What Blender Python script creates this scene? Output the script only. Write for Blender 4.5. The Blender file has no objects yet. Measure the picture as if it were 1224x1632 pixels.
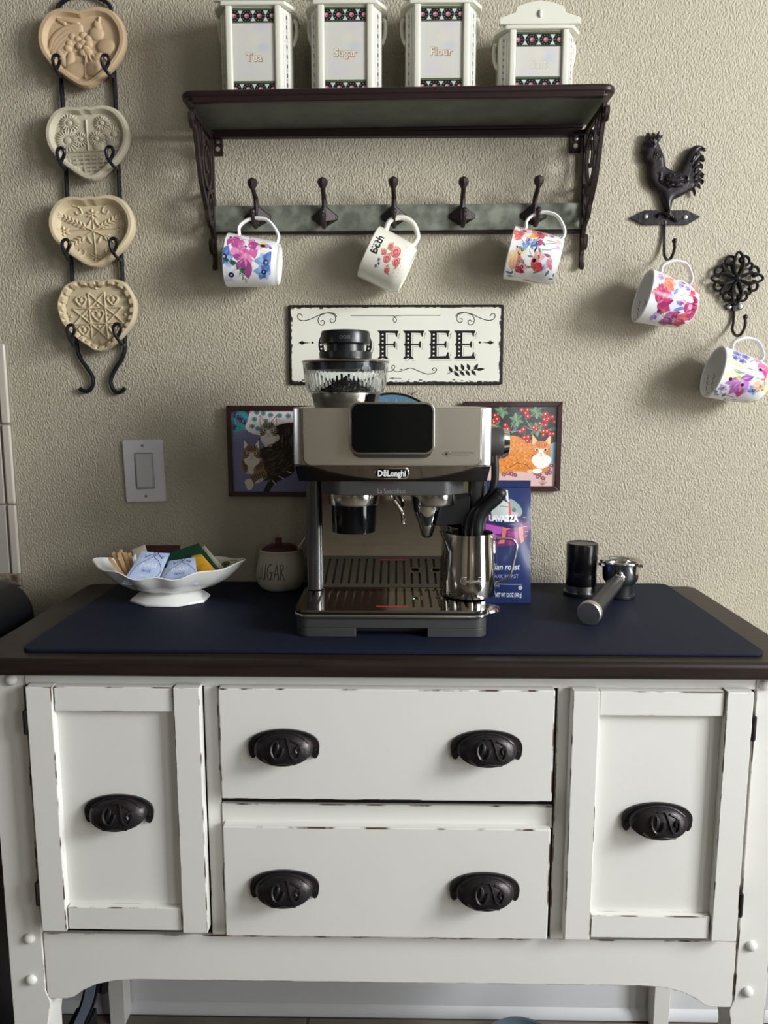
import bpy, bmesh, math, random
import numpy as np
from mathutils import Vector, Matrix
from mathutils import geometry as mgeo

random.seed(7)
SC = bpy.context.scene
COL = SC.collection
PI = math.pi

# ------------------------------------------------------------------ camera
CAM = Vector((0.0, -1.48, 1.296))
PITCH, YAW, FPX = math.radians(8.3), math.radians(1.0), 1226.0
cam_data = bpy.data.cameras.new('camera')
cam_data.sensor_fit = 'VERTICAL'
cam_data.sensor_height = 36.0
cam_data.lens = FPX * 36.0 / 1632.0
cam_data.clip_start = 0.02
cam = bpy.data.objects.new('camera', cam_data)
cam.location = CAM
cam.rotation_euler = (math.radians(90) - PITCH, 0, YAW)
COL.objects.link(cam)
SC.camera = cam

# ------------------------------------------------------------------ world, lamps, exposure
world = bpy.data.worlds.new('world')
SC.world = world
world.use_nodes = True
world.node_tree.nodes['Background'].inputs['Color'].default_value = (0.75, 0.85, 1.0, 1)
world.node_tree.nodes['Background'].inputs['Strength'].default_value = 0.6


def area_lamp(name, loc, aim, sx, sy, power, color):
    l = bpy.data.lights.new(name, 'AREA')
    l.shape = 'RECTANGLE'
    l.size, l.size_y, l.energy, l.color = sx, sy, power, color
    o = bpy.data.objects.new(name, l)
    o.location = loc
    o.rotation_euler = (Vector(aim) - Vector(loc)).to_track_quat('-Z', 'Y').to_euler()
    COL.objects.link(o)
    return o


# daylight through the glazed door of the right-hand wall, with fill added further along
# (the door shows bright sky in its upper half, the dimmer patio in its lower half)
area_lamp('door_sky_daylight', (2.38, -1.55, 2.06), (0.0, -1.55, 2.06), 1.12, 0.85, 200, (0.96, 0.98, 1.0))
area_lamp('door_patio_daylight', (2.38, -1.55, 0.85), (0.0, -1.55, 0.85), 1.28, 0.85, 42, (0.98, 0.98, 0.97))
area_lamp('added_side_fill_lamp', (2.38, -2.95, 1.85), (0.0, -2.95, 1.85), 1.30, 1.00, 58, (0.96, 0.98, 1.0))  # added lamp for fill and reflections, set in an unseen opening

area_lamp('far_window_daylight', (-4.28, -2.45, 1.60), (0.0, -2.45, 1.60), 1.10, 0.90, 9, (0.96, 0.98, 1.0))

area_lamp('added_front_lamp', (1.30, -6.06, 1.55), (1.30, 0.0, 1.55), 0.46, 1.50, 12, (0.96, 0.98, 1.0))  # added lamp, gives the steel something bright in front to reflect

vs = SC.view_settings
vs.view_transform = 'Standard'
vs.look = 'None'
vs.exposure = -0.47
vs.gamma = 1.0
vs.use_curve_mapping = False

# ------------------------------------------------------------------ measuring helpers
_fw = Vector((-math.sin(YAW) * math.cos(PITCH), math.cos(YAW) * math.cos(PITCH), -math.sin(PITCH)))
_rt = Vector((math.cos(YAW), math.sin(YAW), 0))
_up = _rt.cross(_fw)


def ray(x, y):
    return _fw + _rt * ((x - 612) / FPX) - _up * ((y - 816) / FPX)


def P(x, y, Y=0.0):
    """the point of the vertical plane y=Y measured at a photo pixel"""
    d = ray(x, y)
    return CAM + d * ((Y - CAM.y) / d.y)


def PX(x, y, Y=0.0):
    p = P(x, y, Y)
    return (p.x, p.z)


def PZ(x, y, Z):
    d = ray(x, y)
    return CAM + d * ((Z - CAM.z) / d.z)


# ------------------------------------------------------------------ mesh helpers
def wm(o):
    m = Matrix.Identity(4)
    while o is not None:
        m = o.matrix_basis @ m
        o = o.parent
    return m


class MB:
    """collects shapes that become ONE mesh object"""

    def __init__(self):
        self.v, self.f, self.uv, self.mi = [], [], {}, {}

    def add(self, verts, faces, uvs=None, mi=0):
        b = len(self.v)
        self.v += [Vector(p) for p in verts]
        for k, f in enumerate(faces):
            if uvs is not None:
                self.uv[len(self.f)] = uvs[k]
            if mi:
                self.mi[len(self.f)] = mi
            self.f.append([b + i for i in f])
        return self

    def box(self, x0, x1, y0, y1, z0, z1, mi=0):
        if x0 > x1: x0, x1 = x1, x0
        if y0 > y1: y0, y1 = y1, y0
        if z0 > z1: z0, z1 = z1, z0
        v = [(x, y, z) for z in (z0, z1) for y in (y0, y1) for x in (x0, x1)]
        return self.add(v, [(0, 2, 3, 1), (4, 5, 7, 6), (0, 1, 5, 4), (1, 3, 7, 5), (3, 2, 6, 7), (2, 0, 4, 6)], mi=mi)

    def tube(self, pts, r, n=8, closed=False, caps=True, mi=0):
        pts = [Vector(p) for p in pts]
        N = len(pts)
        rs = r if isinstance(r, (list, tuple)) else [r] * N
        T = []
        for i in range(N):
            a = pts[i - 1] if (i > 0 or closed) else pts[i]
            c = pts[(i + 1) % N] if (i < N - 1 or closed) else pts[i]
            t = (c - a)
            T.append(t.normalized() if t.length > 1e-9 else Vector((0, 0, 1)))
        ref = Vector((0, 0, 1)) if abs(T[0].z) < 0.9 else Vector((1, 0, 0))
        u = T[0].cross(ref).normalized()
        verts = []
        for i in range(N):
            u = (u - T[i] * u.dot(T[i]))
            u = u.normalized() if u.length > 1e-6 else T[i].orthogonal().normalized()
            w = T[i].cross(u)
            for k in range(n):
                a = 2 * PI * k / n
                verts.append(pts[i] + (u * math.cos(a) + w * math.sin(a)) * rs[i])
        faces = []
        for i in range(N if closed else N - 1):
            j = (i + 1) % N
            for k in range(n):
                l = (k + 1) % n
                faces.append((i * n + k, i * n + l, j * n + l, j * n + k))
        if caps and not closed:
            faces.append(tuple(range(n))[::-1])
            faces.append(tuple((N - 1) * n + k for k in range(n)))
        return self.add(verts, faces, mi=mi)

    def lathe(self, prof, n=32, M=None, caps=True, uv=False, closed=False, mi=0, sx=1, sy=1):
        """prof: list of (radius, height) about local Z"""
        verts, faces, uvs = [], [], []
        L = len(prof)
        for (r, z) in prof:
            for k in range(n):
                a = 2 * PI * k / n
                verts.append(Vector((r * math.cos(a) * sx, r * math.sin(a) * sy, z)))
        for i in range(L if closed else L - 1):
            j = (i + 1) % L
            for k in range(n):
                l = (k + 1) % n
                faces.append((i * n + k, i * n + l, j * n + l, j * n + k))
                uvs.append([(k / n, i / (L - 1)), ((k + 1) / n, i / (L - 1)), ((k + 1) / n, (i + 1) / (L - 1)), (k / n, (i + 1) / (L - 1))])
        if caps and not closed:
            if prof[0][0] > 1e-7:
                faces.append(tuple(range(n))[::-1]); uvs.append([(0, 0)] * n)
            if prof[-1][0] > 1e-7:
                faces.append(tuple((L - 1) * n + k for k in range(n))); uvs.append([(0, 0)] * n)
        if M is not None:
            verts = [M @ v for v in verts]
        return self.add(verts, faces, uvs if uv else None, mi)

    def sphere(self, c, r, n=16, m=10, sc=(1, 1, 1), mi=0):
        prof = [(r * math.sin(PI * i / m), -r * math.cos(PI * i / m)) for i in range(m + 1)]
        prof[0] = (1e-5, -r); prof[-1] = (1e-5, r)
        M = Matrix.Translation(c) @ Matrix.Diagonal((sc[0], sc[1], sc[2], 1))
        return self.lathe(prof, n, M, mi=mi)

    def prism(self, poly, a0, a1, axis='y', holes=(), mi=0):
        """2D polygon extruded; axis y: poly=(x,z); axis z: poly=(x,y); axis x: poly=(y,z)"""
        def to3(p, a):
            if axis == 'y': return (p[0], a, p[1])
            if axis == 'z': return (p[0], p[1], a)
            return (a, p[0], p[1])
        loops = [list(poly)] + [list(h) for h in holes]
        for a in (a0, a1):
            if holes:
                tris = mgeo.tessellate_polygon([[Vector((p[0], p[1], 0)) for p in l] for l in loops])
                flat = [p for l in loops for p in l]
                fs = [tuple(t) for t in tris]
                self.add([to3(p, a) for p in flat], fs if a == a1 else [f[::-1] for f in fs], mi=mi)
            else:
                n = len(poly)
                self.add([to3(p, a) for p in poly], [tuple(range(n))] if a == a1 else [tuple(range(n))[::-1]], mi=mi)
        for l in loops:
            n = len(l)
            self.add([to3(p, a0) for p in l] + [to3(p, a1) for p in l],
                     [(i, (i + 1) % n, n + (i + 1) % n, n + i) for i in range(n)], mi=mi)
        return self

    def grid(self, fn, nu, nv, uv=False, wrap=False, mi=0):
        verts = [fn(i / nu, j / nv) for j in range(nv + 1) for i in range(nu + 1)]
        faces, uvs = [], []
        for j in range(nv):
            for i in range(nu):
                a = j * (nu + 1) + i
                faces.append((a, a + 1, a + nu + 2, a + nu + 1))
                uvs.append([(i / nu, j / nv), ((i + 1) / nu, j / nv), ((i + 1) / nu, (j + 1) / nv), (i / nu, (j + 1) / nv)])
        return self.add(verts, faces, uvs if uv else None, mi)

    def xf(self, M):
        self.v = [M @ p for p in self.v]
        return self

    def build(self, name, mat, parent=None, local=False, angle=35, bevel=0.0, seg=2, weld=True, normals=True, worn=None):
        me = bpy.data.meshes.new(name)
        vs_ = self.v
        if parent is not None and not local:
            inv = wm(parent).inverted()
            vs_ = [inv @ p for p in vs_]
        me.from_pydata([tuple(p) for p in vs_], [], self.f)
        if self.uv:
            lay = me.uv_layers.new(name='UVMap')
            for p in me.polygons:
                u = self.uv.get(p.index)
                if u:
                    for k, li in enumerate(p.loop_indices):
                        lay.data[li].uv = u[k]
        for m in (mat if isinstance(mat, (list, tuple)) else [mat]):
            me.materials.append(m)
        if worn: me.materials.append(worn)
        for k, i in self.mi.items():
            me.polygons[k].material_index = i
        bm = bmesh.new()
        bm.from_mesh(me)
        if weld:
            bmesh.ops.remove_doubles(bm, verts=bm.verts, dist=1e-6)
        if normals:
            bmesh.ops.recalc_face_normals(bm, faces=bm.faces)
        bm.to_mesh(me)
        bm.free()
        if angle:
            for p in me.polygons:
                p.use_smooth = True
            me.set_sharp_from_angle(angle=math.radians(angle))
        o = bpy.data.objects.new(name, me)
        COL.objects.link(o)
        if parent is not None:
            o.parent = parent
        if bevel:
            b = o.modifiers.new('edge', 'BEVEL')
            b.width, b.segments, b.limit_method, b.angle_limit = bevel, seg, 'ANGLE', math.radians(40)
            b.harden_normals = True
            if worn: b.material = 1
        return o


def tag(o, label=None, cat=None, group=None, kind=None):
    if label: o['label'] = label
    if cat: o['category'] = cat
    if group: o['group'] = group
    if kind: o['kind'] = kind
    return o


def thing(name, label, cat, loc=(0, 0, 0), rot=None, group=None):
    o = bpy.data.objects.new(name, None)
    o.empty_display_size = 0.02
    o.location = loc
    if rot is not None:
        o.rotation_mode = 'QUATERNION'
        o.rotation_quaternion = rot.to_quaternion() if hasattr(rot, 'to_quaternion') else rot
    COL.objects.link(o)
    return tag(o, label, cat, group)


def copy_tree(o, parent=None):
    c = o.copy()
    COL.objects.link(c)
    c.parent = parent
    for ch in [x for x in bpy.data.objects if x.parent == o]:
        copy_tree(ch, c)
    return c


def part_copy(o, parent, loc):
    c = o.copy()
    COL.objects.link(c)
    c.parent = parent
    c.location = loc
    return c


def rrect(x0, x1, z0, z1, r, n=6):
    if not isinstance(r, (list, tuple)): r = [r] * 4
    pts = []
    for (cx, cz, rr, a0) in ((x1 - r[0], z1 - r[0], r[0], 0), (x0 + r[1], z1 - r[1], r[1], 90),
                             (x0 + r[2], z0 + r[2], r[2], 180), (x1 - r[3], z0 + r[3], r[3], 270)):
        if rr <= 0:
            pts.append((cx, cz)); continue
        for k in range(n + 1):
            a = math.radians(a0 + 90 * k / n)
            pts.append((cx + rr * math.cos(a), cz + rr * math.sin(a)))
    return pts


def smooth(pts, n=6, closed=False):
    """Catmull-Rom through the points"""
    P_ = [np.array(p, float) for p in pts]
    N = len(P_)
    out = []
    rng = range(N) if closed else range(N - 1)
    for i in rng:
        p1, p2 = P_[i], P_[(i + 1) % N]
        p0 = P_[i - 1] if (i > 0 or closed) else 2 * p1 - p2
        p3 = P_[(i + 2) % N] if (i + 2 < N or closed) else 2 * p2 - p1
        for k in range(n):
            t = k / n
            out.append(tuple(0.5 * ((2 * p1) + (p2 - p0) * t + (2 * p0 - 5 * p1 + 4 * p2 - p3) * t * t + (3 * p1 - p0 - 3 * p2 + p3) * t ** 3)))
    if not closed:
        out.append(tuple(P_[-1]))
    return out


def axes(zdir, xdir):
    z = Vector(zdir).normalized()
    x = Vector(xdir)
    x = (x - z * x.dot(z)).normalized()
    y = z.cross(x)
    return Matrix((x, y, z)).transposed().to_4x4()


# ------------------------------------------------------------------ materials
def lin(c):
    c = np.asarray(c, float) / 255.0
    return tuple(np.where(c <= 0.04045, c / 12.92, ((c + 0.055) / 1.055) ** 2.4))


_mats = {}


def mat(name, rgb, rough=0.5, metal=0.0, noise=None, bump=None, coat=0.0, spec=0.5, trans=0.0, ior=1.45, wear=None, aniso=None):
    """noise=(rgb2, scale, (lo, hi)[, stretch]); bump=(scale, distance[, stretch])"""
    if name in _mats: return _mats[name]
    m = bpy.data.materials.new(name)
    _mats[name] = m
    m.use_nodes = True
    nt = m.node_tree
    b = nt.nodes['Principled BSDF']
    b.inputs['Base Color'].default_value = (*lin(rgb), 1)
    b.inputs['Roughness'].default_value = rough
    b.inputs['Metallic'].default_value = metal
    b.inputs['Specular IOR Level'].default_value = spec
    b.inputs['Coat Weight'].default_value = coat
    b.inputs['Coat Roughness'].default_value = 0.08
    b.inputs['Transmission Weight'].default_value = trans
    b.inputs['IOR'].default_value = ior
    tc = None

    def coords(stretch):
        nonlocal tc
        if tc is None: tc = nt.nodes.new('ShaderNodeTexCoord')
        if not stretch: return tc.outputs['Object']
        mp = nt.nodes.new('ShaderNodeMapping')
        mp.inputs['Scale'].default_value = stretch
        nt.links.new(tc.outputs['Object'], mp.inputs['Vector'])
        return mp.outputs['Vector']

    out = None
    if noise:
        nz = nt.nodes.new('ShaderNodeTexNoise')
        nz.inputs['Scale'].default_value = noise[1]
        nz.inputs['Detail'].default_value = 5
        nt.links.new(coords(noise[3] if len(noise) > 3 else None), nz.inputs['Vector'])
        rp = nt.nodes.new('ShaderNodeValToRGB')
        rp.color_ramp.elements[0].position, rp.color_ramp.elements[1].position = noise[2]
        rp.color_ramp.elements[0].color = (*lin(rgb), 1)
        rp.color_ramp.elements[1].color = (*lin(noise[0]), 1)
        nt.links.new(nz.outputs['Fac'], rp.inputs['Fac'])
        out = rp.outputs['Color']
    if wear:
        # paint rubbed off sharp edges: wear=(rgb, radius, threshold)
        bv = nt.nodes.new('ShaderNodeBevel'); bv.samples = 6
        bv.inputs['Radius'].default_value = wear[1]
        ge = nt.nodes.new('ShaderNodeNewGeometry')
        dt = nt.nodes.new('ShaderNodeVectorMath'); dt.operation = 'DOT_PRODUCT'
        nt.links.new(bv.outputs['Normal'], dt.inputs[0]); nt.links.new(ge.outputs['True Normal'], dt.inputs[1])
        nz2 = nt.nodes.new('ShaderNodeTexNoise'); nz2.inputs['Scale'].default_value = 28; nz2.inputs['Detail'].default_value = 6
        nt.links.new(coords(None), nz2.inputs['Vector'])
        ma = nt.nodes.new('ShaderNodeMath'); ma.operation = 'MULTIPLY_ADD'
        nt.links.new(dt.outputs['Value'], ma.inputs[0]); ma.inputs[1].default_value = -1; ma.inputs[2].default_value = 1
        mu = nt.nodes.new('ShaderNodeMath'); mu.operation = 'MULTIPLY'
        nt.links.new(ma.outputs[0], mu.inputs[0]); nt.links.new(nz2.outputs['Fac'], mu.inputs[1])
        rp2 = nt.nodes.new('ShaderNodeValToRGB')
        rp2.color_ramp.elements[0].position, rp2.color_ramp.elements[1].position = wear[2], wear[2] + 0.03
        nt.links.new(mu.outputs[0], rp2.inputs['Fac'])
        mx = nt.nodes.new('ShaderNodeMix'); mx.data_type = 'RGBA'
        nt.links.new(rp2.outputs['Color'], mx.inputs['Factor'])
        if out is not None: nt.links.new(out, mx.inputs[6])
        else: mx.inputs[6].default_value = (*lin(rgb), 1)
        mx.inputs[7].default_value = (*lin(wear[0]), 1)
        out = mx.outputs[2]
    if out is not None:
        nt.links.new(out, b.inputs['Base Color'])
    if bump:
        nb = nt.nodes.new('ShaderNodeTexNoise')
        nb.inputs['Scale'].default_value = bump[0]
        nb.inputs['Detail'].default_value = 3
        nt.links.new(coords(bump[2] if len(bump) > 2 else None), nb.inputs['Vector'])
        bp = nt.nodes.new('ShaderNodeBump')
        bp.inputs['Distance'].default_value = bump[1]
        bp.inputs['Strength'].default_value = 1.0
        nt.links.new(nb.outputs['Fac'], bp.inputs['Height'])
        nt.links.new(bp.outputs['Normal'], b.inputs['Normal'])
    return m


# ------------------------------------------------------------------ flat print: a small painter for lettering, pictures and decals
def _segd(X, Y, pts, wid=None):
    d = np.full(X.shape, 1e9)
    n = len(pts) - 1
    for i in range(n):
        (x0, y0), (x1, y1) = pts[i][:2], pts[i + 1][:2]
        dx, dy = x1 - x0, y1 - y0
        l2 = dx * dx + dy * dy + 1e-12
        t = np.clip(((X - x0) * dx + (Y - y0) * dy) / l2, 0, 1)
        e = np.hypot(X - x0 - t * dx, Y - y0 - t * dy)
        if wid is not None:
            e = e - (wid[i] + (wid[i + 1] - wid[i]) * t) / 2
        d = np.minimum(d, e)
    return d


class Canvas:
    """y runs downwards, colours are 0..255 sRGB"""

    def __init__(self, w, h, bg=(255, 255, 255), ss=1.0):
        self.w, self.h, self.s = int(w * ss), int(h * ss), ss
        self.a = np.empty((self.h, self.w, 3)); self.a[:] = bg
        self.rng = np.random.RandomState(3)

    def _box(self, pts, pad):
        x0 = max(0, int(min(p[0] for p in pts) - pad)); x1 = min(self.w, int(max(p[0] for p in pts) + pad) + 2)
        y0 = max(0, int(min(p[1] for p in pts) - pad)); y1 = min(self.h, int(max(p[1] for p in pts) + pad) + 2)
        if x1 <= x0 or y1 <= y0: return None
        Y, X = np.mgrid[y0:y1, x0:x1]
        return x0, x1, y0, y1, X + 0.5, Y + 0.5

    def _mix(self, bx, al, col, alpha):
        x0, x1, y0, y1 = bx[:4]
        al = (al * alpha)[..., None]
        self.a[y0:y1, x0:x1] = self.a[y0:y1, x0:x1] * (1 - al) + np.asarray(col, float) * al

    def fill(self, loops, col, alpha=1.0, soft=1.0):
        if not isinstance(loops[0][0], (tuple, list, np.ndarray)): loops = [loops]
        loops = [[(p[0] * self.s, p[1] * self.s) for p in l] for l in loops]
        bx = self._box([p for l in loops for p in l], soft + 1)
        if bx is None: return
        X, Y = bx[4], bx[5]
        ins = np.zeros(X.shape, bool); d = np.full(X.shape, 1e9)
        for l in loops:
            c = list(l) + [l[0]]
            for (xa, ya), (xb, yb) in zip(c[:-1], c[1:]):
                if ya != yb:
                    cr = ((ya > Y) != (yb > Y)) & (X < (xb - xa) * (Y - ya) / (yb - ya) + xa)
                    ins ^= cr
            d = np.minimum(d, _segd(X, Y, c))
        sd = np.where(ins, d, -d)
        self._mix(bx, np.clip(sd / soft + 0.5, 0, 1), col, alpha)

    def stroke(self, pts, w, col, alpha=1.0, soft=1.0):
        pts = [(p[0] * self.s, p[1] * self.s) for p in pts]
        wl = [x * self.s for x in w] if isinstance(w, (list, tuple)) else [w * self.s] * len(pts)
        bx = self._box(pts, max(wl) / 2 + soft + 1)
        if bx is None: return
        d = _segd(bx[4], bx[5], pts, wl)
        self._mix(bx, np.clip(0.5 - d / soft, 0, 1), col, alpha)

    def ell(self, cx, cy, rx, ry, col, alpha=1.0, ang=0.0, soft=1.0):
        a = math.radians(ang)
        pts = []
        for k in range(28):
            t = 2 * PI * k / 28
            x, y = rx * math.cos(t), ry * math.sin(t)
            pts.append((cx + x * math.cos(a) - y * math.sin(a), cy + x * math.sin(a) + y * math.cos(a)))
        self.fill([pts], col, alpha, soft)

    def petal(self, cx, cy, ang, L, W, col, alpha=1.0, soft=1.5):
        a = math.radians(ang)
        pts = []
        for k in range(13):
            t = k / 12
            pts.append((L * t, W * 0.5 * math.sin(PI * t ** 0.75)))
        pts = pts + [(x, -y) for x, y in pts[::-1]]
        self.fill([[(cx + x * math.cos(a) - y * math.sin(a), cy + x * math.sin(a) + y * math.cos(a)) for x, y in pts]], col, alpha, soft)

    def text(self, s, x, y, size, col, alpha=1.0, ang=0.0, align='l', sx=1.0, shear=0.0, bold=0.0):
        loops, wdt = text_loops(s, shear, bold)
        off = {'l': 0, 'c': -wdt / 2, 'r': -wdt}[align]
        a = math.radians(ang)
        L = []
        for l in loops:
            q = []
            for (px, py) in l:
                u, v = (px + off) * size * sx, -py * size
                q.append((x + u * math.cos(a) - v * math.sin(a), y + u * math.sin(a) + v * math.cos(a)))
            L.append(q)
        for l in group_loops(L):
            self.fill(l, col, alpha)

    def speckle(self, amt, cells=1):
        h, w = self.h // cells + 1, self.w // cells + 1
        n = self.rng.rand(h, w) - 0.5
        n = np.repeat(np.repeat(n, cells, 0), cells, 1)[:self.h, :self.w]
        self.a = np.clip(self.a + n[..., None] * amt, 0, 255)

    def image(self, name):
        im = bpy.data.images.new(name, self.w, self.h, alpha=False)
        px = np.ones((self.h, self.w, 4), np.float32)
        px[..., :3] = np.clip(self.a[::-1], 0, 255) / 255.0
        im.pixels.foreach_set(px.ravel())
        im.update()
        im.pack()
        return im


def group_loops(loops):
    """put each hole with its outline so that neighbours can be filled one by one"""
    def inside(p, l):
        r = False
        for (xa, ya), (xb, yb) in zip(l, l[1:] + l[:1]):
            if (ya > p[1]) != (yb > p[1]) and p[0] < (xb - xa) * (p[1] - ya) / (yb - ya) + xa: r = not r
        return r
    outs, holes = [], []
    for i, l in enumerate(loops):
        n = sum(inside(l[0], m) for j, m in enumerate(loops) if j != i)
        (holes if n % 2 else outs).append(l)
    res = [[o] for o in outs]
    for h in holes:
        for g in res:
            if inside(h[0], g[0]): g.append(h); break
    return res


_txt = {}


def text_mesh2d(s, shear=0.0, bold=0.0, res=3):
    key = (s, shear, bold, res)
    if key in _txt: return _txt[key]
    c = bpy.data.curves.new('t', 'FONT')
    c.body, c.size, c.shear, c.offset, c.resolution_u = s, 1.0, shear, bold, res
    o = bpy.data.objects.new('t', c)
    COL.objects.link(o)
    dg = bpy.context.evaluated_depsgraph_get()
    me = bpy.data.meshes.new_from_object(o.evaluated_get(dg))
    v = [(p.co.x, p.co.y) for p in me.vertices]
    f = [tuple(p.vertices) for p in me.polygons]
    bpy.data.objects.remove(o); bpy.data.curves.remove(c); bpy.data.meshes.remove(me)
    x0, x1 = min(p[0] for p in v), max(p[0] for p in v)
    v = [(x - x0, y) for x, y in v]
    _txt[key] = (v, f, x1 - x0)
    return _txt[key]


def text_loops(s, shear=0.0, bold=0.0):
    v, f, w = text_mesh2d(s, shear, bold)
    key = {}
    ids = [key.setdefault((round(x, 5), round(y, 5)), len(key)) for x, y in v]
    pos = {}
    for i, k in enumerate(ids): pos[k] = v[i]
    cnt = {}
    for q in f:
        for a, b in zip(q, q[1:] + q[:1]):
            a, b = ids[a], ids[b]
            if a != b: cnt[(a, b)] = cnt.get((a, b), 0) + 1
    nxt = {}
    for (a, b), n in cnt.items():
        if (b, a) not in cnt: nxt.setdefault(a, []).append(b)
    loops = []
    while nxt:
        a = next(iter(nxt)); l = [a]
        while True:
            b = nxt[l[-1]].pop()
            if not nxt[l[-1]]: del nxt[l[-1]]
            if b == a or b not in nxt: break
            l.append(b)
        if len(l) > 2: loops.append([pos[k] for k in l])
    return loops, w


def lettering(name, s, mapper, size, m, parent, align='c', shear=0.0, bold=0.0, sx=1.0, base=0.0, local=False):
    """flat letters laid on a surface: mapper(u, v) -> point"""
    v, f, w = text_mesh2d(s, shear, bold)
    off = {'l': 0, 'c': -w / 2, 'r': -w}[align]
    b = MB()
    b.add([mapper((x + off) * size * sx, (y + base) * size) for x, y in v], f)
    return b.build(name, m, parent, local=local, angle=0, normals=False)


def print_mat(name, canvas, rough=0.35, coat=0.0, bump=None, metal=0.0):
    m = mat(name, (255, 255, 255), rough, metal, coat=coat, bump=bump)
    nt = m.node_tree
    t = nt.nodes.new('ShaderNodeTexImage')
    t.image = canvas.image(name)
    t.interpolation = 'Linear'
    nt.links.new(t.outputs['Color'], nt.nodes['Principled BSDF'].inputs['Base Color'])
    return m

# ------------------------------------------------------------------ shared materials
BLACK_IRON = mat('black_iron', (38, 35, 38), 0.36, 0.45, noise=((58, 50, 51), 40, (0.45, 0.75)), bump=(160, 0.0006))
BROWN_IRON = mat('brown_iron', (43, 34, 34), 0.5, 0.3, noise=((60, 47, 46), 60, (0.4, 0.7)), bump=(180, 0.0006))
WIRE_BLACK = mat('wire_black', (24, 26, 33), 0.38, 0.2)
STEEL = mat('steel', (205, 203, 198), 0.16, 1.0)
CHROME = mat('chrome', (225, 223, 218), 0.05, 1.0)
BRUSHED = mat('brushed_steel', (196, 192, 182), 0.30, 1.0)
WHITE_PLASTIC = mat('white_plastic', (214, 214, 214), 0.35)
MATTE_BLACK = mat('matte_black', (17, 18, 21), 0.42)
GLOSS_BLACK = mat('gloss_black', (6, 8, 9), 0.08)
DARK_VOID = mat('dark_void', (10, 9, 9), 0.9)
CERAMIC = mat('white_ceramic', (236, 236, 232), 0.14, coat=0.4)
SCREW = mat('screw_steel', (170, 168, 164), 0.3, 0.9)


def struct(o):
    return tag(o, kind='structure')


# wall paint over a knock-down plaster texture (fine relief)
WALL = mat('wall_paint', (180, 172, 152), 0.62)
def _wall_nodes():
    nt = WALL.node_tree
    b = nt.nodes['Principled BSDF']
    tc = nt.nodes.new('ShaderNodeTexCoord')
    n1 = nt.nodes.new('ShaderNodeTexNoise'); n1.inputs['Scale'].default_value = 250; n1.inputs['Detail'].default_value = 2.0; n1.inputs['Distortion'].default_value = 0.15
    mp = nt.nodes.new('ShaderNodeMapping'); mp.inputs['Rotation'].default_value = (0, math.radians(24), 0); mp.inputs['Scale'].default_value = (1.2, 1, 0.8)
    nt.links.new(tc.outputs['Object'], mp.inputs['Vector']); nt.links.new(mp.outputs['Vector'], n1.inputs['Vector'])
    r = nt.nodes.new('ShaderNodeValToRGB'); r.color_ramp.elements[0].position = 0.36; r.color_ramp.elements[1].position = 0.80
    nt.links.new(n1.outputs['Fac'], r.inputs['Fac'])
    bp = nt.nodes.new('ShaderNodeBump'); bp.inputs['Distance'].default_value = 0.0022; bp.inputs['Strength'].default_value = 0.8
    nt.links.new(r.outputs['Color'], bp.inputs['Height']); nt.links.new(bp.outputs['Normal'], b.inputs['Normal'])
_wall_nodes()

XL, XR, YF_, ZC = -4.2, 2.3, -6.0, 2.75
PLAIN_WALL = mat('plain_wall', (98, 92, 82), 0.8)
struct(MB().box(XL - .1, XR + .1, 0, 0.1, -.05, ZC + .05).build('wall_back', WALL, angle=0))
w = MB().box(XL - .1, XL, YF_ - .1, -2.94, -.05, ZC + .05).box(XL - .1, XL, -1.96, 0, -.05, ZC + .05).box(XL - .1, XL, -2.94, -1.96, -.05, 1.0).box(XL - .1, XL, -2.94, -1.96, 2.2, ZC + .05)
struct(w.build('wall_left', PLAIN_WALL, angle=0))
w = MB()
for a in (-2.94, -2.00): w.box(XL - .05, XL + .01, a, a + .04, 1.0, 2.2)
for a in (1.0, 2.16): w.box(XL - .05, XL + .01, -2.94, -1.96, a, a + .04)
struct(w.build('window_2', WHITE_PLASTIC, angle=0))
ceiling = struct(MB().box(XL - .1, XR + .1, YF_ - .1, 0.1, ZC, ZC + .1).build('ceiling', mat('ceiling_paint', (140, 138, 132), 0.9), angle=0))
# right wall with an opening added for fill light and a glazed patio door
w = MB()
OP = [(-3.50, -2.40, 1.10, 2.60), (-2.04, -1.06, 0.02, 2.68)]
w.box(XR, XR + .1, YF_ - .1, OP[0][0], -.05, ZC + .05).box(XR, XR + .1, OP[0][1], OP[1][0], -.05, ZC + .05).box(XR, XR + .1, OP[1][1], 0, -.05, ZC + .05)
for (a, b_, c, d) in OP:
    w.box(XR, XR + .1, a, b_, -.05, c).box(XR, XR + .1, a, b_, d, ZC + .05)
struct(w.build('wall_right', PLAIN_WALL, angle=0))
for nm, (a0, b0, c0, d0) in zip(('added_window_1', 'door_1'), OP):  # the window frame surrounds the added fill lamp
    w = MB()
    for a in (a0, b0 - .04): w.box(XR - .01, XR + .05, a, a + .04, c0, d0)
    for a in (c0, d0 - .04): w.box(XR - .01, XR + .05, a0, b0, a, a + .04)
    struct(w.build(nm, WHITE_PLASTIC, angle=0))
w = MB().box(XL - .1, 1.05, YF_ - .1, YF_, -.05, ZC + .05).box(1.55, XR + .1, YF_ - .1, YF_, -.05, ZC + .05).box(1.05, 1.55, YF_ - .1, YF_, -.05, .78).box(1.05, 1.55, YF_ - .1, YF_, 2.32, ZC + .05)
struct(w.build('wall_front', mat('far_wall', (196, 186, 162), 0.8), angle=0))
w = MB()
for a in (1.05, 1.52): w.box(a, a + .03, YF_ - .05, YF_ + .01, .78, 2.32)
for a in (.78, 2.29): w.box(1.05, 1.55, YF_ - .05, YF_ + .01, a, a + .03)
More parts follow.
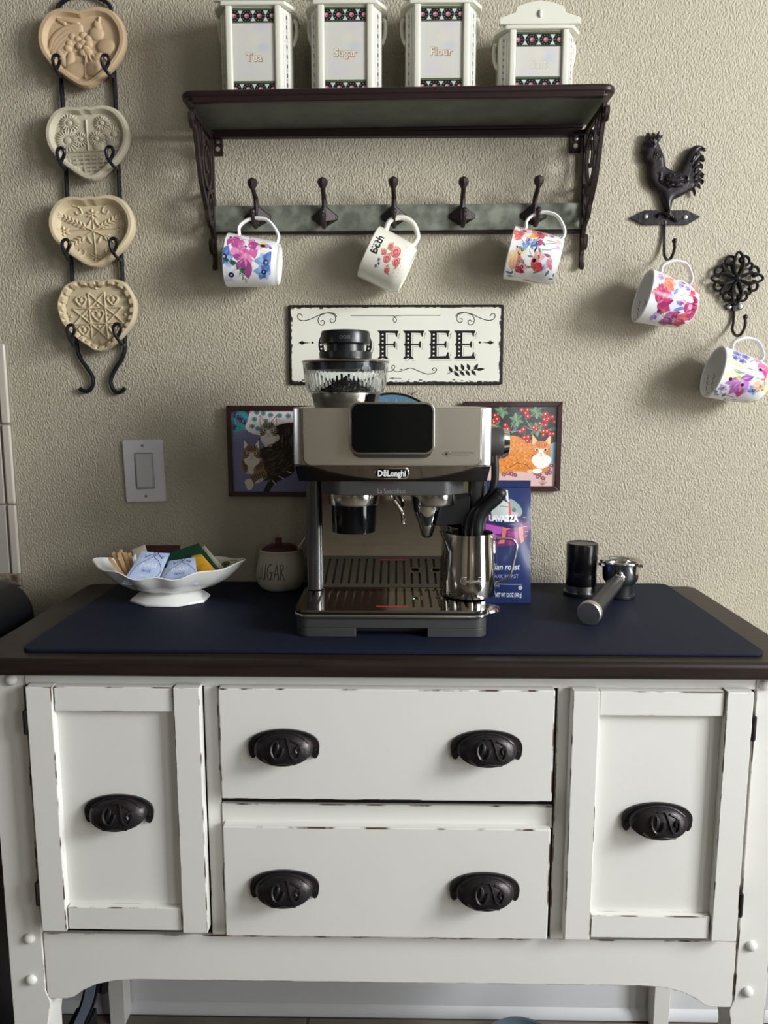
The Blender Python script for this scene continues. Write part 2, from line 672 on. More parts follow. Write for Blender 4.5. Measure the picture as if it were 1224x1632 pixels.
struct(w.build('added_window_3', WHITE_PLASTIC, angle=0))  # unseen frame added around the front lamp
# brown panelled door further left on that wall (seen only as a reflection in the polished steel)
w = MB().box(-1.30, -0.10, YF_, YF_ + .04, 0.0, 2.05)
struct(w.build('door_2', mat('brown_door', (92, 62, 52), 0.5), angle=0))

# floor: tiles in rows, set 2 mm proud of their grout
floor = struct(MB().box(XL - .1, XR + .1, YF_ - .1, 0.1, -.06, -.003).build('floor', mat('grout', (96, 90, 82), 0.9), angle=0))
TILE = mat('floor_tile', (120, 112, 100), 0.45, noise=((102, 94, 84), 9, (0.35, 0.7)), bump=(30, 0.0004))
ts = 0.457
tile_me = None
gx, gy = -0.187, -0.022
for i in range(-9, 6):
    for j in range(0, 13):
        x0, y1 = gx + i * ts + .0025, gy - j * ts - .0025
        if x0 < XL - .1 or x0 + ts > XR + .2: continue
        if tile_me is None:
            o = MB().box(0, ts - .005, -(ts - .005), 0, -.004, 0).build('tile', TILE, bevel=.002)
            tile_me = o
            o.location = (x0, y1, 0); o.parent = floor
        else:
            part_copy(tile_me, floor, (x0, y1, 0))

# baseboard with a quarter-round shoe
bb = [(0, 0), (-.022, 0), (-.022, .006), (-.018, .016), (-.012, .022), (-.012, .105), (-.009, .118), (-.004, .126), (0, .128)]
struct(MB().prism(bb, XL, XR, 'x').build('baseboard_back', mat('baseboard_paint', (205, 206, 208), 0.45)))

# kitchen side at the left edge: wall tiles with a bullnose border, granite counter corner
WTILE = mat('wall_tile', (176, 168, 160), 0.22)
BULL = mat('bullnose_tile', (198, 190, 178), 0.2)
bs = struct(MB().box(-1.60, -0.742, -.004, 0, 0.93, 1.40).build('trim_1', mat('tile_grout', (150, 142, 130), 0.9), angle=0))
zz = [P(20, 930).z, P(20, 803).z, P(14, 676).z, P(8, 547).z]
first = None
for i in range(3):
    for k in range(4):
        x1 = -0.762 - k * .152 + [.0, -.0, .0][i]
        MB().box(x1 - .149, x1 - .002, -.010, -.003, zz[i] + .0015, zz[i + 1] - .0015).build('tile', WTILE, bs, bevel=.0015)
    MB().box(-0.760, -0.743, -.011, -.003, zz[i] + .001, zz[i + 1] - .001).build('border_tile', BULL, bs, bevel=.004)
GRAN = mat('granite', (92, 80, 66), 0.25, noise=((150, 138, 120), 90, (0.4, 0.62)))
kc = thing('kitchen_counter', 'speckled granite kitchen counter corner under the wall tiles at left edge', 'counter', (-1.2, -.32, 0))
MB().box(-1.62, -0.742, -.64, -.002, .895, .932).build('worktop', GRAN, kc, bevel=.004)
MB().box(-1.62, -0.742, -.013, -.0125 + .010, .9325, .9575).build('splash_strip', GRAN, kc, bevel=.003)
MB().box(-1.60, -0.765, -.60, -.03, .0, .894).build('cabinet_body', mat('kitchen_cabinet', (82, 58, 46), 0.5), kc, bevel=.003)

# ------------------------------------------------------------------ sideboard
CREAM = mat('cream_paint', (222, 221, 216), 0.42, noise=((219, 218, 212), 5, (0.3, 0.8)))
WORN = mat('worn_edge', (218, 216, 209), 0.5, noise=((84, 58, 44), 26, (0.50, 0.60)))
CREAM2 = mat('cream_paint_plain', (220, 219, 214), 0.45)
ESP = mat('espresso_wood', (43, 33, 29), 0.36, spec=.3, noise=((30, 23, 21), 7, (0.35, 0.7), (1, 14, 14)), bump=(40, 0.0002, (1, 10, 10)))
FY = -0.432                      # cabinet face plane
SB = thing('sideboard', 'cream distressed sideboard with dark wood top, two doors and two drawers', 'sideboard', (-0.015, -.23, 0))
ZT = .938
CX0, CX1, CY0, CY1 = -0.608, 0.578, -.4575, -.008
# top board: rounded corners and a rounded front edge
MB().prism(rrect(CX0, CX1, CY0, CY1, .022), ZT - .026, ZT, 'z').build('top', ESP, SB, bevel=.008, seg=4)
bx0, bx1 = -0.588, 0.556
zb0, zb1 = P(612, 1491, FY).z - .004, ZT - .0265
MB().box(bx0 + .02, bx1 - .02, FY + .012, -.03, zb0, zb1).build('carcass', CREAM2, SB)
# legs: the front ones run the full height and show as posts
lx1 = P(38, 1090, FY).x; rx0 = P(1206, 1100, FY).x
for (a, b) in ((bx0, lx1), (rx0, bx1)):
    s = 1 if a < 0 else -1
    inner = b if s > 0 else a
    poly = [(a, zb1), (b, zb1), (b, 0.40), (b - s * 0 if s > 0 else b, .40), (b, 0), (a, 0)]
    if s > 0:
        poly = [(a, zb1), (b, zb1), (b, .402), (b + .006, .385), (b - .002, .33), (b - .006, 0), (a, 0)]
    else:
        poly = [(b, zb1), (a, zb1), (a, .402), (a - .006, .385), (a + .002, .33), (a + .006, 0), (b, 0)]
    MB().prism(poly, FY, FY + .052).build('leg', CREAM, SB, bevel=.0014, seg=2, worn=WORN)
for (a, b) in ((bx0 - .012, bx0 + .028), (bx1 - .028, bx1 + .012)):
    m_ = MB()
    m_.add([(a, -.058, .46), (b, -.058, .46), (b, -.014, .46), (a, -.014, .46),
            (a + .002, -.052, 0), (b - .006, -.052, 0), (b - .006, -.016, 0), (a + .002, -.016, 0)],
           [(0, 1, 2, 3), (4, 7, 6, 5), (0, 4, 5, 1), (1, 5, 6, 2), (2, 6, 7, 3), (3, 7, 4, 0)])
    m_.build('leg', CREAM2, SB, bevel=.002)
# face frame
zr = P(612, 1096, FY).z
MB().box(lx1 + .001, rx0 - .001, FY + .001, FY + .03, zr, zb1 - .0005).build('top_rail', CREAM, SB, bevel=.0014, seg=2, worn=WORN)
# bottom apron with scrolled ends
za = P(612, 1567, FY).z; zl = P(80, 1592, FY).z
x0, x1 = lx1 + .0015, rx0 - .0015
def apron_curve(x, d): return [(x + d * t, zl + (za - zl) * f) for t, f in ((.030, 0), (.042, .10), (.056, .42), (.076, .72), (.105, .93), (.14, 1))]
poly = [(x0, zb0), (x0, zl)] + apron_curve(x0, 1) + apron_curve(x1, -1)[::-1] + [(x1, zl), (x1, zb0)]
MB().prism(poly, FY + .001, FY + .022).build('apron', CREAM, SB, bevel=.0014, seg=2, worn=WORN)
# posts between doors and drawers, rail between drawers
for (pa, pb) in ((326, 351), (882, 907)):
    MB().box(P(pa + 3, 1250, FY).x, P(pb, 1250, FY).x, FY + .002, FY + .03, zb0, zr).build('post', CREAM, SB, bevel=.0014, seg=2, worn=WORN)
dx0, dx1 = P(352, 1250, FY).x + .003, P(880, 1250, FY).x
MB().box(dx0 - .003, dx1 + .002, FY + .0, FY + .03, P(612, 1318, FY).z, P(612, 1283, FY).z).build('drawer_rail', CREAM, SB, bevel=.0014, seg=2, worn=WORN)
MB().box(bx0 + .05, bx1 - .05, FY + .006, FY + .0118, zb0 + .002, zr).build('gap_shade_sheet', DARK_VOID, SB, angle=0)  # black sheet stands in for the shade inside the drawer and door gaps
# domed pegs on the posts
for (px_, py_) in ((18, 1083), (47, 1495), (50, 1561), (1219, 1091), (1197, 1507), (1191, 1580)):
    c = P(px_, py_, FY)
    MB().lathe([(.0085, 0), (.0083, .002), (.0068, .0045), (.004, .006), (.0001, .0066)], 18, Matrix.Translation((c.x, FY, c.z)) @ axes((0, -1, 0), (1, 0, 0))).build('peg', CREAM2, SB)


# cup pull: arched back plate, hollow half-dome with scroll relief, two screws
def cup_pull():
    A, B, D = .0425, .0235, .024
    b = MB()
    out = []
    for k in range(25):
        t = PI * k / 24
        out.append((.0505 * math.cos(t), .0265 * math.sin(t) ** 0.8 - .002))
    def ear(s):
        return [(s * (.0505 - .0065 + .0065 * math.cos(a)), -.003 - .0155 * math.sin(a)) for a in np.linspace(0.1, PI - .1, 7)]
    inn = [(.036 * math.cos(t), .014 * math.sin(t) - .002) for t in np.linspace(0, PI, 13)]
    poly = out[:-1] + [(-.0505, -.002)] + ear(-1)[1:] + [(-.0375, -.002)] + inn[::-1] + [(.0375, -.002)] + ear(1)[::-1][:-1]
    b.prism(poly, -.0005, -.0045)

    def S(u, v, o=0.0):
        w_ = math.sqrt(max(0, 1 - u * u))
        zt, zlip = B * w_ - .001, -.0185 * w_ - .001
        e = v * PI / 2
        return Vector((A * u, -.003 - (D + o) * w_ ** 0.8 * math.sin(e) - o, zt + (zlip - zt) * (1 - math.cos(e)) ** 1.15))
    b.grid(lambda i, j: S(math.sin((i * 2 - 1) * PI / 2), j), 28, 12)
    b.grid(lambda i, j: S(math.sin((i * 2 - 1) * PI / 2) * .94, j, -.0022) + Vector((0, .0005, 0)), 28, 10)

    def sc(path, r):
        b.tube([S(u, v, .0011) for u, v in path], r, 5)
    sp = [(-.20 + .25 * (1 - .10 * k / 6) * math.cos(k * .42) * (1 - k / 26), .62 + .27 * math.sin(k * .42) * (1 - k / 26)) for k in range(24)]
    sc(sp, [.0022 - .0011 * k / 24 for k in range(24)])
    sc(smooth([(-.1, .36), (.12, .34), (.22, .55), (.32, .80), (.50, .86), (.60, .70), (.53, .58), (.44, .66), (.48, .74)], 4), .0017)
    sc(smooth([(-.62, .9), (-.35, .97), (0, .93), (.25, .95), (.45, .98)], 4), .0013)
    sc(smooth([(.30, .40), (.45, .46), (.62, .55)], 4), .0016)
    sc(smooth([(-.14, .50), (-.17, .66), (-.2, .72)], 3), .0022)
    sc(smooth([(-.85, .35), (-.5, .16), (0, .12), (.5, .16), (.85, .35)], 4), .0012)
    for s in (-1, 1):
        b.lathe([(.0032, 0), (.003, .0016), (.001, .0022), (.0001, .0022)], 10, Matrix.Translation((s * .0440, -.0045, -.0055)) @ axes((0, -1, 0), (1, 0, 0)))
    return b


PULL = None
def put_pull(px_, py_, Y, parent):
    global PULL
    c = P(px_, py_, Y)
    par = wm(parent).translation
    loc = Vector((c.x, Y, c.z)) - par
    if PULL is None:
        PULL = cup_pull().build('handle', BLACK_IRON, parent, local=True, angle=50)
        PULL.location = loc
    else:
        part_copy(PULL, parent, loc)


# drawers
DY = FY - .016
for (y0, y1, hs) in ((1101, 1276, ((453, 1187), (775, 1189))), (1322, 1495, ((454, 1410), (772, 1414)))):
    z1_, z0_ = P(612, y0 - 2, DY).z, P(612, y1, DY).z
    d = MB().box(dx0 + .001, dx1 - .003, DY, FY + .012, z0_, z1_).build('drawer', CREAM, SB, bevel=.0020, seg=2, worn=WORN)
    for h in hs: put_pull(h[0], h[1], DY, d)

# doors: stiles stand proud of the rails, rails proud of the panel
OY = FY - .020
for side, (xa, xb, ya, yb, h) in (('l', (46, 322, 1096, 1486, (191, 1290))), ('r', (911, 1197, 1103, 1500, (1046, 1303)))):
    X0, X1 = P(xa, 1290, OY).x + (-.010 if side == 'l' else .006), P(xb, 1290, OY).x + (.0 if side == 'l' else .006)
    if side == 'l':
        X0, X1 = P(53, 1290, OY).x, P(324, 1290, OY).x
    else:
        X0, X1 = P(907, 1290, OY).x, P(1189, 1290, OY).x
    xm = (xa + xb) / 2
    Z1, Z0 = P(xm, ya, OY).z, P(xm, yb, OY).z
    sw = .037
    d = MB().box(X0 + .003, X1 - .003, FY - .006, FY + .001, Z0 + .002, Z1 - .002).build('door', CREAM, SB)
    for (a, b) in ((X0, X0 + sw), (X1 - sw, X1)):
        MB().box(a, b, OY, FY - .0005, Z0, Z1).build('stile', CREAM, d, bevel=.0014, seg=2, worn=WORN)
    rh = .037
    for (a, b) in ((Z1 - rh, Z1 - .001), (Z0 + .001, Z0 + rh)):
        MB().box(X0 + sw + .0015, X1 - sw - .0015, OY + .004, FY - .0055, a, b).build('rail', CREAM, d, bevel=.0014, seg=2, worn=WORN)
    for (hx, hy) in (((43, 1152), (60, 1426)) if side == 'l' else ((1197, 1162), (1181, 1444))):
        c = P(hx, hy, OY)
        ex = X0 - .003 if side == 'l' else X1 + .003
        MB().box(ex - .0035, ex + .0035, OY + .001, FY - .001, c.z - .017, c.z + .017).tube([(ex, OY + .002, c.z - .018), (ex, OY + .002, c.z + .018)], .003, 8).build('hinge', BLACK_IRON, d)
    put_pull(h[0], h[1], FY - .006, d)

# ------------------------------------------------------------------ navy mat on the sideboard
MATN = mat('navy_mat', (19, 25, 42), 0.62, spec=.22, noise=((24, 30, 48), 260, (0.35, 0.65)), bump=(420, 0.00025))
mat_o = MB().prism(rrect(-.540, .521, -.4285, -.012, .016), ZT + .0003, ZT + .0053, 'z').build('counter_mat', MATN, bevel=.0012)
tag(mat_o, 'thin navy blue rubber mat covering most of the sideboard top', 'mat')
MZ = ZT + .0056

# ------------------------------------------------------------------ things on the floor and at the left edge
kb = thing('kitchen_bin', 'slim tall black bin with rounded top and grey side panel, left of sideboard', 'bin', (-.70, -.26, 0))
prof = [(-.738, 0)] + [(-.660, 0), (-.655, .90)] + [(-.715 + .060 * math.cos(a), .915 + .060 * math.sin(a)) for a in np.linspace(.05, PI / 2, 8)] + [(-.738, .975)]
MB().prism(prof, -.36, -.14).build('body', mat('bin_black', (14, 15, 18), 0.35), kb, bevel=.006, seg=3)
pp = [(-.735, .06), (-.674, .06), (-.670, .87)] + [(-.718 + .048 * math.cos(a), .905 + .048 * math.sin(a)) for a in np.linspace(.0, PI / 2, 6)] + [(-.735, .953)]
MB().prism(pp, -.364, -.3605).build('side_panel', mat('bin_grey', (132, 134, 132), 0.4), kb, bevel=.001)

cs = thing('curved_stand', 'blue grey curved plastic strap with black edges under the sideboard', 'stand', (-.55, -.20, 0))
pts = [PX(148, 1545, -.22), PX(145, 1575, -.22), PX(139, 1600, -.22), PX(128, 1625, -.22), PX(118, 1650, -.22)]
path = [Vector((p[0], -.22, p[1])) for p in smooth(pts, 6)]
zmin = path[-1].z
def ribbon(wd, y0, y1, dx, grow=1.0):
    b = MB(); pl = []
    for p in path: pl.append((p.x + dx - wd / 2, p.z))
    pr_ = [(p.x + dx + wd / 2, p.z) for p in path[::-1]]
    return b.prism(pl + pr_, y0, y1)
ribbon(.018, -.226, -.210, 0).build('strap', mat('strap_blue', (112, 122, 140), 0.3), cs, bevel=.001)
ribbon(.027, -.222, -.19, .0).build('backing', mat('strap_black', (16, 18, 26), 0.4), cs, bevel=.001)
e = path[-1]
MB().box(e.x - .02, e.x + .02, -.24, -.16, 0, max(.01, zmin + .006)).build('foot', mat('strap_black', 0), cs, bevel=.003)
e = path[0]
MB().tube([(e.x, -.2, e.z - .01), (e.x + .012, -.2, e.z - .035), (e.x + .008, -.2, e.z - .06)], .009, 8).build('knob', mat('strap_black', 0), cs)

pc = PZ(832, 1668, .045)
pb = thing('pet_bowl', 'low blue grey bowl on the floor under the sideboard', 'bowl', (pc.x, pc.y, 0))
MB().lathe([(.001, .006), (.05, .006), (.062, .02), (.070, .044), (.074, .0455), (.0765, .043), (.072, .012), (.066, 0), (.001, 0)], 36, Matrix.Translation((pc.x, pc.y, 0))).build('bowl', mat('bowl_teal', (96, 112, 122), 0.25, 0.3), pb)
MB().tube([(pc.x - .070, pc.y, .040), (pc.x - .085, pc.y, .048), (pc.x - .105, pc.y, .048), (pc.x - .118, pc.y, .040)], [.008, .011, .012, .008], 10).build('tab', mat('bowl_dark', (40, 44, 46), 0.4), pb)

# ------------------------------------------------------------------ helpers for cast and moulded pieces
def ribbon_poly(path, w0):
    """outline of a strip of width w0 (number or list) along a 2D path"""
    n = len(path)
    ws = w0 if isinstance(w0, (list, tuple)) else [w0] * n
    L, R = [], []
    for i in range(n):
        a, b = path[max(0, i - 1)], path[min(n - 1, i + 1)]
        dx, dy = b[0] - a[0], b[1] - a[1]
        l = math.hypot(dx, dy) or 1
        nx, ny = -dy / l * ws[i] / 2, dx / l * ws[i] / 2
        L.append((path[i][0] + nx, path[i][1] + ny)); R.append((path[i][0] - nx, path[i][1] - ny))
    return L + R[::-1]


def strip(b, path, w0, a0, a1, axis='y'):
    """the same strip as a quad mesh with thickness (safe for curls)"""
    n = len(path)
    poly = ribbon_poly(path, w0)
    L, R = poly[:n], poly[n:][::-1]
    def t(p, a): return (p[0], a, p[1]) if axis == 'y' else ((a, p[0], p[1]) if axis == 'x' else (p[0], p[1], a))
    v = []
    for i in range(n): v += [t(L[i], a0), t(R[i], a0), t(R[i], a1), t(L[i], a1)]
    f = [(0, 1, 2, 3), tuple((n - 1) * 4 + k for k in (3, 2, 1, 0))]
    for i in range(n - 1):
        for k in range(4):
            l = (k + 1) % 4
            f.append((i * 4 + k, (i + 1) * 4 + k, (i + 1) * 4 + l, i * 4 + l))
    return b.add(v, f)


class Relief:
    """raised pattern sampled by a heightfield; coordinates -1..1, z up"""

    def __init__(self, n=420):
        self.n = n
        self.a = np.zeros((n, n))
        Y, X = np.mgrid[0:n, 0:n]
        self.X, self.Y = (X + .5) / n * 2 - 1, (Y + .5) / n * 2 - 1

    def _bb(self, pts, pad):
        n = self.n
        f = lambda v: int((v + 1) / 2 * n)
        x0, x1 = max(0, f(min(p[0] for p in pts) - pad)), min(n, f(max(p[0] for p in pts) + pad) + 2)
        y0, y1 = max(0, f(min(p[1] for p in pts) - pad)), min(n, f(max(p[1] for p in pts) + pad) + 2)
        return slice(y0, y1), slice(x0, x1)

    def ridge(self, pts, w, h, groove=False):
        s = self._bb(pts, w)
        d = _segd(self.X[s], self.Y[s], pts)
        v = h * np.sqrt(np.clip(1 - (d / w) ** 2, 0, 1))
        self.a[s] = self.a[s] - v if groove else np.maximum(self.a[s], v)

    def dome(self, cx, cy, rx, ry, h, ang=0, add=False):
        r = max(rx, ry)
        s = self._bb([(cx, cy)], r)
        a = math.radians(ang)
        X, Y = self.X[s] - cx, self.Y[s] - cy
        u, v = (X * math.cos(a) + Y * math.sin(a)) / rx, (-X * math.sin(a) + Y * math.cos(a)) / ry
        q = h * np.sqrt(np.clip(1 - u * u - v * v, 0, 1))
        self.a[s] = self.a[s] + q if add else np.maximum(self.a[s], q)

    def at(self, x, y):
        n = self.n
        fx, fy = min(max((x + 1) / 2 * n - .5, 0), n - 1.001), min(max((y + 1) / 2 * n - .5, 0), n - 1.001)
        i, j = int(fx), int(fy); fx -= i; fy -= j
        a = self.a
        return (a[j, i] * (1 - fx) + a[j, i + 1] * fx) * (1 - fy) + (a[j + 1, i] * (1 - fx) + a[j + 1, i + 1] * fx) * fy


def inflate(outline, y_back, depth, soft, step, relief=None, edge=.0):
    """flat cast figure: outline (x,z) triangulated, its front swelling towards the viewer"""
    xs, zs = [p[0] for p in outline], [p[1] for p in outline]
    out = [Vector(p) for p in outline]
    n = len(out)
    pts = []
    Xg, Zg = np.meshgrid(np.arange(min(xs), max(xs), step), np.arange(min(zs), max(zs), step))
    Xg[1::2] += step / 2
    d = _segd(Xg, Zg, list(outline) + [outline[0]])
    ins = np.zeros(Xg.shape, bool)
    c = list(outline) + [outline[0]]
    for (xa, ya), (xb, yb) in zip(c[:-1], c[1:]):
        if ya != yb: ins ^= ((ya > Zg) != (yb > Zg)) & (Xg < (xb - xa) * (Zg - ya) / (yb - ya) + xa)
    ok = ins & (d > step * .45)
    pts = [Vector((x, z)) for x, z in zip(Xg[ok], Zg[ok])]
    r = mgeo.delaunay_2d_cdt(out + pts, [(i, (i + 1) % n) for i in range(n)], [list(range(n))], 1, 1e-7)
    V = [(p.x, p.y) for p in r[0]]
    F = [tuple(f) for f in r[2]]
    dd = _segd(np.array([p[0] for p in V]), np.array([p[1] for p in V]), c)
    hh = edge + depth * np.sqrt(np.clip(1 - (1 - np.clip(dd / soft, 0, 1)) ** 2, 0, 1))
    b = MB()
    fr = [(x, y_back - h - (relief(x, z) if relief and q > step * .3 else 0), z) for (x, z), h, q in zip(V, hh, dd)]
    b.add(fr, F)
    b.add([(x, y_back, z) for x, z in V], [f[::-1] for f in F])
    m = len(outline)
    b.add([(p[0], y_back, p[1]) for p in outline] + [(p[0], y_back - edge, p[1]) for p in outline], [(i, (i + 1) % m, m + (i + 1) % m, m + i) for i in range(m)])
    return b


# ------------------------------------------------------------------ heart shaped stoneware moulds on a wire rack
HO = smooth([(0, .90), (.22, .955), (.48, .975), (.74, .86), (.93, .58), (1, .24), (.94, -.10), (.74, -.44), (.48, -.70), (.22, -.92), (.07, -.995), (0, -1.0)], 6)
HEART = HO + [(-x, z) for x, z in HO[-2:0:-1]]

def heart_pts(cx, cz, r, n=30):
    q = [(cx + r * x, cz + r * z) for x, z in smooth([(0, .45), (.3, .85), (.75, .8), (1, .35), (.75, -.2), (0, -1), (-.75, -.2), (-1, .35), (-.75, .8), (-.3, .85), (0, .45)], 4)]
    return q


def rel_cornucopia():
    R = Relief()
    for k in range(6):
        a = .18 * k
        R.ridge(smooth([(-.05, .52 - .05 * k), (-.35, .50 - .10 * k), (-.62, .30 - .15 * k), (-.74 + .05 * k, .0 - .16 * k)], 5), .075, .05)
    R.ridge(smooth([(-.08, .60), (-.3, .68), (-.5, .72), (-.38, .62)], 4), .05, .05)
    rr = np.random.RandomState(4)
    for (x, z) in [(-.10, .22), (.02, .30), (.13, .22), (.0, .12), (.12, .08), (.06, -.02), (-.08, .05), (-.02, -.12), (.10, -.10), (-.22, .28), (-.30, .12), (-.35, .0)]:
        R.dome(x, z, .095, .095, .085)
    R.dome(.32, .33, .17, .17, .09); R.dome(.36, .50, .09, .16, .08, 10)
    R.ridge([(.40, .62), (.42, .72)], .03, .06)
    R.dome(.52, .0, .22, .20, .10); R.dome(.20, -.52, .22, .2, .09); R.dome(-.22, -.55, .26, .22, .10)
    R.dome(-.5, -.22, .10, .26, .08, 20); R.dome(-.32, -.30, .10, .24, .08, -10); R.dome(.32, -.25, .16, .10, .07, 40)
    for k in range(5): R.ridge([(.02 + .1 * k, -.2), (.05 + .12 * k, -.36)], .025, .06)
    R.ridge([(.0, -.75), (.02, -.42), (.06, -.2)], .02, .07)
    return R


def rel_daisies():
    R = Relief()
    def daisy(cx, cz, r, n):
        for k in range(n):
            a = 2 * PI * k / n
            R.dome(cx + math.cos(a) * r * .66, cz + math.sin(a) * r * .66, r * .38, r * .10, .06, math.degrees(a))
        R.dome(cx, cz, r * .34, r * .34, .07)
    daisy(-.50, .10, .31, 22); daisy(-.42, .56, .24, 18); daisy(-.18, .12, .2, 16); daisy(.2, .12, .2, 16); daisy(.62, .22, .25, 20)
    daisy(.35, .52, .2, 16)
    R.dome(.22, -.08, .13, .13, .06); R.dome(.58, .0, .16, .14, .06); R.dome(.45, .32, .16, .10, .05, 30)
    R.ridge([(-.02, .62), (-.02, -.20)], .022, .05)
    R.ridge([(-.72, -.20), (.72, -.20)], .02, .05); R.ridge([(-.68, -.28), (.68, -.28)], .05, .035)
    for r in range(5):
        z = -.38 - r * .105
        hw = .62 - r * .13
        k = -hw + (.09 if r % 2 else 0)
        while k < hw:
            R.ridge([(k, z), (min(k + .14, hw), z)], .045, .055); k += .19
    for k in range(-4, 5):
        R.ridge([(k * .17, -.33), (k * .13, -.86)], .02, .04)
    return R


def rel_wheat():
    R = Relief()
    for s in (-1, 1):
        R.ridge([(-.80 * s, .52), (0, .04), (.62 * s, -.34)], .016, .05)
        for k in range(15):
            t = -.98 + k * .12
            x, z = -s * -t * -.78, .04
            x = s * .70 * t; z = .04 - .42 * t
            if abs(t) < .22: continue
            for q in (-1, 1):
                an = math.degrees(math.atan2(-.42 * (1 if t > 0 else -1), s * .70 * (1 if t > 0 else -1))) + q * 38
                R.dome(x + .07 * math.cos(math.radians(an)), z + .07 * math.sin(math.radians(an)), .075, .026, .055, an)
    R.ridge([(0, .5), (0, -.75)], .012, .035)
    R.ridge([(-.55, .08), (.55, .08)], .012, .035)
    for (cx, cz, r) in ((0, .50, .15), (0, -.66, .15), (-.70, .06, .15), (.70, .06, .15)):
        for k in range(6):
            a = PI / 6 + k * PI / 3
            R.dome(cx + r * .6 * math.cos(a), cz + r * .6 * math.sin(a), r * .42, r * .17, .055, math.degrees(a))
        R.dome(cx, cz, .03, .03, .06)
    for s in (-1, 1):
        for q in (1, -.9):
            R.ridge(smooth([(.42 * s, .74 * q - (.0 if q > 0 else .1)), (.30 * s, .70 * q), (.24 * s, .55 * q), (.34 * s, .5 * q), (.38 * s, .58 * q)], 4), .018, .04)
    for s in (-1, 1):
        R.dome(.12 * s, -.2, .03, .12, .05, -25 * s); R.dome(.08 * s, .26, .03, .12, .05, 25 * s)
        R.dome(.16 * s, .16, .028, .11, .05, 50 * s)
    return R


def rel_star():
    R = Relief()
    def line(*p): R.ridge(list(p), .018, .05)
    a, o = .20, .66
    P4 = [(0, .40), (.42, .0), (0, -.40), (-.42, 0)]
    line((-.2, .62), (-.2, .2), (-.2, -.2), (-.2, -.64)); line((.2, .62), (.2, -.64))
    line((-.62, .2), (.62, .2)); line((-.62, -.22), (.62, -.22))
    line((-.2, .62), (0, .40), (.2, .62)); line((-.2, -.64), (0, -.42), (.2, -.64))
    line((-.62, .2), (-.42, 0), (-.62, -.22)); line((.62, .2), (.42, 0), (.62, -.22))
    line((0, .40), (.42, 0), (0, -.42), (-.42, 0), (0, .40))
    for (x, z, r) in ((-.40, .40, .13), (.40, .40, .13), (-.38, -.40, .13), (.38, -.38, .13), (0, 0, .15)):
        q = heart_pts(x, z, r); R.ridge(q, .03, .055)
        R.dome(x, z + .01, r * .45, r * .45, .05)
    for (x, z) in ((0, .28), (0, -.30), (.28, 0), (-.28, 0), (-.68, 0), (.68, 0), (0, -.72), (.0, .74)):
        R.dome(x, z, .033, .033, .06)
    return R


def heart_mould(name, box, rgb, label, relief, kind, Yb=-.018):
    x0, x1, y0, y1 = box
    L, Rr, T, B = P(x0, (y0 + y1) / 2, -.034), P(x1, (y0 + y1) / 2, -.034), P((x0 + x1) / 2, y0, -.034), P((x0 + x1) / 2, y1, -.034)
    cx, cz = (L.x + Rr.x) / 2, (T.z + B.z) / 2
    hw, hh = (Rr.x - L.x) / 2, (T.z - B.z) / 2
    tilt = math.radians(2.0)
    base = smooth(HEART[::3], 8, True)
    o_ = []
    N = len(base)
    for i, (x, z) in enumerate(base):
        k = 1.0
        if kind == 'scallop':
            k = 1.0 + .006 * math.cos(i / N * 2 * PI * 14)
        if kind != 'plain' and abs(x) < .17 and z > .5:
            z += .075 * math.cos(x / .17 * PI / 2) ** 2
        o_.append((x * k, z * k))
    nr = 104
    def H(s, x, z):
        rim = .0
        if kind == 'plain':
            h = .006 + .008 * max(0, min(1, (s - .80) / .07)) if s < .93 else .014
            fl = s < .80
        elif kind == 'deep':
            h = .004 + .016 * max(0, min(1, (s - .76) / .12))
            fl = s < .76
        elif kind == 'scallop':
            h = .007 + .009 * max(0, min(1, (s - .80) / .05))
            fl = s < .8
        else:
            h = .006 + .010 * max(0, min(1, (s - .80) / .08))
            fl = s < .8
        if s > .95: h -= .010 * ((s - .95) / .05) ** 2
        if s < .86:
            k = min(1, (.86 - s) / .06)
            h += relief.at(x, z) * .066 * k
        if kind == 'scallop' and .78 < s < .93:
            th = math.atan2(z + .05, x)
            h -= .0055 * max(0, math.sin(th * 26)) * math.sin((s - .78) / .15 * PI)
        return h
    b = MB()
    verts, faces = [], []
    for j in range(nr + 1):
        s = (j / nr) ** .9
        for (x, z) in o_:
            verts.append((x * s * hw, -H(s, x * s, z * s), z * s * hh))
    n = len(o_)
    for j in range(nr):
        for i in range(n):
            k = (i + 1) % n
            faces.append((j * n + i, j * n + k, (j + 1) * n + k, (j + 1) * n + i))
    b.add(verts, faces)
    # rolled side and back
    b.add([(x * hw, -H(1, x, z), z * hh) for x, z in o_] + [(x * hw * .97, .004, z * hh * .97) for x, z in o_] + [(x * .9 * hw, .006, z * .9 * hh) for x, z in o_],
          [(i, (i + 1) % n, n + (i + 1) % n, n + i) for i in range(n)] + [(n + i, n + (i + 1) % n, 2 * n + (i + 1) % n, 2 * n + i) for i in range(n)] + [tuple(2 * n + i for i in range(n))])
    t = thing(name, label, 'mould', (cx, -.034 + .014, cz), Matrix.Rotation(-tilt, 4, 'Y'), 'heart shaped stoneware moulds on the wire rack')
    b.build('mould_body', mat('stoneware_' + kind, rgb, 0.62, noise=(tuple(c - 12 for c in rgb), 30, (.4, .75)), bump=(240, .0003)), t, local=True, angle=50)
    hz = (.925 if kind != 'plain' else .86) * hh
    MB().lathe([(.0026, 0), (.0026, .0005), (.0001, .0006)], 12, Matrix.Translation((0, -.0103 if kind == 'plain' else -.0125, hz)) @ axes((0, -1, 0), (1, 0, 0))).build('hang_hole', DARK_VOID, t, local=True)
    return t


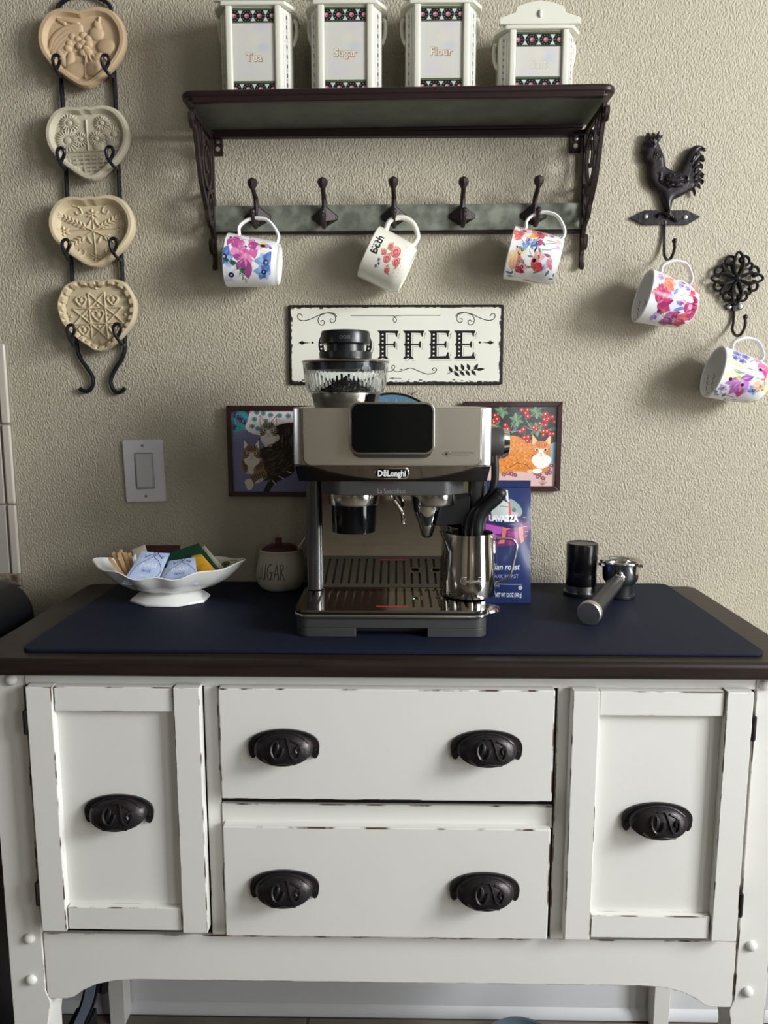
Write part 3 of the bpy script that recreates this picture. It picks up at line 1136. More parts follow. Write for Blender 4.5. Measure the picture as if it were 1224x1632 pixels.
heart_mould('heart_mould', (59, 201, 8, 138), (198, 172, 138), 'tan heart mould with horn of plenty relief, topmost on the rack', rel_cornucopia(), 'plain')
heart_mould('heart_mould', (72, 206, 166, 287), (198, 190, 168), 'pale heart mould with daisies over a woven basket relief, second from top', rel_daisies(), 'tab')
heart_mould('heart_mould', (78, 215, 310, 427), (204, 188, 156), 'cream heart mould with crossed wheat stalks and deep rim, third from top', rel_wheat(), 'deep')
heart_mould('heart_mould', (91, 218, 443, 561), (200, 184, 152), 'beige heart mould with quilt star and scalloped rim, lowest on the rack', rel_star(), 'scallop')

RK = thing('plate_rack', 'black wire plate rack hung on the wall holding four heart moulds', 'rack', (P(145, 300).x, -.008, P(145, 620).z))
def w3(pts, Y=-.008): return [Vector((P(x, y, Y).x, Y, P(x, y, Y).z)) for x, y in pts]
MB().tube(w3(smooth([(95, 24), (92, 14), (97, 6), (112, -4), (133, -8), (154, -4), (170, 4), (176, 12), (177, 24)], 4)), .0036, 8).build('top_arch', WIRE_BLACK, RK)
MB().tube(w3(smooth([(95, 20), (96, 60), (97, 120), (101, 180), (106, 290), (115, 440), (122, 545), (128, 570), (140, 588), (148, 602), (147, 616), (139, 624), (131, 622), (127, 619)], 5)), .0040, 8).build('bar', WIRE_BLACK, RK)
MB().tube(w3(smooth([(177, 20), (179, 60), (182, 120), (186, 200), (190, 300), (195, 440), (199, 545), (195, 570), (184, 588), (177, 604), (178, 616), (185, 625), (194, 624), (199, 618)], 5)), .0040, 8).build('bar', WIRE_BLACK, RK)
for (lx, ly, rx, ry) in ((90, 98, 168, 98), (97, 246, 175, 244), (105, 392, 181, 390), (113, 528, 187, 526)):
    for (hx, hy, side) in ((lx, ly, -1), (rx, ry, 1)):
        F_ = -.047
        q = [(0, 20, -.008), (1, 24, -.025), (1, 22, F_), (-3, 9, F_ - .004), (-6, -3, F_ - .005), (-3, -9.5, F_ - .005), (2.5, -9.5, F_ - .005), (5.5, -3, F_ - .004), (3.5, 5, F_ - .0), (0, 12, F_ + .001)]
        dx = 7 if side < 0 else 12
        pts = []
        for k, (ax, ay, yy) in enumerate(q):
            ox = dx if k == 0 else (dx * .8 if k == 1 else (dx * .5 if k == 2 else 0))
            p = P(hx + ax + ox, hy + ay, yy); pts.append((p.x, yy, p.z))
        MB().tube([Vector(p) for p in smooth(pts, 5)], .0030, 8).build('hook', WIRE_BLACK, RK)

# ------------------------------------------------------------------ wall shelf with hooks
SH = thing('wall_shelf', 'dark metal wall shelf with scroll brackets, galvanised board and five coat hooks', 'shelf', (0, -.0, 1.60))
RIM = mat('shelf_rim', (46, 33, 33), 0.34, 0.35, bump=(50, .0003))
GALV = mat('galvanised', (112, 116, 104), 0.5, 0.45, noise=((152, 156, 142), 46, (0.38, 0.66)), bump=(60, .0002))
GALV2 = mat('galvanised_under', (96, 100, 92), 0.55, 0.35, noise=((112, 116, 106), 26, (0.35, 0.68)))
SX0, SX1, SYF = -.356, .352, -.157
ZS0, ZS1 = 1.7835, 1.7955
tl = .003                                   # the shelf hangs a touch higher on the right
def sz(x): return tl * x / .35
outl = rrect(SX0, SX1, SYF, -.001, [.0, .0, .022, .022])
inl = rrect(SX0 + .012, SX1 - .012, SYF + .012, -.012, [.0, .0, .014, .014])
b = MB().prism(outl, ZS0, ZS1, 'z')
b.v = [Vector((p.x, p.y, p.z + sz(p.x))) for p in b.v]
b.build('shelf_board', RIM, SH, bevel=.005, seg=3)
for nm, lp in (('rim_front', (SYF + .0015, SYF + .012)), ('rim_back', (-.012, -.0015))):
    b = MB().box(SX0 + .02, SX1 - .02, lp[0], lp[1], ZS0 - .008, ZS0 + .002)
    b.v = [Vector((p.x, p.y, p.z + sz(p.x))) for p in b.v]
    b.build(nm, RIM, SH, bevel=.002)
b = MB().box(SX0 + .013, SX1 - .013, SYF + .0122, -.0125, ZS0 - .0025, ZS0 + .001)
b.v = [Vector((p.x, p.y, p.z + sz(p.x))) for p in b.v]
b.build('underside_panel', GALV2, SH)
MB().box(-.335, .335, -.0125, -.0012, ZS0 - .018, ZS0 - .0085).build('back_rail', RIM, SH)

ZBR = P(338, 424, -.01).z
def bracket(xc, s):
    b = MB()
    a0, a1 = xc - .0035, xc + .0035
    T = ZS0 - .009 + sz(xc)
    def st(pts, w_): strip(b, smooth(pts, 5), w_, a0, a1, 'x')
    b.box(a0, a1, SYF + .020, -.002, T - .010, T)
    b.box(a0, a1, -.012, -.002, ZBR + .018, T)
    # sweeping outer curve with a rolled scroll at each end
    st([(-.150, T - .012), (-.152, T - .022), (-.140, T - .030), (-.130, T - .020), (-.136, T - .010)], .006)
    st([(-.134, T - .008), (-.120, T - .040), (-.106, T - .075), (-.092, T - .105), (-.068, T - .130), (-.045, T - .150), (-.022, T - .168), (-.010, T - .186)], .009)
    st([(-.008, T - .180), (-.010, T - .196), (-.018, T - .208), (-.032, T - .206), (-.034, T - .192), (-.022, T - .188)], .007)
    # inner scrollwork
    def ring(cy, cz, ry, rz, w_, a=0, k=1.0):
        n = int(28 * k)
        strip(b, [(cy + ry * math.cos(a + 2 * PI * i / 28), cz + rz * math.sin(a + 2 * PI * i / 28)) for i in range(n + 1)], w_, a0 + .0005, a1 - .0005, 'x')
    ring(-.052, T - .062, .030, .042, .007)
    ring(-.052, T - .056, .013, .020, .006, .5, .8)
    ring(-.036, T - .134, .022, .028, .007)
    ring(-.036, T - .132, .009, .012, .005, 1.2, .8)
    st([(-.052, T - .104), (-.040, T - .108), (-.030, T - .104), (-.012, T - .098)], .006)
    st([(-.088, T - .012), (-.080, T - .036), (-.086, T - .060), (-.098, T - .068)], .006)
    st([(-.112, T - .012), (-.102, T - .026), (-.108, T - .044)], .006)
    st([(-.012, T - .040), (-.022, T - .030), (-.030, T - .014)], .006)
    b.lathe([(.006, -.0035), (.0065, 0), (.006, .0035)], 14, Matrix.Translation((xc, -.145, T - .016)) @ axes((1, 0, 0), (0, 1, 0)))
    # bottom finial
    b.box(a0, a1, -.010, -.002, ZBR - .004, ZBR + .022)
    strip(b, [(-.006, ZBR + .004), (-.013, ZBR - .006)], .008, a0, a1, 'x')
    return b.build('bracket', BROWN_IRON, SH, bevel=.0008)
bracket(P(342, 300, -.002).x - .002, 1); bracket(P(928, 300, -.002).x + .002, -1)
for (px_, py_) in ((347, 233), (916, 228)):
    c = P(px_, py_)
    b = MB().prism(rrect(c.x - .010, c.x + .010, c.z - .018, c.z + .018, [.008, .008, .002, .002]), -.0035, -.001)
    tb = b.build('mounting_tab', BROWN_IRON, SH, bevel=.0008)
    MB().lathe([(.0042, 0), (.0038, .0018), (.0001, .0026)], 12, Matrix.Translation((c.x + .001, -.0035, c.z + .006)) @ axes((0, -1, 0), (1, 0, 0))).build('screw', SCREW, tb)
    MB().lathe([(.0042, 0), (.0042, .0004), (.0001, .0005)], 12, Matrix.Translation((c.x + .001, -.0034, c.z - .006)) @ axes((0, -1, 0), (1, 0, 0))).build('keyhole', mat('wall_in_keyhole', (150, 142, 124), .8), tb)
q0, q1, q2, q3 = P(344, 330), P(927, 325), P(927, 366), P(344, 371)
bz0, bz1 = (q2.z + q3.z) / 2 - .001, (q0.z + q1.z) / 2
b = MB().box(q0.x, q1.x, -.009, -.001, bz0, bz1)
b.v = [Vector((p.x, p.y, p.z + sz(p.x) * .5)) for p in b.v]
gb = b.build('hook_board', GALV, SH, bevel=.0008)
MB().box(q0.x, q1.x, -.0095, -.001, bz0 - .0045, bz0 - .0005).build('board_lip', RIM, gb)

def coat_hook(px_, py_, kx, ky):
    c = P(px_, py_, -.009)
    x, z = c.x, c.z
    b = MB()
    # four-sided wing plate rising to a ridge
    b.add([(x - .025, -.009, z + .001), (x - .003, -.009, z + .019), (x + .003, -.009, z + .019), (x + .025, -.009, z + .001), (x + .024, -.009, z - .005), (x + .003, -.009, z - .017), (x - .003, -.009, z - .017), (x - .024, -.009, z - .005),
           (x - .023, -.0125, z), (x - .003, -.024, z + .014), (x + .003, -.024, z + .014), (x + .023, -.0125, z), (x + .022, -.0125, z - .005), (x + .003, -.026, z - .011), (x - .003, -.026, z - .011), (x - .022, -.0125, z - .005)],
          [(0, 1, 9, 8), (1, 2, 10, 9), (2, 3, 11, 10), (3, 4, 12, 11), (4, 5, 13, 12), (5, 6, 14, 13), (6, 7, 15, 14), (7, 0, 8, 15), (8, 9, 14, 15), (9, 10, 13, 14), (10, 11, 12, 13)])
    k = P(kx, ky, -.062)
    up = [(x, -.020, z - .002), (x, -.022, z + .016), (x, -.028, z + .030), (x + (k.x - x) * .5, -.042, z + (k.z - z) * .68), (k.x, -.060, k.z - .006), (k.x, -.062, k.z)]
    b.tube([Vector(p) for p in smooth(up, 5)], [.0052 - .0016 * i / 25 for i in range(26)], 8)
    b.lathe([(.0036, -.012), (.0085, -.004), (.0092, .001), (.0070, .0055), (.0001, .0085)], 8, Matrix.Translation(k) @ axes((k.x - x, -.3, 1), (1, 0, 0)))
    lo = [(x, -.020, z - .006), (x, -.024, z - .018), (x, -.036, z - .023), (x, -.050, z - .019), (x, -.060, z - .011), (x, -.063, z - .004)]
    b.tube([Vector(p) for p in smooth(lo, 5)], .0040, 8)
    b.sphere((x, -.063, z - .003), .0055, 10, 7)
    o = b.build('coat_hook', BROWN_IRON, SH, angle=30)
    for s in (-1, 1):
        MB().lathe([(.0026, 0), (.002, .0012), (.0001, .0016)], 8, Matrix.Translation((x + s * .019, -.0128, z - .0022)) @ axes((0, -1, 0), (1, 0, 0))).build('screw', BROWN_IRON, o)
    return Vector((x, -.052, z - .019))
HK = [coat_hook(*a) for a in ((411, 346, 402, 291), (518, 346, 514, 290), (628, 345, 627, 289), (736, 344, 739, 289), (850, 343, 859, 287))]

# ------------------------------------------------------------------ lidded canisters standing on the shelf
def lace_band(c, x0, x1, y0, y1, n=3.25):
    c.fill([(x0, y0), (x1, y0), (x1, y1), (x0, y1)], (24, 27, 25))
    h = y1 - y0
    c.fill([(x0, y0), (x1, y0), (x1, y0 + h * .14), (x0, y0 + h * .14)], (86, 96, 70))
    c.fill([(x0, y1 - h * .10), (x1, y1 - h * .10), (x1, y1), (x0, y1)], (70, 80, 62))
    p = (x1 - x0) / n
    cy = y0 + h * .54
    for k in range(int(n) + 2):
        cx = x0 + p * (k + .12)
        m_ = cx + p / 2
        for s in (-1, 1):
            c.fill([(max(x0, min(x1, m_ - p * .20)), cy + s * h * .34), (max(x0, min(x1, m_ + p * .20)), cy + s * h * .34), (max(x0, min(x1, m_)), cy + s * h * .04)], (196, 206, 204))
        if m_ < x1: c.ell(m_, cy, p * .07, h * .07, (120, 128, 122))
        c.ell(min(cx, x1), cy, h * .36, h * .36, (18, 21, 20)) if cx < x1 + h * .2 else None
        for q in range(10):
            a = q * .628
            if x0 < cx + h * .30 * math.cos(a) < x1: c.ell(cx + h * .30 * math.cos(a), cy + h * .30 * math.sin(a), h * .035, h * .035, (128, 136, 122))
        if cx < x1:
            c.ell(cx, cy, h * .17, h * .16, (168, 108, 122)); c.ell(cx - h * .05, cy - h * .04, h * .08, h * .07, (212, 160, 168)); c.ell(cx + h * .07, cy + h * .05, h * .06, h * .05, (124, 66, 82))


IVORY = mat('ivory_glaze', (220, 219, 204), 0.16, coat=0.5)
def bead_mat():
    c = Canvas(60, 400, (216, 216, 206))
    c.fill([(14, 0), (46, 0), (46, 400), (14, 400)], (200, 198, 190))
    for k in range(9):
        y = 20 + k * 45
        c.ell(30, y, 7, 12, (96, 88, 92)); c.ell(30, y + 22, 4, 7, (140, 132, 132)); c.stroke([(16, y + 22), (24, y + 10)], 2, (170, 166, 160)); c.stroke([(44, y + 22), (36, y + 10)], 2, (170, 166, 160))
    return print_mat('canister_side_print', c, .2, .4)
BEADM = bead_mat()

def canister(word, px0, px1, y_top, zb, label, pale=False, low=False):
    Yf = -.118
    xl, xr = P(px0, 80, Yf).x, P(px1, 80, Yf).x        # front panel edges
    xc, hw = (xl + xr) / 2, (xr - xl) / 2
    zt = P((px0 + px1) / 2, y_top, Yf).z
    H = zt - zb
    cw, ch = .0115, .013                                # column width, chamfer
    t = thing('canister', label, 'canister', (xc, -.07, zb), None, 'ceramic canisters on the wall shelf')
    X = hw + cw
    k = hw / .0395
    plan = [(xl, Yf), (xr, Yf), (xc + X, Yf + .001), (xc + X + ch, Yf + .024), (xc + X + ch, -.040), (xc + X, -.018), (xc - X, -.018), (xc - X - ch, -.040), (xc - X - ch, Yf + .024), (xc - X, Yf + .001)]
    MB().prism(plan, zb, zt, 'z').build('body', IVORY, t, bevel=.002)
    # front panel print
    W_, H_ = 300, int(300 * H / (2 * hw))
    c = Canvas(W_, H_, (208, 206, 197))
    for (cx, cy, r, col) in ((80, 70, 60, (204, 208, 190)), (210, 120, 70, (204, 198, 206)), (220, H_ * .45, 50, (192, 196, 206)), (90, H_ * .7, 80, (206, 202, 206)), (160, H_ * .35, 50, (216, 208, 196))):
        for q in range(10): c.ell(cx, cy, r * (1 - q / 10), r * .8 * (1 - q / 10), col, .16, soft=14)
    bh = .024 / H * H_
    lace_band(c, 0, W_, 0, bh); lace_band(c, 0, W_, H_ - bh, H_)
    sz_ = {'Tea': 78, 'Sugar': 76, 'Flour': 76, 'Salt': 82}[word]
    ty = {'Tea': .60, 'Sugar': .56, 'Flour': .56, 'Salt': .60}[word] * H_
    col = (198, 192, 178) if pale else (158, 128, 100)
    for d in ((4, 4), (2.5, 2.5)): c.text(word, W_ / 2 + d[0], ty + d[1], sz_, col, align='c', bold=.045)
    c.text(word, W_ / 2, ty, sz_, col, align='c', bold=.045)
    c.text(word, W_ / 2, ty, sz_, (210, 208, 198) if pale else (228, 224, 212), align='c', bold=.012)
    m_ = print_mat('canister_print_' + word.lower(), c, .2, .4)
    MB().add([(xl + .0008, Yf - .0004, zb + .001), (xr - .0008, Yf - .0004, zb + .001), (xr - .0008, Yf - .0004, zt - .002), (xl + .0008, Yf - .0004, zt - .002)], [(0, 1, 2, 3)], [[(0, 0), (1, 0), (1, 1), (0, 1)]]).build('front_panel', m_, t, normals=False, angle=0)
    for s in (-1, 1):
        xa = xc + s * (hw + cw / 2)
        MB().prism(rrect(xa - cw / 2, xa + cw / 2, Yf - .0042, Yf + .004, .003, 3), zb + .0005, zt - .0005, 'z').build('column', IVORY, t)
        p0, p1 = Vector((xc + s * (X + .0006), Yf + .0012, 0)), Vector((xc + s * (X + ch + .0006), Yf + .0238, 0))
        q0, q1 = p0.lerp(p1, .18), p0.lerp(p1, .82)
        MB().add([(q0.x, q0.y, zb + .001), (q1.x, q1.y, zb + .001), (q1.x, q1.y, zt - .006), (q0.x, q0.y, zt - .006)], [(0, 1, 2, 3)], [[(0, 0), (1, 0), (1, 1), (0, 1)]]).build('beaded_strip', BEADM, t, normals=False, angle=0)
    # lid: cornice and curved pediment with a small boss
    lo = .005
    pl2 = [(xc + (x - xc) * (1 + lo / hw), y - (lo if y < -.07 else -.002)) for x, y in plan]
    lid = MB().prism(pl2, zt + .0004, zt + .007, 'z').build('lid', IVORY, t, bevel=.002)
    w_ = X + ch + .004
    ped = [(-w_, 0), (-w_, .010), (-w_ * .62, .018), (-w_ * .58, .027), (-w_ * .30, .033), (0, .036), (w_ * .30, .033), (w_ * .58, .027), (w_ * .62, .018), (w_, .010), (w_, 0)]
    MB().prism([(xc + x, zt + .0068 + z) for x, z in ped], Yf - .006, Yf + .004).prism([(xc + x * .8, zt + .0068 + z * .9) for x, z in ped], Yf + .004, -.03).build('pediment', IVORY, lid, bevel=.0015)
    MB().sphere((xc, Yf - .0065, zt + .022), .005, 12, 8, (.7, .7, 1.25)).build('boss', IVORY, lid)
    for k_ in range(8):
        a = 2 * PI * k_ / 8
    for s in (-1, 1):
        e = [(xc + s * (X + ch), -.075, zt - .004), (xc + s * (X + ch + .004), -.072, zt - .003), (xc + s * (X + ch + .006), -.070, zt - .014), (xc + s * (X + ch + .004), -.070, zt - .030), (xc + s * (X + ch - .001), -.076, zt - .044)]
        MB().tube([Vector(p) for p in smooth(e, 4)], .0034, 8).build('ear_handle', IVORY, t)
    return t
for (wd, a, b_, yt, lab, pale) in (('Tea', 371, 438, 10, 'tall ivory canister lettered Tea, leftmost on the shelf', False), ('Sugar', 517, 584, 8, 'tall ivory canister lettered Sugar, second from left on shelf', False),
                                   ('Flour', 670, 737, 7, 'tall ivory canister lettered Flour, third from left on shelf', False), ('Salt', 822, 895, 48, 'short ivory canister with faded Salt lettering, rightmost on shelf', True)):
    xx = P((a + b_) / 2, 100, -.118).x
    canister(wd, a, b_, yt, ZS1 + sz(xx) + .0012, lab, pale)

# ------------------------------------------------------------------ mugs
def mug_canvas(bg=(240, 240, 240)):
    c = Canvas(420, 1120, bg)
    def q(xf, yf):
        return xf * 420, math.acos(max(-1, min(1, 1 - 2 * yf))) / PI * 560
    return c, q


def bloom(c, x, y, r, cols, n, rng, core=None, sq=1.0):
    for k in range(n):
        a = 360 * k / n + rng.uniform(-14, 14)
        c.petal(x, y, a, r * rng.uniform(.85, 1.15), r * .75 * sq, cols[k % len(cols)], .85, 3)
        c.petal(x, y, a + 8, r * .75, r * .28, cols[(k + 1) % len(cols)], .6, 3)
    if core: c.ell(x, y, r * .26, r * .24, core, 1, soft=3); c.ell(x, y, r * .10, r * .1, (220, 214, 200), .8)


def scatter(c, rng, pal, n, y0, y1):
    for _ in range(n):
        x, y = rng.uniform(20, 400), rng.uniform(y0, y1)
        bloom(c, x, y, rng.uniform(24, 60), pal[rng.randint(len(pal))], 5, rng, (60, 40, 60))
        a = rng.uniform(0, 360)
        c.petal(x + 40 * math.cos(a), y + 40 * math.sin(a), math.degrees(a), 46, 18, (96, 120, 86), .8)


PINK, BLUE, YEL = [(206, 96, 156), (226, 140, 186), (176, 70, 140)], [(110, 150, 206), (160, 190, 226), (70, 100, 170)], [(240, 226, 150), (246, 240, 200), (222, 196, 120)]
RED, LIL = [(206, 80, 90), (226, 130, 130), (170, 50, 76)], [(170, 150, 206), (206, 192, 228), (126, 104, 176)]
MAG = [(168, 50, 104), (206, 100, 140), (140, 36, 80)]

def art_mug_1():
    c, q = mug_canvas()
    rng = np.random.RandomState(5)
    def Q(cx, cy): return q((cx - 100) / 970, (cy - 380) / 930)   # close-up px
    for (x, y, r, col) in ((400, 850, 120, (246, 220, 228)), (880, 760, 120, (222, 228, 244)), (300, 620, 120, (248, 220, 230)), (650, 1150, 140, (226, 228, 226))):
        p = Q(x, y)
        for k in range(8): c.ell(p[0], p[1], r * .5 * (1 - k / 8), r * .5 * (1 - k / 8), col, .18, soft=14)
    for (x, y) in ((550, 430),): c.stroke([Q(540, 470), Q(550, 440), Q(500, 395)], 4, (40, 50, 44))
    c.stroke([Q(350, 500), Q(600, 500)], 4, (70, 100, 80)); c.stroke([Q(590, 840), Q(740, 930)], 4, (90, 100, 110)); c.stroke([Q(580, 900), Q(620, 1000)], 5, (90, 70, 100))
    # pink orchid-like sprays
    for (x, y, a, L, w_) in ((230, 500, -30, 80, 26), (240, 500, 20, 70, 40), (230, 510, 110, 70, 30), (260, 540, 60, 90, 44), (500, 640, 130, 110, 54), (480, 600, 200, 80, 44), (560, 560, -60, 60, 44), (600, 580, 20, 80, 60), (620, 640, 70, 80, 54), (540, 620, -20, 90, 60),
                              (400, 720, 150, 80, 60), (420, 720, 40, 90, 70), (510, 760, 80, 120, 74), (520, 850, 100, 90, 60), (530, 880, 84, 130, 66), (470, 900, 130, 90, 34), (440, 860, 190, 60, 34)):
        p = Q(x, y); c.petal(p[0], p[1], a, L * 1.12, w_ * 1.3, PINK[(x + y) % 3] if y < 860 else (150, 70, 130), .92, 3)
        c.petal(p[0], p[1], a + 6, L * .4, w_ * .28, (236, 170, 200), .7, 3)
    p = Q(205, 500); c.ell(*p, 9, 12, (110, 30, 70)); p = Q(480, 620); c.petal(*p, 30, 26, 14, (60, 30, 60))
    # yellow and violet pansy
    for (a, col) in ((-90, YEL[0]), (110, YEL[1]), (60, YEL[1]), (-10, (180, 150, 206)), (140, (220, 206, 230))):
        p = Q(800, 570); c.petal(*p, a, 66, 50, col, .95, 3)
    p = Q(800, 570); c.ell(*p, 22, 16, (70, 30, 40)); p = Q(940, 590); c.ell(*p, 12, 12, (110, 80, 150))
    # blue flowers right and left
    for (x, y, r) in ((890, 900, 92), (850, 1080, 80), (140, 860, 84)):
        p = Q(x, y); bloom(c, p[0], p[1], r, BLUE, 6, rng, (40, 40, 80))
    for (x, y) in ((270, 950), (230, 920), (320, 980), (420, 1060)):
        p = Q(x, y); c.petal(*p, rng.uniform(0, 360), 46, 26, (50, 84, 72), .95); c.petal(*p, 40, 50, 20, (60, 100, 80), .9)
    p = Q(260, 1150); bloom(c, p[0], p[1], 84, [(214, 216, 226), (232, 232, 238), (196, 200, 214)], 5, rng, (30, 32, 70))
    for k in range(8): p = Q(400 + k * 14, 1050 + k * 26); c.petal(*p, 30 + 40 * (k % 3), 30, 12, (110, 130, 84), .8)
    scatter(c, rng, [PINK, BLUE, LIL], 9, 600, 1090)
    c.fill([(378, 0), (420, 0), (420, 1120), (378, 1120)], (242, 242, 242))
    return print_mat('mug_print_pink_blue', c, .15, .5)


def art_mug_2():
    c, q = mug_canvas((232, 230, 214))
    rng = np.random.RandomState(9)
    U = 420
    def Q(u, v): return q(u, v)
    # name in blackletter-like strokes running across the mug
    c.text('Beth', *Q(.25, .56), 98, (34, 40, 52), ang=-90, sx=.72, bold=.03)
    for v in (.53, .47, .42, .375, .345):
        p = Q(.10, v); c.fill([(p[0] - 4, p[1]), (p[0] + 4, p[1] - 8), (p[0] + 10, p[1] - 2), (p[0] + 2, p[1] + 8)], (34, 40, 52))
    roses = [(.62, .36, 44), (.50, .54, 34), (.46, .30, 26), (.60, .72, 26), (.72, .52, 34), (.38, .46, 24)]
    for (u, v, r) in roses:
        for k in range(3): p = Q(u + rng.uniform(-.08, .08), v + rng.uniform(-.08, .08)); c.petal(*p, rng.uniform(0, 360), r * 1.3, r * .5, (142, 152, 104), .9)
    for (u, v, r) in roses:
        p = Q(u, v)
        c.ell(*p, r, r * .95, (204, 110, 112)); c.ell(p[0] - r * .1, p[1] - r * .1, r * .8, r * .75, (232, 164, 160)); c.ell(*p, r * .55, r * .52, (196, 84, 92)); c.ell(p[0] + 2, p[1] + 2, r * .3, r * .28, (222, 140, 140))
        c.stroke([(p[0] - r * .7, p[1]), (p[0], p[1] + r * .7), (p[0] + r * .7, p[1] - r * .1)], 4, (164, 50, 64), .8)
    for (u, v) in ((.35, .62), (.38, .68), (.34, .74)): p = Q(u, v); bloom(c, p[0], p[1], 15, [(110, 96, 150), (80, 70, 126)], 5, rng, (40, 34, 70))
    for _ in range(26):
        p = Q(rng.uniform(.34, .86), rng.uniform(.16, .86)); c.petal(*p, rng.uniform(0, 360), 16, 7, [(170, 176, 130), (220, 190, 120), (190, 120, 120)][rng.randint(3)], .8)
    return print_mat('mug_print_roses', c, .18, .5)


def art_mug_3():
    c, q = mug_canvas()
    rng = np.random.RandomState(12)
    def Q(cx, cy):
        u = ((cx - 175) * .983 + (cy - 700) * .185) / 900
        v = .5 + (-(cx - 175) * .185 + (cy - 700) * .983) / (880 - 110 * u)
        return q(u, min(.99, max(.01, v)))
    for (x, y, r, col) in ((300, 450, 130, (250, 232, 190)), (500, 520, 100, (250, 222, 170)), (950, 420, 120, (206, 224, 236)), (420, 680, 110, (206, 222, 240)), (700, 1100, 160, (206, 214, 212)), (250, 850, 120, (246, 226, 190)), (1000, 620, 90, (250, 214, 214))):
        p = Q(x, y)
        for k in range(8): c.ell(p[0], p[1], r * .45 * (1 - k / 8), r * .45 * (1 - k / 8), col, .22, soft=14)
    scatter(c, rng, [[(226, 160, 160), (240, 196, 190), (206, 130, 140)], YEL, BLUE, LIL], 11, 50, 510)
    # dark-eyed red poppy
    p = Q(690, 440)
    for a in (-160, -70, 10, 60, 120, 160): c.petal(*p, a, 76, 56, RED[abs(a) % 3], .9, 3)
    for (x, y, a, L) in ((720, 560, 95, 60), (860, 470, 30, 46), (560, 360, 190, 60), (480, 350, 160, 40)): pp_ = Q(x, y); c.petal(*pp_, a, L, 36, (196, 70, 110), .9, 3)
    c.ell(*p, 22, 20, (50, 22, 34)); c.ell(*p, 12, 11, (130, 100, 110)); c.ell(*p, 7, 7, (50, 22, 34))
    p = Q(585, 505); c.ell(*p, 26, 20, (242, 178, 50), .9, soft=8)
    for (x, y, a, L, w_, col) in ((300, 450, 20, 60, 40, (238, 190, 110)), (330, 470, 200, 60, 40, (226, 120, 110)), (260, 560, 320, 70, 40, (222, 110, 110)), (430, 480, 190, 60, 30, (190, 90, 130)), (330, 800, 80, 90, 50, (206, 110, 110)), (230, 740, 60, 90, 60, (232, 206, 150)), (250, 860, 80, 80, 50, (226, 180, 130)),
                              (300, 1000, 20, 70, 40, (170, 60, 70)), (360, 1040, 10, 50, 26, (150, 50, 60)), (640, 950, 40, 66, 60, (176, 40, 50)), (660, 900, 110, 60, 50, (190, 60, 70)), (640, 1040, -20, 50, 40, (200, 80, 80)), (660, 800, 90, 60, 30, (222, 150, 140)), (900, 860, 100, 70, 36, (214, 140, 160)), (880, 950, 60, 50, 24, (200, 110, 140)), (900, 850, 190, 60, 16, (150, 80, 110)), (1080, 620, 200, 50, 30, (240, 180, 176)), (1060, 700, 180, 36, 24, (220, 160, 190)), (430, 1160, 5, 90, 26, (190, 110, 120)), (560, 1190, 5, 90, 22, (180, 120, 130))):
        p = Q(x, y); c.petal(*p, a, L * 1.12, w_ * 1.3, col, .9, 3); c.petal(*p, a + 8, L * .4, w_ * .25, (250, 226, 216), .5, 3)
    for (x, y) in ((450, 660), (530, 650), (400, 720)): p = Q(x, y); c.petal(*p, -30, 50, 32, (130, 160, 206), .9, 3); c.petal(*p, 200, 30, 22, (96, 130, 190), .9, 3)
    p = Q(1050, 490); c.petal(*p, 40, 40, 26, (120, 156, 210), .9)
    p = Q(630, 730); c.ell(*p, 7, 22, (40, 40, 60), ang=15); p = Q(320, 685); c.ell(*p, 6, 6, (70, 40, 50))
    for pts in ([(545, 660), (750, 650), (1000, 610)], [(800, 570), (960, 600)], [(740, 735), (860, 740), (1000, 700)], [(360, 540), (440, 630)], [(540, 690), (530, 760), (560, 800)], [(450, 870), (440, 930), (500, 1000)], [(560, 660), (600, 560)], [(330, 900), (410, 930)]):
        c.stroke([Q(*p_) for p_ in pts], 4, (70, 76, 84), .9)
    p = Q(620, 900); c.ell(*p, 16, 14, (40, 16, 26))
    for (x, y, a) in ((140, 1050, 10), (160, 1100, 0), (880, 1160, 20), (960, 1100, 70), (340, 320, 10), (880, 1050, 110)): p = Q(x, y); c.petal(*p, a, 60, 20, (84, 110, 118), .9, 3)
    scatter(c, rng, [RED, YEL, LIL], 9, 620, 1090)
    return print_mat('mug_print_red_poppy', c, .15, .5)


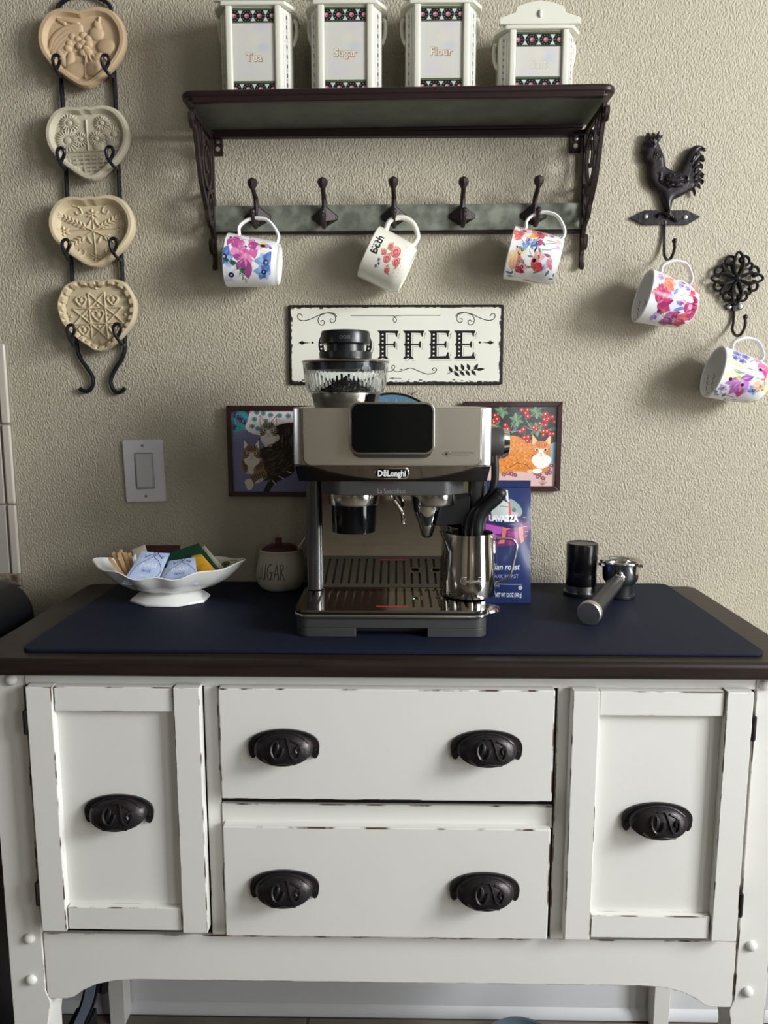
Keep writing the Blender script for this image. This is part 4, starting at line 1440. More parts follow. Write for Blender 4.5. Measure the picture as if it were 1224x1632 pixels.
def art_mug_4():
    c, q = mug_canvas()
    rng = np.random.RandomState(21)
    def Q(cx, cy):
        u = ((cx - 150) * .966 + (cy - 975) * .26) / 300
        v = .5 + (-(cx - 150) * .26 + (cy - 975) * .966) / (285 - 90 * u)
        return q(u, min(.99, max(.01, v)))
    for (x, y, r, col) in ((280, 870, 100, (240, 214, 232)), (250, 930, 90, (250, 220, 200)), (290, 1010, 80, (222, 220, 244)), (440, 960, 60, (250, 210, 210))):
        p = Q(x, y)
        for k in range(8): c.ell(p[0], p[1], 1.3 * r * (1 - k / 8), 1.3 * r * (1 - k / 8), col, .4, soft=14)
    def poppy(x, y, s, a, cols):
        p = Q(x, y)
        for k in range(4): c.petal(p[0], p[1], a + [-50, -15, 20, 55][k], s * 1.25, s * .8, cols[k % 3], .9, 3)
        c.petal(p[0], p[1], a, s * .6, s * .2, (250, 200, 190), .5, 3)
    poppy(235, 925, 80, 10, [(232, 130, 100), (240, 160, 130), (222, 100, 90)])
    poppy(195, 1030, 100, -40, MAG); poppy(220, 1010, 70, -70, [(196, 70, 120), (170, 50, 100), (214, 110, 150)])
    poppy(365, 1085, 110, -35, MAG); poppy(430, 1040, 70, 160, [(140, 40, 84), (180, 70, 110), (120, 30, 70)])
    poppy(450, 970, 70, 180, [(236, 150, 130), (226, 110, 110), (244, 180, 160)])
    poppy(250, 1100, 90, 10, [(176, 90, 150), (196, 130, 180), (140, 60, 120)]); poppy(320, 1110, 80, 0, [(206, 80, 100), (226, 120, 120), (180, 60, 90)])
    poppy(285, 880, 80, 0, [(206, 90, 140), (226, 150, 190), (170, 90, 150)]); poppy(400, 890, 70, 20, [(196, 80, 130), (150, 80, 150), (220, 130, 160)])
    for (x, y, s_, a, cl) in ((185, 1085, 46, 20, LIL), (230, 1060, 36, 70, RED), (215, 965, 40, 200, MAG), (260, 985, 34, 120, RED), (320, 935, 44, 10, LIL), (330, 1020, 34, 60, MAG), (380, 960, 40, 100, LIL), (400, 1000, 40, 210, RED), (300, 1080, 40, 30, MAG), (205, 890, 40, 0, LIL), (180, 960, 36, 60, RED)):
        poppy(x, y, s_, a, cl)
    for (x, y, a) in ((285, 990, -70), (285, 1010, 200), (300, 1020, 30), (330, 1062, 160), (350, 1060, 170), (405, 920, 20)):
        p = Q(x, y); c.petal(*p, a, 60, 28, (120, 126, 190), .9, 3)
    for (x, y) in ((350, 935), (212, 1068)): p = Q(x, y); c.ell(*p, 16, 12, (80, 50, 70))
    for pts in ([(250, 860), (240, 900)], [(350, 935), (400, 940), (430, 960)], [(320, 1000), (360, 990)], [(212, 1068), (240, 1090), (260, 1100)], [(330, 860), (400, 890)], [(260, 950), (285, 990)]):
        c.stroke([Q(*p_) for p_ in pts], 4, (70, 90, 90), .9)
    scatter(c, rng, [MAG, LIL, RED], 9, 620, 1090)
    return print_mat('mug_print_magenta_poppies', c, .15, .5)


def art_mug_5():
    c, q = mug_canvas()
    rng = np.random.RandomState(33)
    def Q(cx, cy):
        u = ((cx - 545) * .966 + (cy - 1395) * .26) / 300
        v = .5 + (-(cx - 545) * .26 + (cy - 1395) * .966) / (285 - 90 * u)
        return q(u, min(.99, max(.01, v)))
    for (x, y, r, col) in ((620, 1370, 90, (246, 238, 176)), (800, 1450, 100, (244, 236, 170)), (660, 1480, 90, (228, 206, 236)), (700, 1320, 90, (214, 214, 240))):
        p = Q(x, y)
        for k in range(8): c.ell(p[0], p[1], 1.3 * r * (1 - k / 8), 1.3 * r * (1 - k / 8), col, .4, soft=14)
    scatter(c, rng, [LIL, [(236, 228, 170), (226, 214, 140), (214, 200, 120)], BLUE], 9, 50, 520)
    for (x, y, r) in ((640, 1310, 46), (690, 1330, 46), (660, 1350, 36), (620, 1330, 34)): p = Q(x, y); bloom(c, p[0], p[1], r, [(110, 110, 186), (150, 150, 214), (80, 80, 156)], 5, rng, (50, 46, 100))
    for (x, y, a, L, w_, col) in ((740, 1390, -20, 120, 80, MAG[1]), (760, 1400, 60, 80, 60, (196, 60, 130)), (750, 1370, -70, 60, 60, (226, 120, 180)), (640, 1450, 100, 100, 50, (170, 90, 170)), (650, 1440, 40, 90, 60, (190, 130, 200)), (660, 1440, -30, 80, 50, (150, 80, 160)), (640, 1450, 160, 90, 40, (176, 110, 180)), (660, 1480, 80, 80, 46, (180, 60, 110)),
                              (720, 1470, 0, 90, 60, (238, 180, 150)), (790, 1480, 30, 100, 70, (232, 222, 140)), (800, 1470, -60, 90, 60, (226, 214, 120)), (820, 1520, 0, 70, 50, (214, 200, 110)), (600, 1390, 0, 90, 30, (110, 130, 90)), (640, 1400, -20, 90, 34, (90, 120, 96)), (620, 1370, 10, 70, 26, (206, 206, 130)), (780, 1450, 100, 60, 30, (110, 130, 70)), (820, 1400, 30, 50, 26, (130, 150, 100))):
        p = Q(x, y); c.petal(*p, a, L * 1.25, w_ * 1.25, col, .9, 3); c.petal(*p, a + 8, L * .6, w_ * .3, (246, 226, 236), .45, 3)
    for (x, y) in ((660, 1470), (760, 1400), (590, 1440)): p = Q(x, y); c.ell(*p, 14, 12, (60, 30, 60))
    for pts in ([(590, 1440), (640, 1430)], [(700, 1440), (760, 1420)], [(560, 1510), (640, 1530)], [(700, 1360), (740, 1350)]): c.stroke([Q(*p_) for p_ in pts], 5, (60, 80, 84), .9)
    for k in range(7): p = Q(540 + k * 20, 1512 + k * 8); c.petal(*p, rng.uniform(0, 360), 50, 26, [(90, 96, 170), (130, 140, 200), (70, 90, 120)][k % 3], .9)
    scatter(c, rng, [MAG, LIL, YEL], 9, 620, 1090)
    return print_mat('mug_print_violet_yellow', c, .15, .5)


MUGW = mat('mug_white', (240, 240, 238), 0.15, coat=0.5)
MUGC = mat('mug_cream', (232, 230, 214), 0.18, coat=0.5)

def inner_script():
    c = Canvas(420, 1120, (240, 240, 238))
    rng = np.random.RandomState(2)
    for (x, y0, y1) in ((52, 650, 830), (92, 660, 850), (128, 640, 690)):
        y = y1
        while y > y0:
            L = rng.uniform(26, 52)
            pts = [(x + rng.uniform(-9, 9), y - L * k / 7) for k in range(8)]
            c.stroke(smooth(pts, 4), 3.4, (84, 80, 80)); y -= L + 12
    return print_mat('mug_inner_script', c, .15, .5)
SCRIPT = inner_script()


def mug(label, rim_px, bot_px, Yr, Yb_, Rr, Rb, art, plain, prof='taper', inner=None, hs=(.22, .90), hh=.034):
    a, b = P(*rim_px, Yr), P(*bot_px, Yb_)
    zd = (a - b)
    L = zd.length
    M = Matrix.Translation(b) @ axes(zd, (0, 0, 1))
    t = thing('mug', label, 'mug', b, M.to_quaternion(), 'mugs hanging on the wall hooks')
    n = 48
    if prof == 'taper':
        wall = [(Rb * .93, .0035), (Rb, .010)] + [(Rb + (Rr - Rb) * (k / 8) ** .9, .010 + (L - .012) * k / 8) for k in range(1, 9)]
    elif prof == 'round':
        wall = [(Rb * .70, .001), (Rb * .90, .006), (Rb * 1.04, .016)] + [(Rb * 1.04 + (Rr - Rb * 1.04) * (k / 8) ** .8, .016 + (L - .018) * k / 8) for k in range(1, 9)]
    else:
        wall = [(Rb, .0005), (Rr * .97, .012)] + [(Rr * .97 + Rr * .03 * k / 8, .012 + (L - .014) * k / 8) for k in range(1, 9)]
    bld = MB()
    k0 = len(bld.f)
    bld.lathe(wall, n, None, caps=False, uv=True)
    for f in list(bld.uv):
        u = bld.uv[f]
        q = []
        for (x, y), vi in zip(u, bld.f[f]):
            q.append((1 - min(1, max(0, bld.v[vi].z / L)), x))
        bld.uv[f] = q
    bld.build('mug_wall', art, t, local=True, angle=60)
    r0, z0 = wall[-1]
    lip = [(r0, z0), (r0 - .0006, L - .0006), (r0 - .0018, L), (r0 - .003, L - .0006), (r0 - .0036, z0)]
    MB().lathe(lip, n, None, caps=False).build('rim', plain, t, local=True, angle=60)
    inn = [(r0 - .0036, z0)] + [(max(.004, r - .0036), max(.006, z + .001)) for r, z in wall[::-1][1:]] + [(.0001, .006)]
    bi = MB().lathe(inn, n, None, caps=False, uv=True)
    for f in list(bi.uv):
        bi.uv[f] = [(1 - min(1, max(0, bi.v[vi].z / L)), x) for (x, y), vi in zip(bi.uv[f], bi.f[f])]
    bi.build('inside', inner or plain, t, local=True, angle=60)
    rb, zb_ = wall[0]
    MB().lathe([(rb, zb_), (rb - .001, .0), (rb - .005, 0), (rb - .007, .0025), (.0001, .003)], n, None, caps=False).build('foot', plain, t, local=True, angle=60)
    # handle loop
    def rad(zz):
        for (r1, z1), (r2, z2) in zip(wall[:-1], wall[1:]):
            if z1 <= zz <= z2: return r1 + (r2 - r1) * (zz - z1) / (z2 - z1)
        return wall[-1][0]
    zt_, zl_ = L * (1 - hs[0]), L * (1 - hs[1])
    rt_, rl_ = rad(zt_), rad(zl_)
    zm_ = (zt_ + zl_) / 2; hz = (zt_ - zl_) / 2
    top = max(rt_, rl_)
    pts = [Vector((rt_ - .002, 0, zt_)), Vector((rt_ + hh * .45, 0, zt_ + .001)), Vector((top + hh * .85, 0, zm_ + hz * .62)), Vector((top + hh, 0, zm_ + hz * .1)), Vector((top + hh * .88, 0, zm_ - hz * .5)), Vector((rl_ + hh * .45, 0, zl_ - .001)), Vector((rl_ - .002, 0, zl_))]
    hr = .0048 if prof == 'chamfer' else .0031
    hb = MB().tube([Vector(p) for p in smooth([tuple(p) for p in pts], 6)], hr, 12)
    hb.v = [Vector((p.x, p.y * (1.2 if prof == 'chamfer' else 2.2), p.z)) for p in hb.v]
    hb.build('handle', plain, t, local=True, angle=60)
    return t
mug('white mug with pink and blue flowers hanging from the leftmost hook', (363, 414.6), (445.5, 421.5), -.054, -.054, .0468, .0388, art_mug_1(), MUGW, hs=(.20, .93), hh=.031)
mug('cream rose mug lettered Beth hanging tilted from the middle hook', (587, 400.5), (650, 432), -.054, -.054, .0478, .040, art_mug_2(), MUGC, prof='chamfer', hs=(.16, .86), hh=.032)
mug('white mug with red poppy and orange splash hanging on shelf rightmost hook', (811, 402.5), (891, 418), -.047, -.060, .0465, .0415, art_mug_3(), MUGW, hs=(.22, .95), hh=.033)
mug('white mug with magenta poppies hanging under the rooster', (1023, 471), (1104, 492), -.054, -.054, .0478, .037, art_mug_4(), MUGW, prof='round', inner=SCRIPT, hs=(.22, .80), hh=.026)
mug('white mug with violet and yellow flowers hanging under the flower hook', (1135.5, 592), (1217, 613), -.054, -.054, .0478, .037, art_mug_5(), MUGW, prof='round', inner=SCRIPT, hs=(.22, .80), hh=.026)

# ------------------------------------------------------------------ rooster hook
RC = [(165, 378), (205, 335), (215, 300), (212, 240), (245, 200), (262, 110), (300, 128), (318, 160), (345, 105), (370, 112), (380, 150), (430, 80), (440, 110), (436, 150), (488, 130), (470, 180), (425, 250), (455, 320), (490, 400), (510, 480), (520, 560), (545, 595), (600, 625), (640, 655), (700, 640),
      (740, 560), (780, 470), (830, 370), (900, 300), (970, 280), (1040, 300), (1080, 345), (1082, 366), (1020, 355), (985, 372), (1040, 420), (1070, 480), (1060, 512), (1010, 500), (985, 492), (1030, 540), (1048, 580), (1040, 608), (1000, 592), (982, 612), (1030, 650), (1055, 710), (1045, 740), (1010, 717), (985, 722),
      (1030, 750), (1048, 800), (1040, 825), (1005, 797), (978, 802), (1005, 850), (1015, 885), (985, 872), (950, 852), (930, 880), (945, 930), (942, 985), (925, 975), (905, 915), (885, 910), (800, 955), (720, 1000), (650, 1030), (620, 1070), (608, 1130), (605, 1190), (612, 1240), (640, 1280), (690, 1320), (685, 1347), (640, 1332),
      (580, 1292), (540, 1302), (520, 1262), (470, 1247), (435, 1262), (424, 1296), (404, 1245), (450, 1213), (535, 1205), (500, 1150), (480, 1080), (460, 1000), (440, 950), (380, 905), (320, 850), (285, 780), (268, 690), (270, 600), (265, 530), (215, 503), (205, 470), (215, 430), (212, 398)]
def rc(p, Y=-.006): return PX(1000 + p[0] / 8.743, 200 + p[1] / 8.743, Y)
RB = thing('rooster_hook', 'dark iron rooster wall hook on a pointed bar', 'hook', (rc((520, 1290))[0], -.004, rc((520, 1290))[1]))
rrel = Relief(600)
def nrm(p): return (p[0] / 1224 * 2 - 1, p[1] / 1486 * 2 - 1)
for pts in ([(840, 520), (880, 440), (960, 370), (1040, 340)], [(870, 600), (910, 520), (980, 450), (1050, 460)], [(880, 660), (930, 590), (1000, 560)], [(890, 740), (940, 690), (1020, 700)], [(900, 800), (960, 770), (1030, 800)], [(900, 850), (960, 840)]):
    rrel.ridge([nrm(p) for p in smooth(pts, 4)], .022, .0022)
for pts in ([(480, 800), (560, 860), (700, 860), (800, 800)], [(500, 770), (600, 820), (720, 800), (790, 760)], [(640, 770), (720, 750), (780, 730)], [(430, 680), (450, 800), (560, 880)]):
    rrel.ridge([nrm(p) for p in smooth(pts, 4)], .016, .0018)
for p in ((600, 700), (540, 720), (520, 790), (580, 860), (680, 720), (640, 830)): rrel.dome(*nrm(p), .025, .02, .002)
rrel.dome(*nrm((620, 780)), .22, .14, .004, add=True)
rrel.ridge([nrm((310 + 26 * math.cos(a), 288 + 26 * math.sin(a))) for a in np.linspace(0, 6.28, 14)], .014, .0018); rrel.dome(*nrm((310, 288)), .018, .015, .002)
for k in range(5): rrel.ridge([nrm((350 + k * 24, 400)), nrm((345 + k * 24, 470))], .012, .0014)
for pts in ([(265, 130), (280, 210)], [(350, 130), (330, 210)], [(425, 110), (370, 210)], [(480, 140), (410, 220)]): rrel.ridge([nrm(p) for p in pts], .02, .0018)
rrel.a *= 1.7
x00, z00 = rc((0, 0)); x11, z11 = rc((1224, 1486))
inflate([rc(p) for p in smooth(RC, 2, True)], -.0058, .008, .011, .0021, lambda x, z: rrel.at((x - x00) / (x11 - x00) * 2 - 1, (z - z00) / (z11 - z00) * 2 - 1), edge=.003).build('rooster', BLACK_IRON, RB, angle=55)
MB().prism([rc(p, -.004) for p in ((28, 1290), (235, 1183), (830, 1183), (1018, 1275), (830, 1385), (220, 1385))], -.0057, -.0012).build('bar', BLACK_IRON, RB, bevel=.0006)
for p in ((255, 1270), (805, 1278)):
    c = rc(p); MB().lathe([(.0040, 0), (.0036, .0016), (.0001, .0024)], 12, Matrix.Translation((c[0], -.0057, c[1])) @ axes((0, -1, 0), (1, 0, 0))).build('screw', SCREW, RB)

def wire_hook(parent, top, mid, tip, name='hook_wire'):
    a, m_ = P(*top, -.004), P(*mid, -.010)
    c = P(*tip, -.068)
    pts = [(a.x, -.004, a.z), (a.x, -.005, (a.z + m_.z) / 2), (m_.x, -.012, m_.z + .006), (m_.x, -.030, m_.z - .006), (m_.x, -.050, m_.z - .005), (m_.x, -.064, m_.z + .008), (c.x, -.068, c.z)]
    o = MB().tube([Vector(p) for p in smooth(pts, 5)], .0027, 8).sphere((c.x, -.068, c.z), .0046, 12, 8).build(name, BLACK_IRON, parent)
    return o
wire_hook(RB, (1060, 352), (1058, 412), (1075, 384))

# ------------------------------------------------------------------ flower hook
fc = P(1174, 444, -.010)
FH = thing('flower_hook', 'black iron openwork flower wall hook, rightmost on the wall', 'hook', (fc.x, -.004, fc.z - .055))
b = MB()
FR = .0465
def petal_loop(ang, L, W_, r0=.005, y=-.012):
    pts = []
    for k in range(24):
        t = 2 * PI * k / 24
        u = (1 - math.cos(t)) / 2
        v = math.sin(t) * (1 - .2 * abs(math.cos(t)))
        x, z = r0 + (L - r0) * u, W_ / 2 * v
        pts.append(Vector((fc.x + x * math.cos(ang) - z * math.sin(ang), y - .003 * math.sin(PI * u), fc.z + x * math.sin(ang) + z * math.cos(ang))))
    b.tube(pts, .0025, 6, closed=True)
for k in range(4): petal_loop(k * PI / 2, FR, .0185, y=-.013)
for k in range(4): petal_loop(PI / 4 + k * PI / 2, FR * .80, .0165, y=-.009)
fl = b.build('petal_tracery', mat('flower_iron', (44, 42, 43), 0.38, 0.6), FH)
b = MB()
for k in range(8):
    a = PI / 8 + k * PI / 4
    s = 1 if k % 2 else -1
    cx_, cz_ = fc.x + .0335 * math.cos(a), fc.z + .0335 * math.sin(a)
    q = [(cx_ + .0088 * math.cos(a + s * t), -.0085, cz_ + .0088 * math.sin(a + s * t)) for t in np.linspace(-2.4, 1.9, 14)]
    q += [(cx_ + .0045 * math.cos(a + s * t), -.0085, cz_ + .0045 * math.sin(a + s * t)) for t in (2.6, 3.2)]
    b.tube([Vector(p) for p in q], .0027, 6)
    b.sphere(q[-1], .0032, 8, 6)
    b.tube([Vector((fc.x + r * math.cos(a), -.006, fc.z + r * math.sin(a))) for r in (.008, .027)], .0022, 6)
b.build('curl_ring', mat('flower_iron', 0), FH)
MB().sphere((fc.x, -.014, fc.z), .0062, 14, 8).build('centre_boss', BLACK_IRON, FH)
c1, c2 = P(1162.5, 489, -.006), P(1180, 488, -.006)
zc_ = (c1.z + c2.z) / 2
MB().prism(rrect(c1.x - .006, c2.x + .006, zc_ - .0055, zc_ + .0055, .0045), -.0045, -.0012).box((c1.x + c2.x) / 2 - .004, (c1.x + c2.x) / 2 + .004, -.008, -.0012, zc_ - .008, zc_ + .014).build('screw_bar', BLACK_IRON, FH, bevel=.0006)
for c in (c1, c2): MB().lathe([(.0048, 0), (.0042, .0016), (.0001, .0026)], 12, Matrix.Translation((c.x, -.0045, zc_)) @ axes((0, -1, 0), (1, 0, 0))).build('screw', SCREW, FH)
wire_hook(FH, (1170, 494), (1166, 531), (1188, 505))

# ------------------------------------------------------------------ tin sign
def sign_canvas():
    # drawn in close-up pixels: origin (60,44) of a close-up 3.22 times the photograph
    S = 1.25
    W_, H_ = 1104, 424
    c = Canvas(W_, H_, (229, 228, 214), ss=S)
    K = (22, 20, 21)
    def T(p): return (p[0] - 60, p[1] - 44)
    def st(pts, w_, n=6): c.stroke([T(p) for p in smooth(pts, n)], w_, K)
    rng = np.random.RandomState(8)
    # worn black edge
    n = 700
    for k in range(n):
        t = rng.rand() * 2 * (W_ + H_)
        if t < W_: x, y = t, 0
        elif t < W_ + H_: x, y = W_, t - W_
        elif t < 2 * W_ + H_: x, y = t - W_ - H_, H_
        else: x, y = 0, t - 2 * W_ - H_
        side_r = x == W_
        d = abs(rng.normal(0, 7.5 if (side_r or y == H_) else 5))
        r = rng.uniform(2, 8)
        cx, cy = x - np.sign(x - W_ / 2) * d * (x in (0, W_)), y - np.sign(y - H_ / 2) * d * (y in (0, H_))
        c.ell(cx, cy, r * (1.8 if y in (0, H_) else .8), r * (.7 if y in (0, H_) else 1.8), (32, 29, 28), .75, soft=3)
    e = 9
    for pl in ([(0, 0), (W_, 0), (W_, e), (0, e)], [(0, H_ - e), (W_, H_ - e), (W_, H_), (0, H_)], [(0, 0), (e, 0), (e, H_), (0, H_)], [(W_ - e - 3, 0), (W_, 0), (W_, H_), (W_ - e - 3, H_)]): c.fill([pl], (30, 27, 26), .95, 3)
    # flourishes
    st([(380, 97), (580, 98), (604, 104), (616, 120), (608, 134), (598, 122), (606, 106), (640, 97), (840, 97)], 3.4)
    for s in (1, -1):
        m_ = lambda x: x if s > 0 else 1226 - x
        st([(m_(128), 100), (m_(122), 90), (m_(110), 88), (m_(104), 100), (m_(112), 118), (m_(140), 124), (m_(180), 112), (m_(220), 92), (m_(262), 82), (m_(292), 86), (m_(306), 102)], 4)
        st([(m_(262), 82), (m_(292), 92), (m_(301), 116), (m_(290), 134), (m_(274), 130), (m_(274), 116), (m_(286), 116)], 4)
        st([(m_(244), 86), (m_(222), 96), (m_(210), 118), (m_(216), 142), (m_(234), 148), (m_(243), 134), (m_(234), 122), (m_(224), 130)], 4)
        # side arrows
        c.fill([[T((m_(106), 243)), T((m_(126), 233)), T((m_(138), 240)), T((m_(172), 243)), T((m_(138), 247)), T((m_(126), 255))]], K)
        c.ell(*T((m_(180), 243)), 6, 6, K)
    st([(560, 398), (585, 400), (602, 388), (606, 370), (594, 368), (592, 384), (610, 400), (640, 398), (645, 388), (634, 390)], 3.4)
    st([(650, 394), (690, 382), (730, 398), (775, 414), (812, 408), (824, 390), (812, 380), (802, 390), (812, 396)], 4)
    st([(420, 398), (450, 400), (480, 390), (520, 404), (560, 398)], 3.4)
    # leaf spray
    st([(880, 412), (930, 396), (1000, 392), (1068, 386)], 3)
    for (x, y, a) in ((905, 404, -120), (935, 396, -118), (965, 393, -112), (995, 392, -110), (1020, 391, -60), (915, 404, 40), (945, 398, 45), (975, 396, 50), (1005, 394, 50)):
        p = T((x, y)); c.petal(p[0], p[1], a, 38, 17, K)
    c.petal(*T((1030, 391)), -6, 44, 16, K)
    c.fill([[T((578, 437)), T((642, 437)), T((642, 441)), T((578, 441))]], (120, 116, 108))

    # slab letters with a studded stem and an offset shadow line
    def F(x, three):
        q = [(x, 178), (x + 110, 178), (x + 110, 184), (x + 104, 196), (x + 104, 212), (x + 98, 212), (x + 92, 192), (x + 44, 190), (x + 44, 250), (x + 82, 250), (x + 88, 236), (x + 94, 236), (x + 94, 272), (x + 88, 272), (x + 82, 258), (x + 44, 258)]
        if three:
            q += [(x + 44, 318), (x + 92, 316), (x + 100, 296), (x + 106, 296), (x + 106, 312), (x + 112, 326), (x + 112, 332)]
        else:
            q += [(x + 44, 316), (x + 54, 326), (x + 58, 332), (x + 40, 332), (x + 28, 326), (x + 16, 332)]
        q += [(x, 332), (x + 4, 326), (x + 12, 318), (x + 12, 262), (x + 4, 254), (x + 12, 246), (x + 12, 194), (x + 6, 186)]
        return [q]
    def O(x, op):
        cx = x + 64
        def arc(rx, ry, a0, a1, n=30): return [(cx + rx * math.cos(a0 + (a1 - a0) * k / n), 255 + ry * math.sin(a0 + (a1 - a0) * k / n)) for k in range(n + 1)]
        if op:
            return [arc(62, 78, .55, 2 * PI - .55) + arc(34, 66, 2 * PI - .5, .5)]
        return [arc(64, 78, 0, 2 * PI), arc(36, 66, 0, 2 * PI)]
    glyphs = [O(208, True), O(360, False), F(516, False), F(648, False), F(780, True), F(912, True)]
    for g in glyphs:
        def sh(d): return [[T((p[0] + d, p[1] + d)) for p in l] for l in g]
        c.fill(sh(8.5), K)
        for l in sh(5.0): c.stroke(l + [l[0]], 4, (229, 228, 214))
        c.fill(sh(5.0), (229, 228, 214))
        for l in sh(1.5): c.stroke(l + [l[0]], 5, (229, 228, 214))
        c.fill(sh(0), K)
    for x in (516, 648, 780, 912):
        for k in range(6):
            c.ell(*T((x + 28, 200 + k * 22 + (3 if k > 2 else 0))), 5, 5, (229, 228, 214))
    for k in range(5):
        a = PI + (k - 2) * .30
        for cx in (272, 424):
            c.ell(*T((cx + 49 * math.cos(a), 255 + 72 * math.sin(a))), 5, 5, (229, 228, 214))
        c.ell(*T((424 - 49 * math.cos(a), 255 + 72 * math.sin(a))), 5, 5, (229, 228, 214))
    return c
s00, s11 = P(459, 486, -.006), P(801, 613, -.006)
SG = thing('tin_sign', 'cream tin sign lettered COFFEE with worn black edges above the espresso machine', 'sign', ((s00.x + s11.x) / 2, -.005, s11.z))
bk = MB().prism(rrect(s00.x, s11.x, s11.z, s00.z, .004), -.006, -.0012)
bk.build('tin_panel', mat('sign_black', (26, 24, 24), .35, .2), SG, bevel=.0012)
b = MB().add([(s00.x + .0016, -.0063, s11.z + .0016), (s11.x - .0016, -.0063, s11.z + .0016), (s11.x - .0016, -.0063, s00.z - .0016), (s00.x + .0016, -.0063, s00.z - .0016)], [(0, 1, 2, 3)], [[(0, 0), (1, 0), (1, 1), (0, 1)]])
b.build('printed_face', print_mat('sign_print', sign_canvas(), .32), SG, normals=False, angle=0)

# ------------------------------------------------------------------ two framed cat pictures and a round plate
def tabby(c, x, y, r, base, dark, light, eye, rng, ears=(250, 236, 226)):
    for s in (-1, 1):
        c.fill([(x + s * r * .98, y - r * .55), (x + s * r * 1.0, y - r * 1.75), (x + s * r * .28, y - r * .85)], ears)
        c.stroke([(x + s * r * .98, y - r * .55), (x + s * r * 1.0, y - r * 1.75), (x + s * r * .28, y - r * .85)], 5, dark)
    c.ell(x, y, r * 1.04, r * .98, base, soft=3)
    c.ell(x, y + r * .95, r * .95, r * .62, light, soft=6)
    c.fill([(x - r * .14, y - r * .1), (x + r * .14, y - r * .1), (x + r * .36, y + r * .55), (x - r * .36, y + r * .55)], light)
    for k in range(-3, 4): c.stroke([(x + k * r * .2, y - r * .95), (x + k * r * .14, y - r * .3)], r * .08, dark, .9)
    for s in (-1, 1):
        for k in range(4): c.stroke([(x + s * r * .98, y - r * .15 + k * r * .22), (x + s * r * .52, y + r * .02 + k * r * .16)], r * .08, dark, .85)
        c.ell(x + s * r * .44, y - r * .04, r * .23, r * .17, light); c.ell(x + s * r * .44, y - r * .04, r * .15, r * .14, eye); c.ell(x + s * r * .44, y - r * .04, r * .07, r * .13, (16, 14, 14))
    c.fill([(x - r * .12, y + r * .34), (x + r * .12, y + r * .34), (x, y + r * .52)], (206, 130, 120)); c.stroke([(x - r * .2, y + r * .68), (x, y + r * .54), (x + r * .2, y + r * .68)], 3, (90, 60, 50))


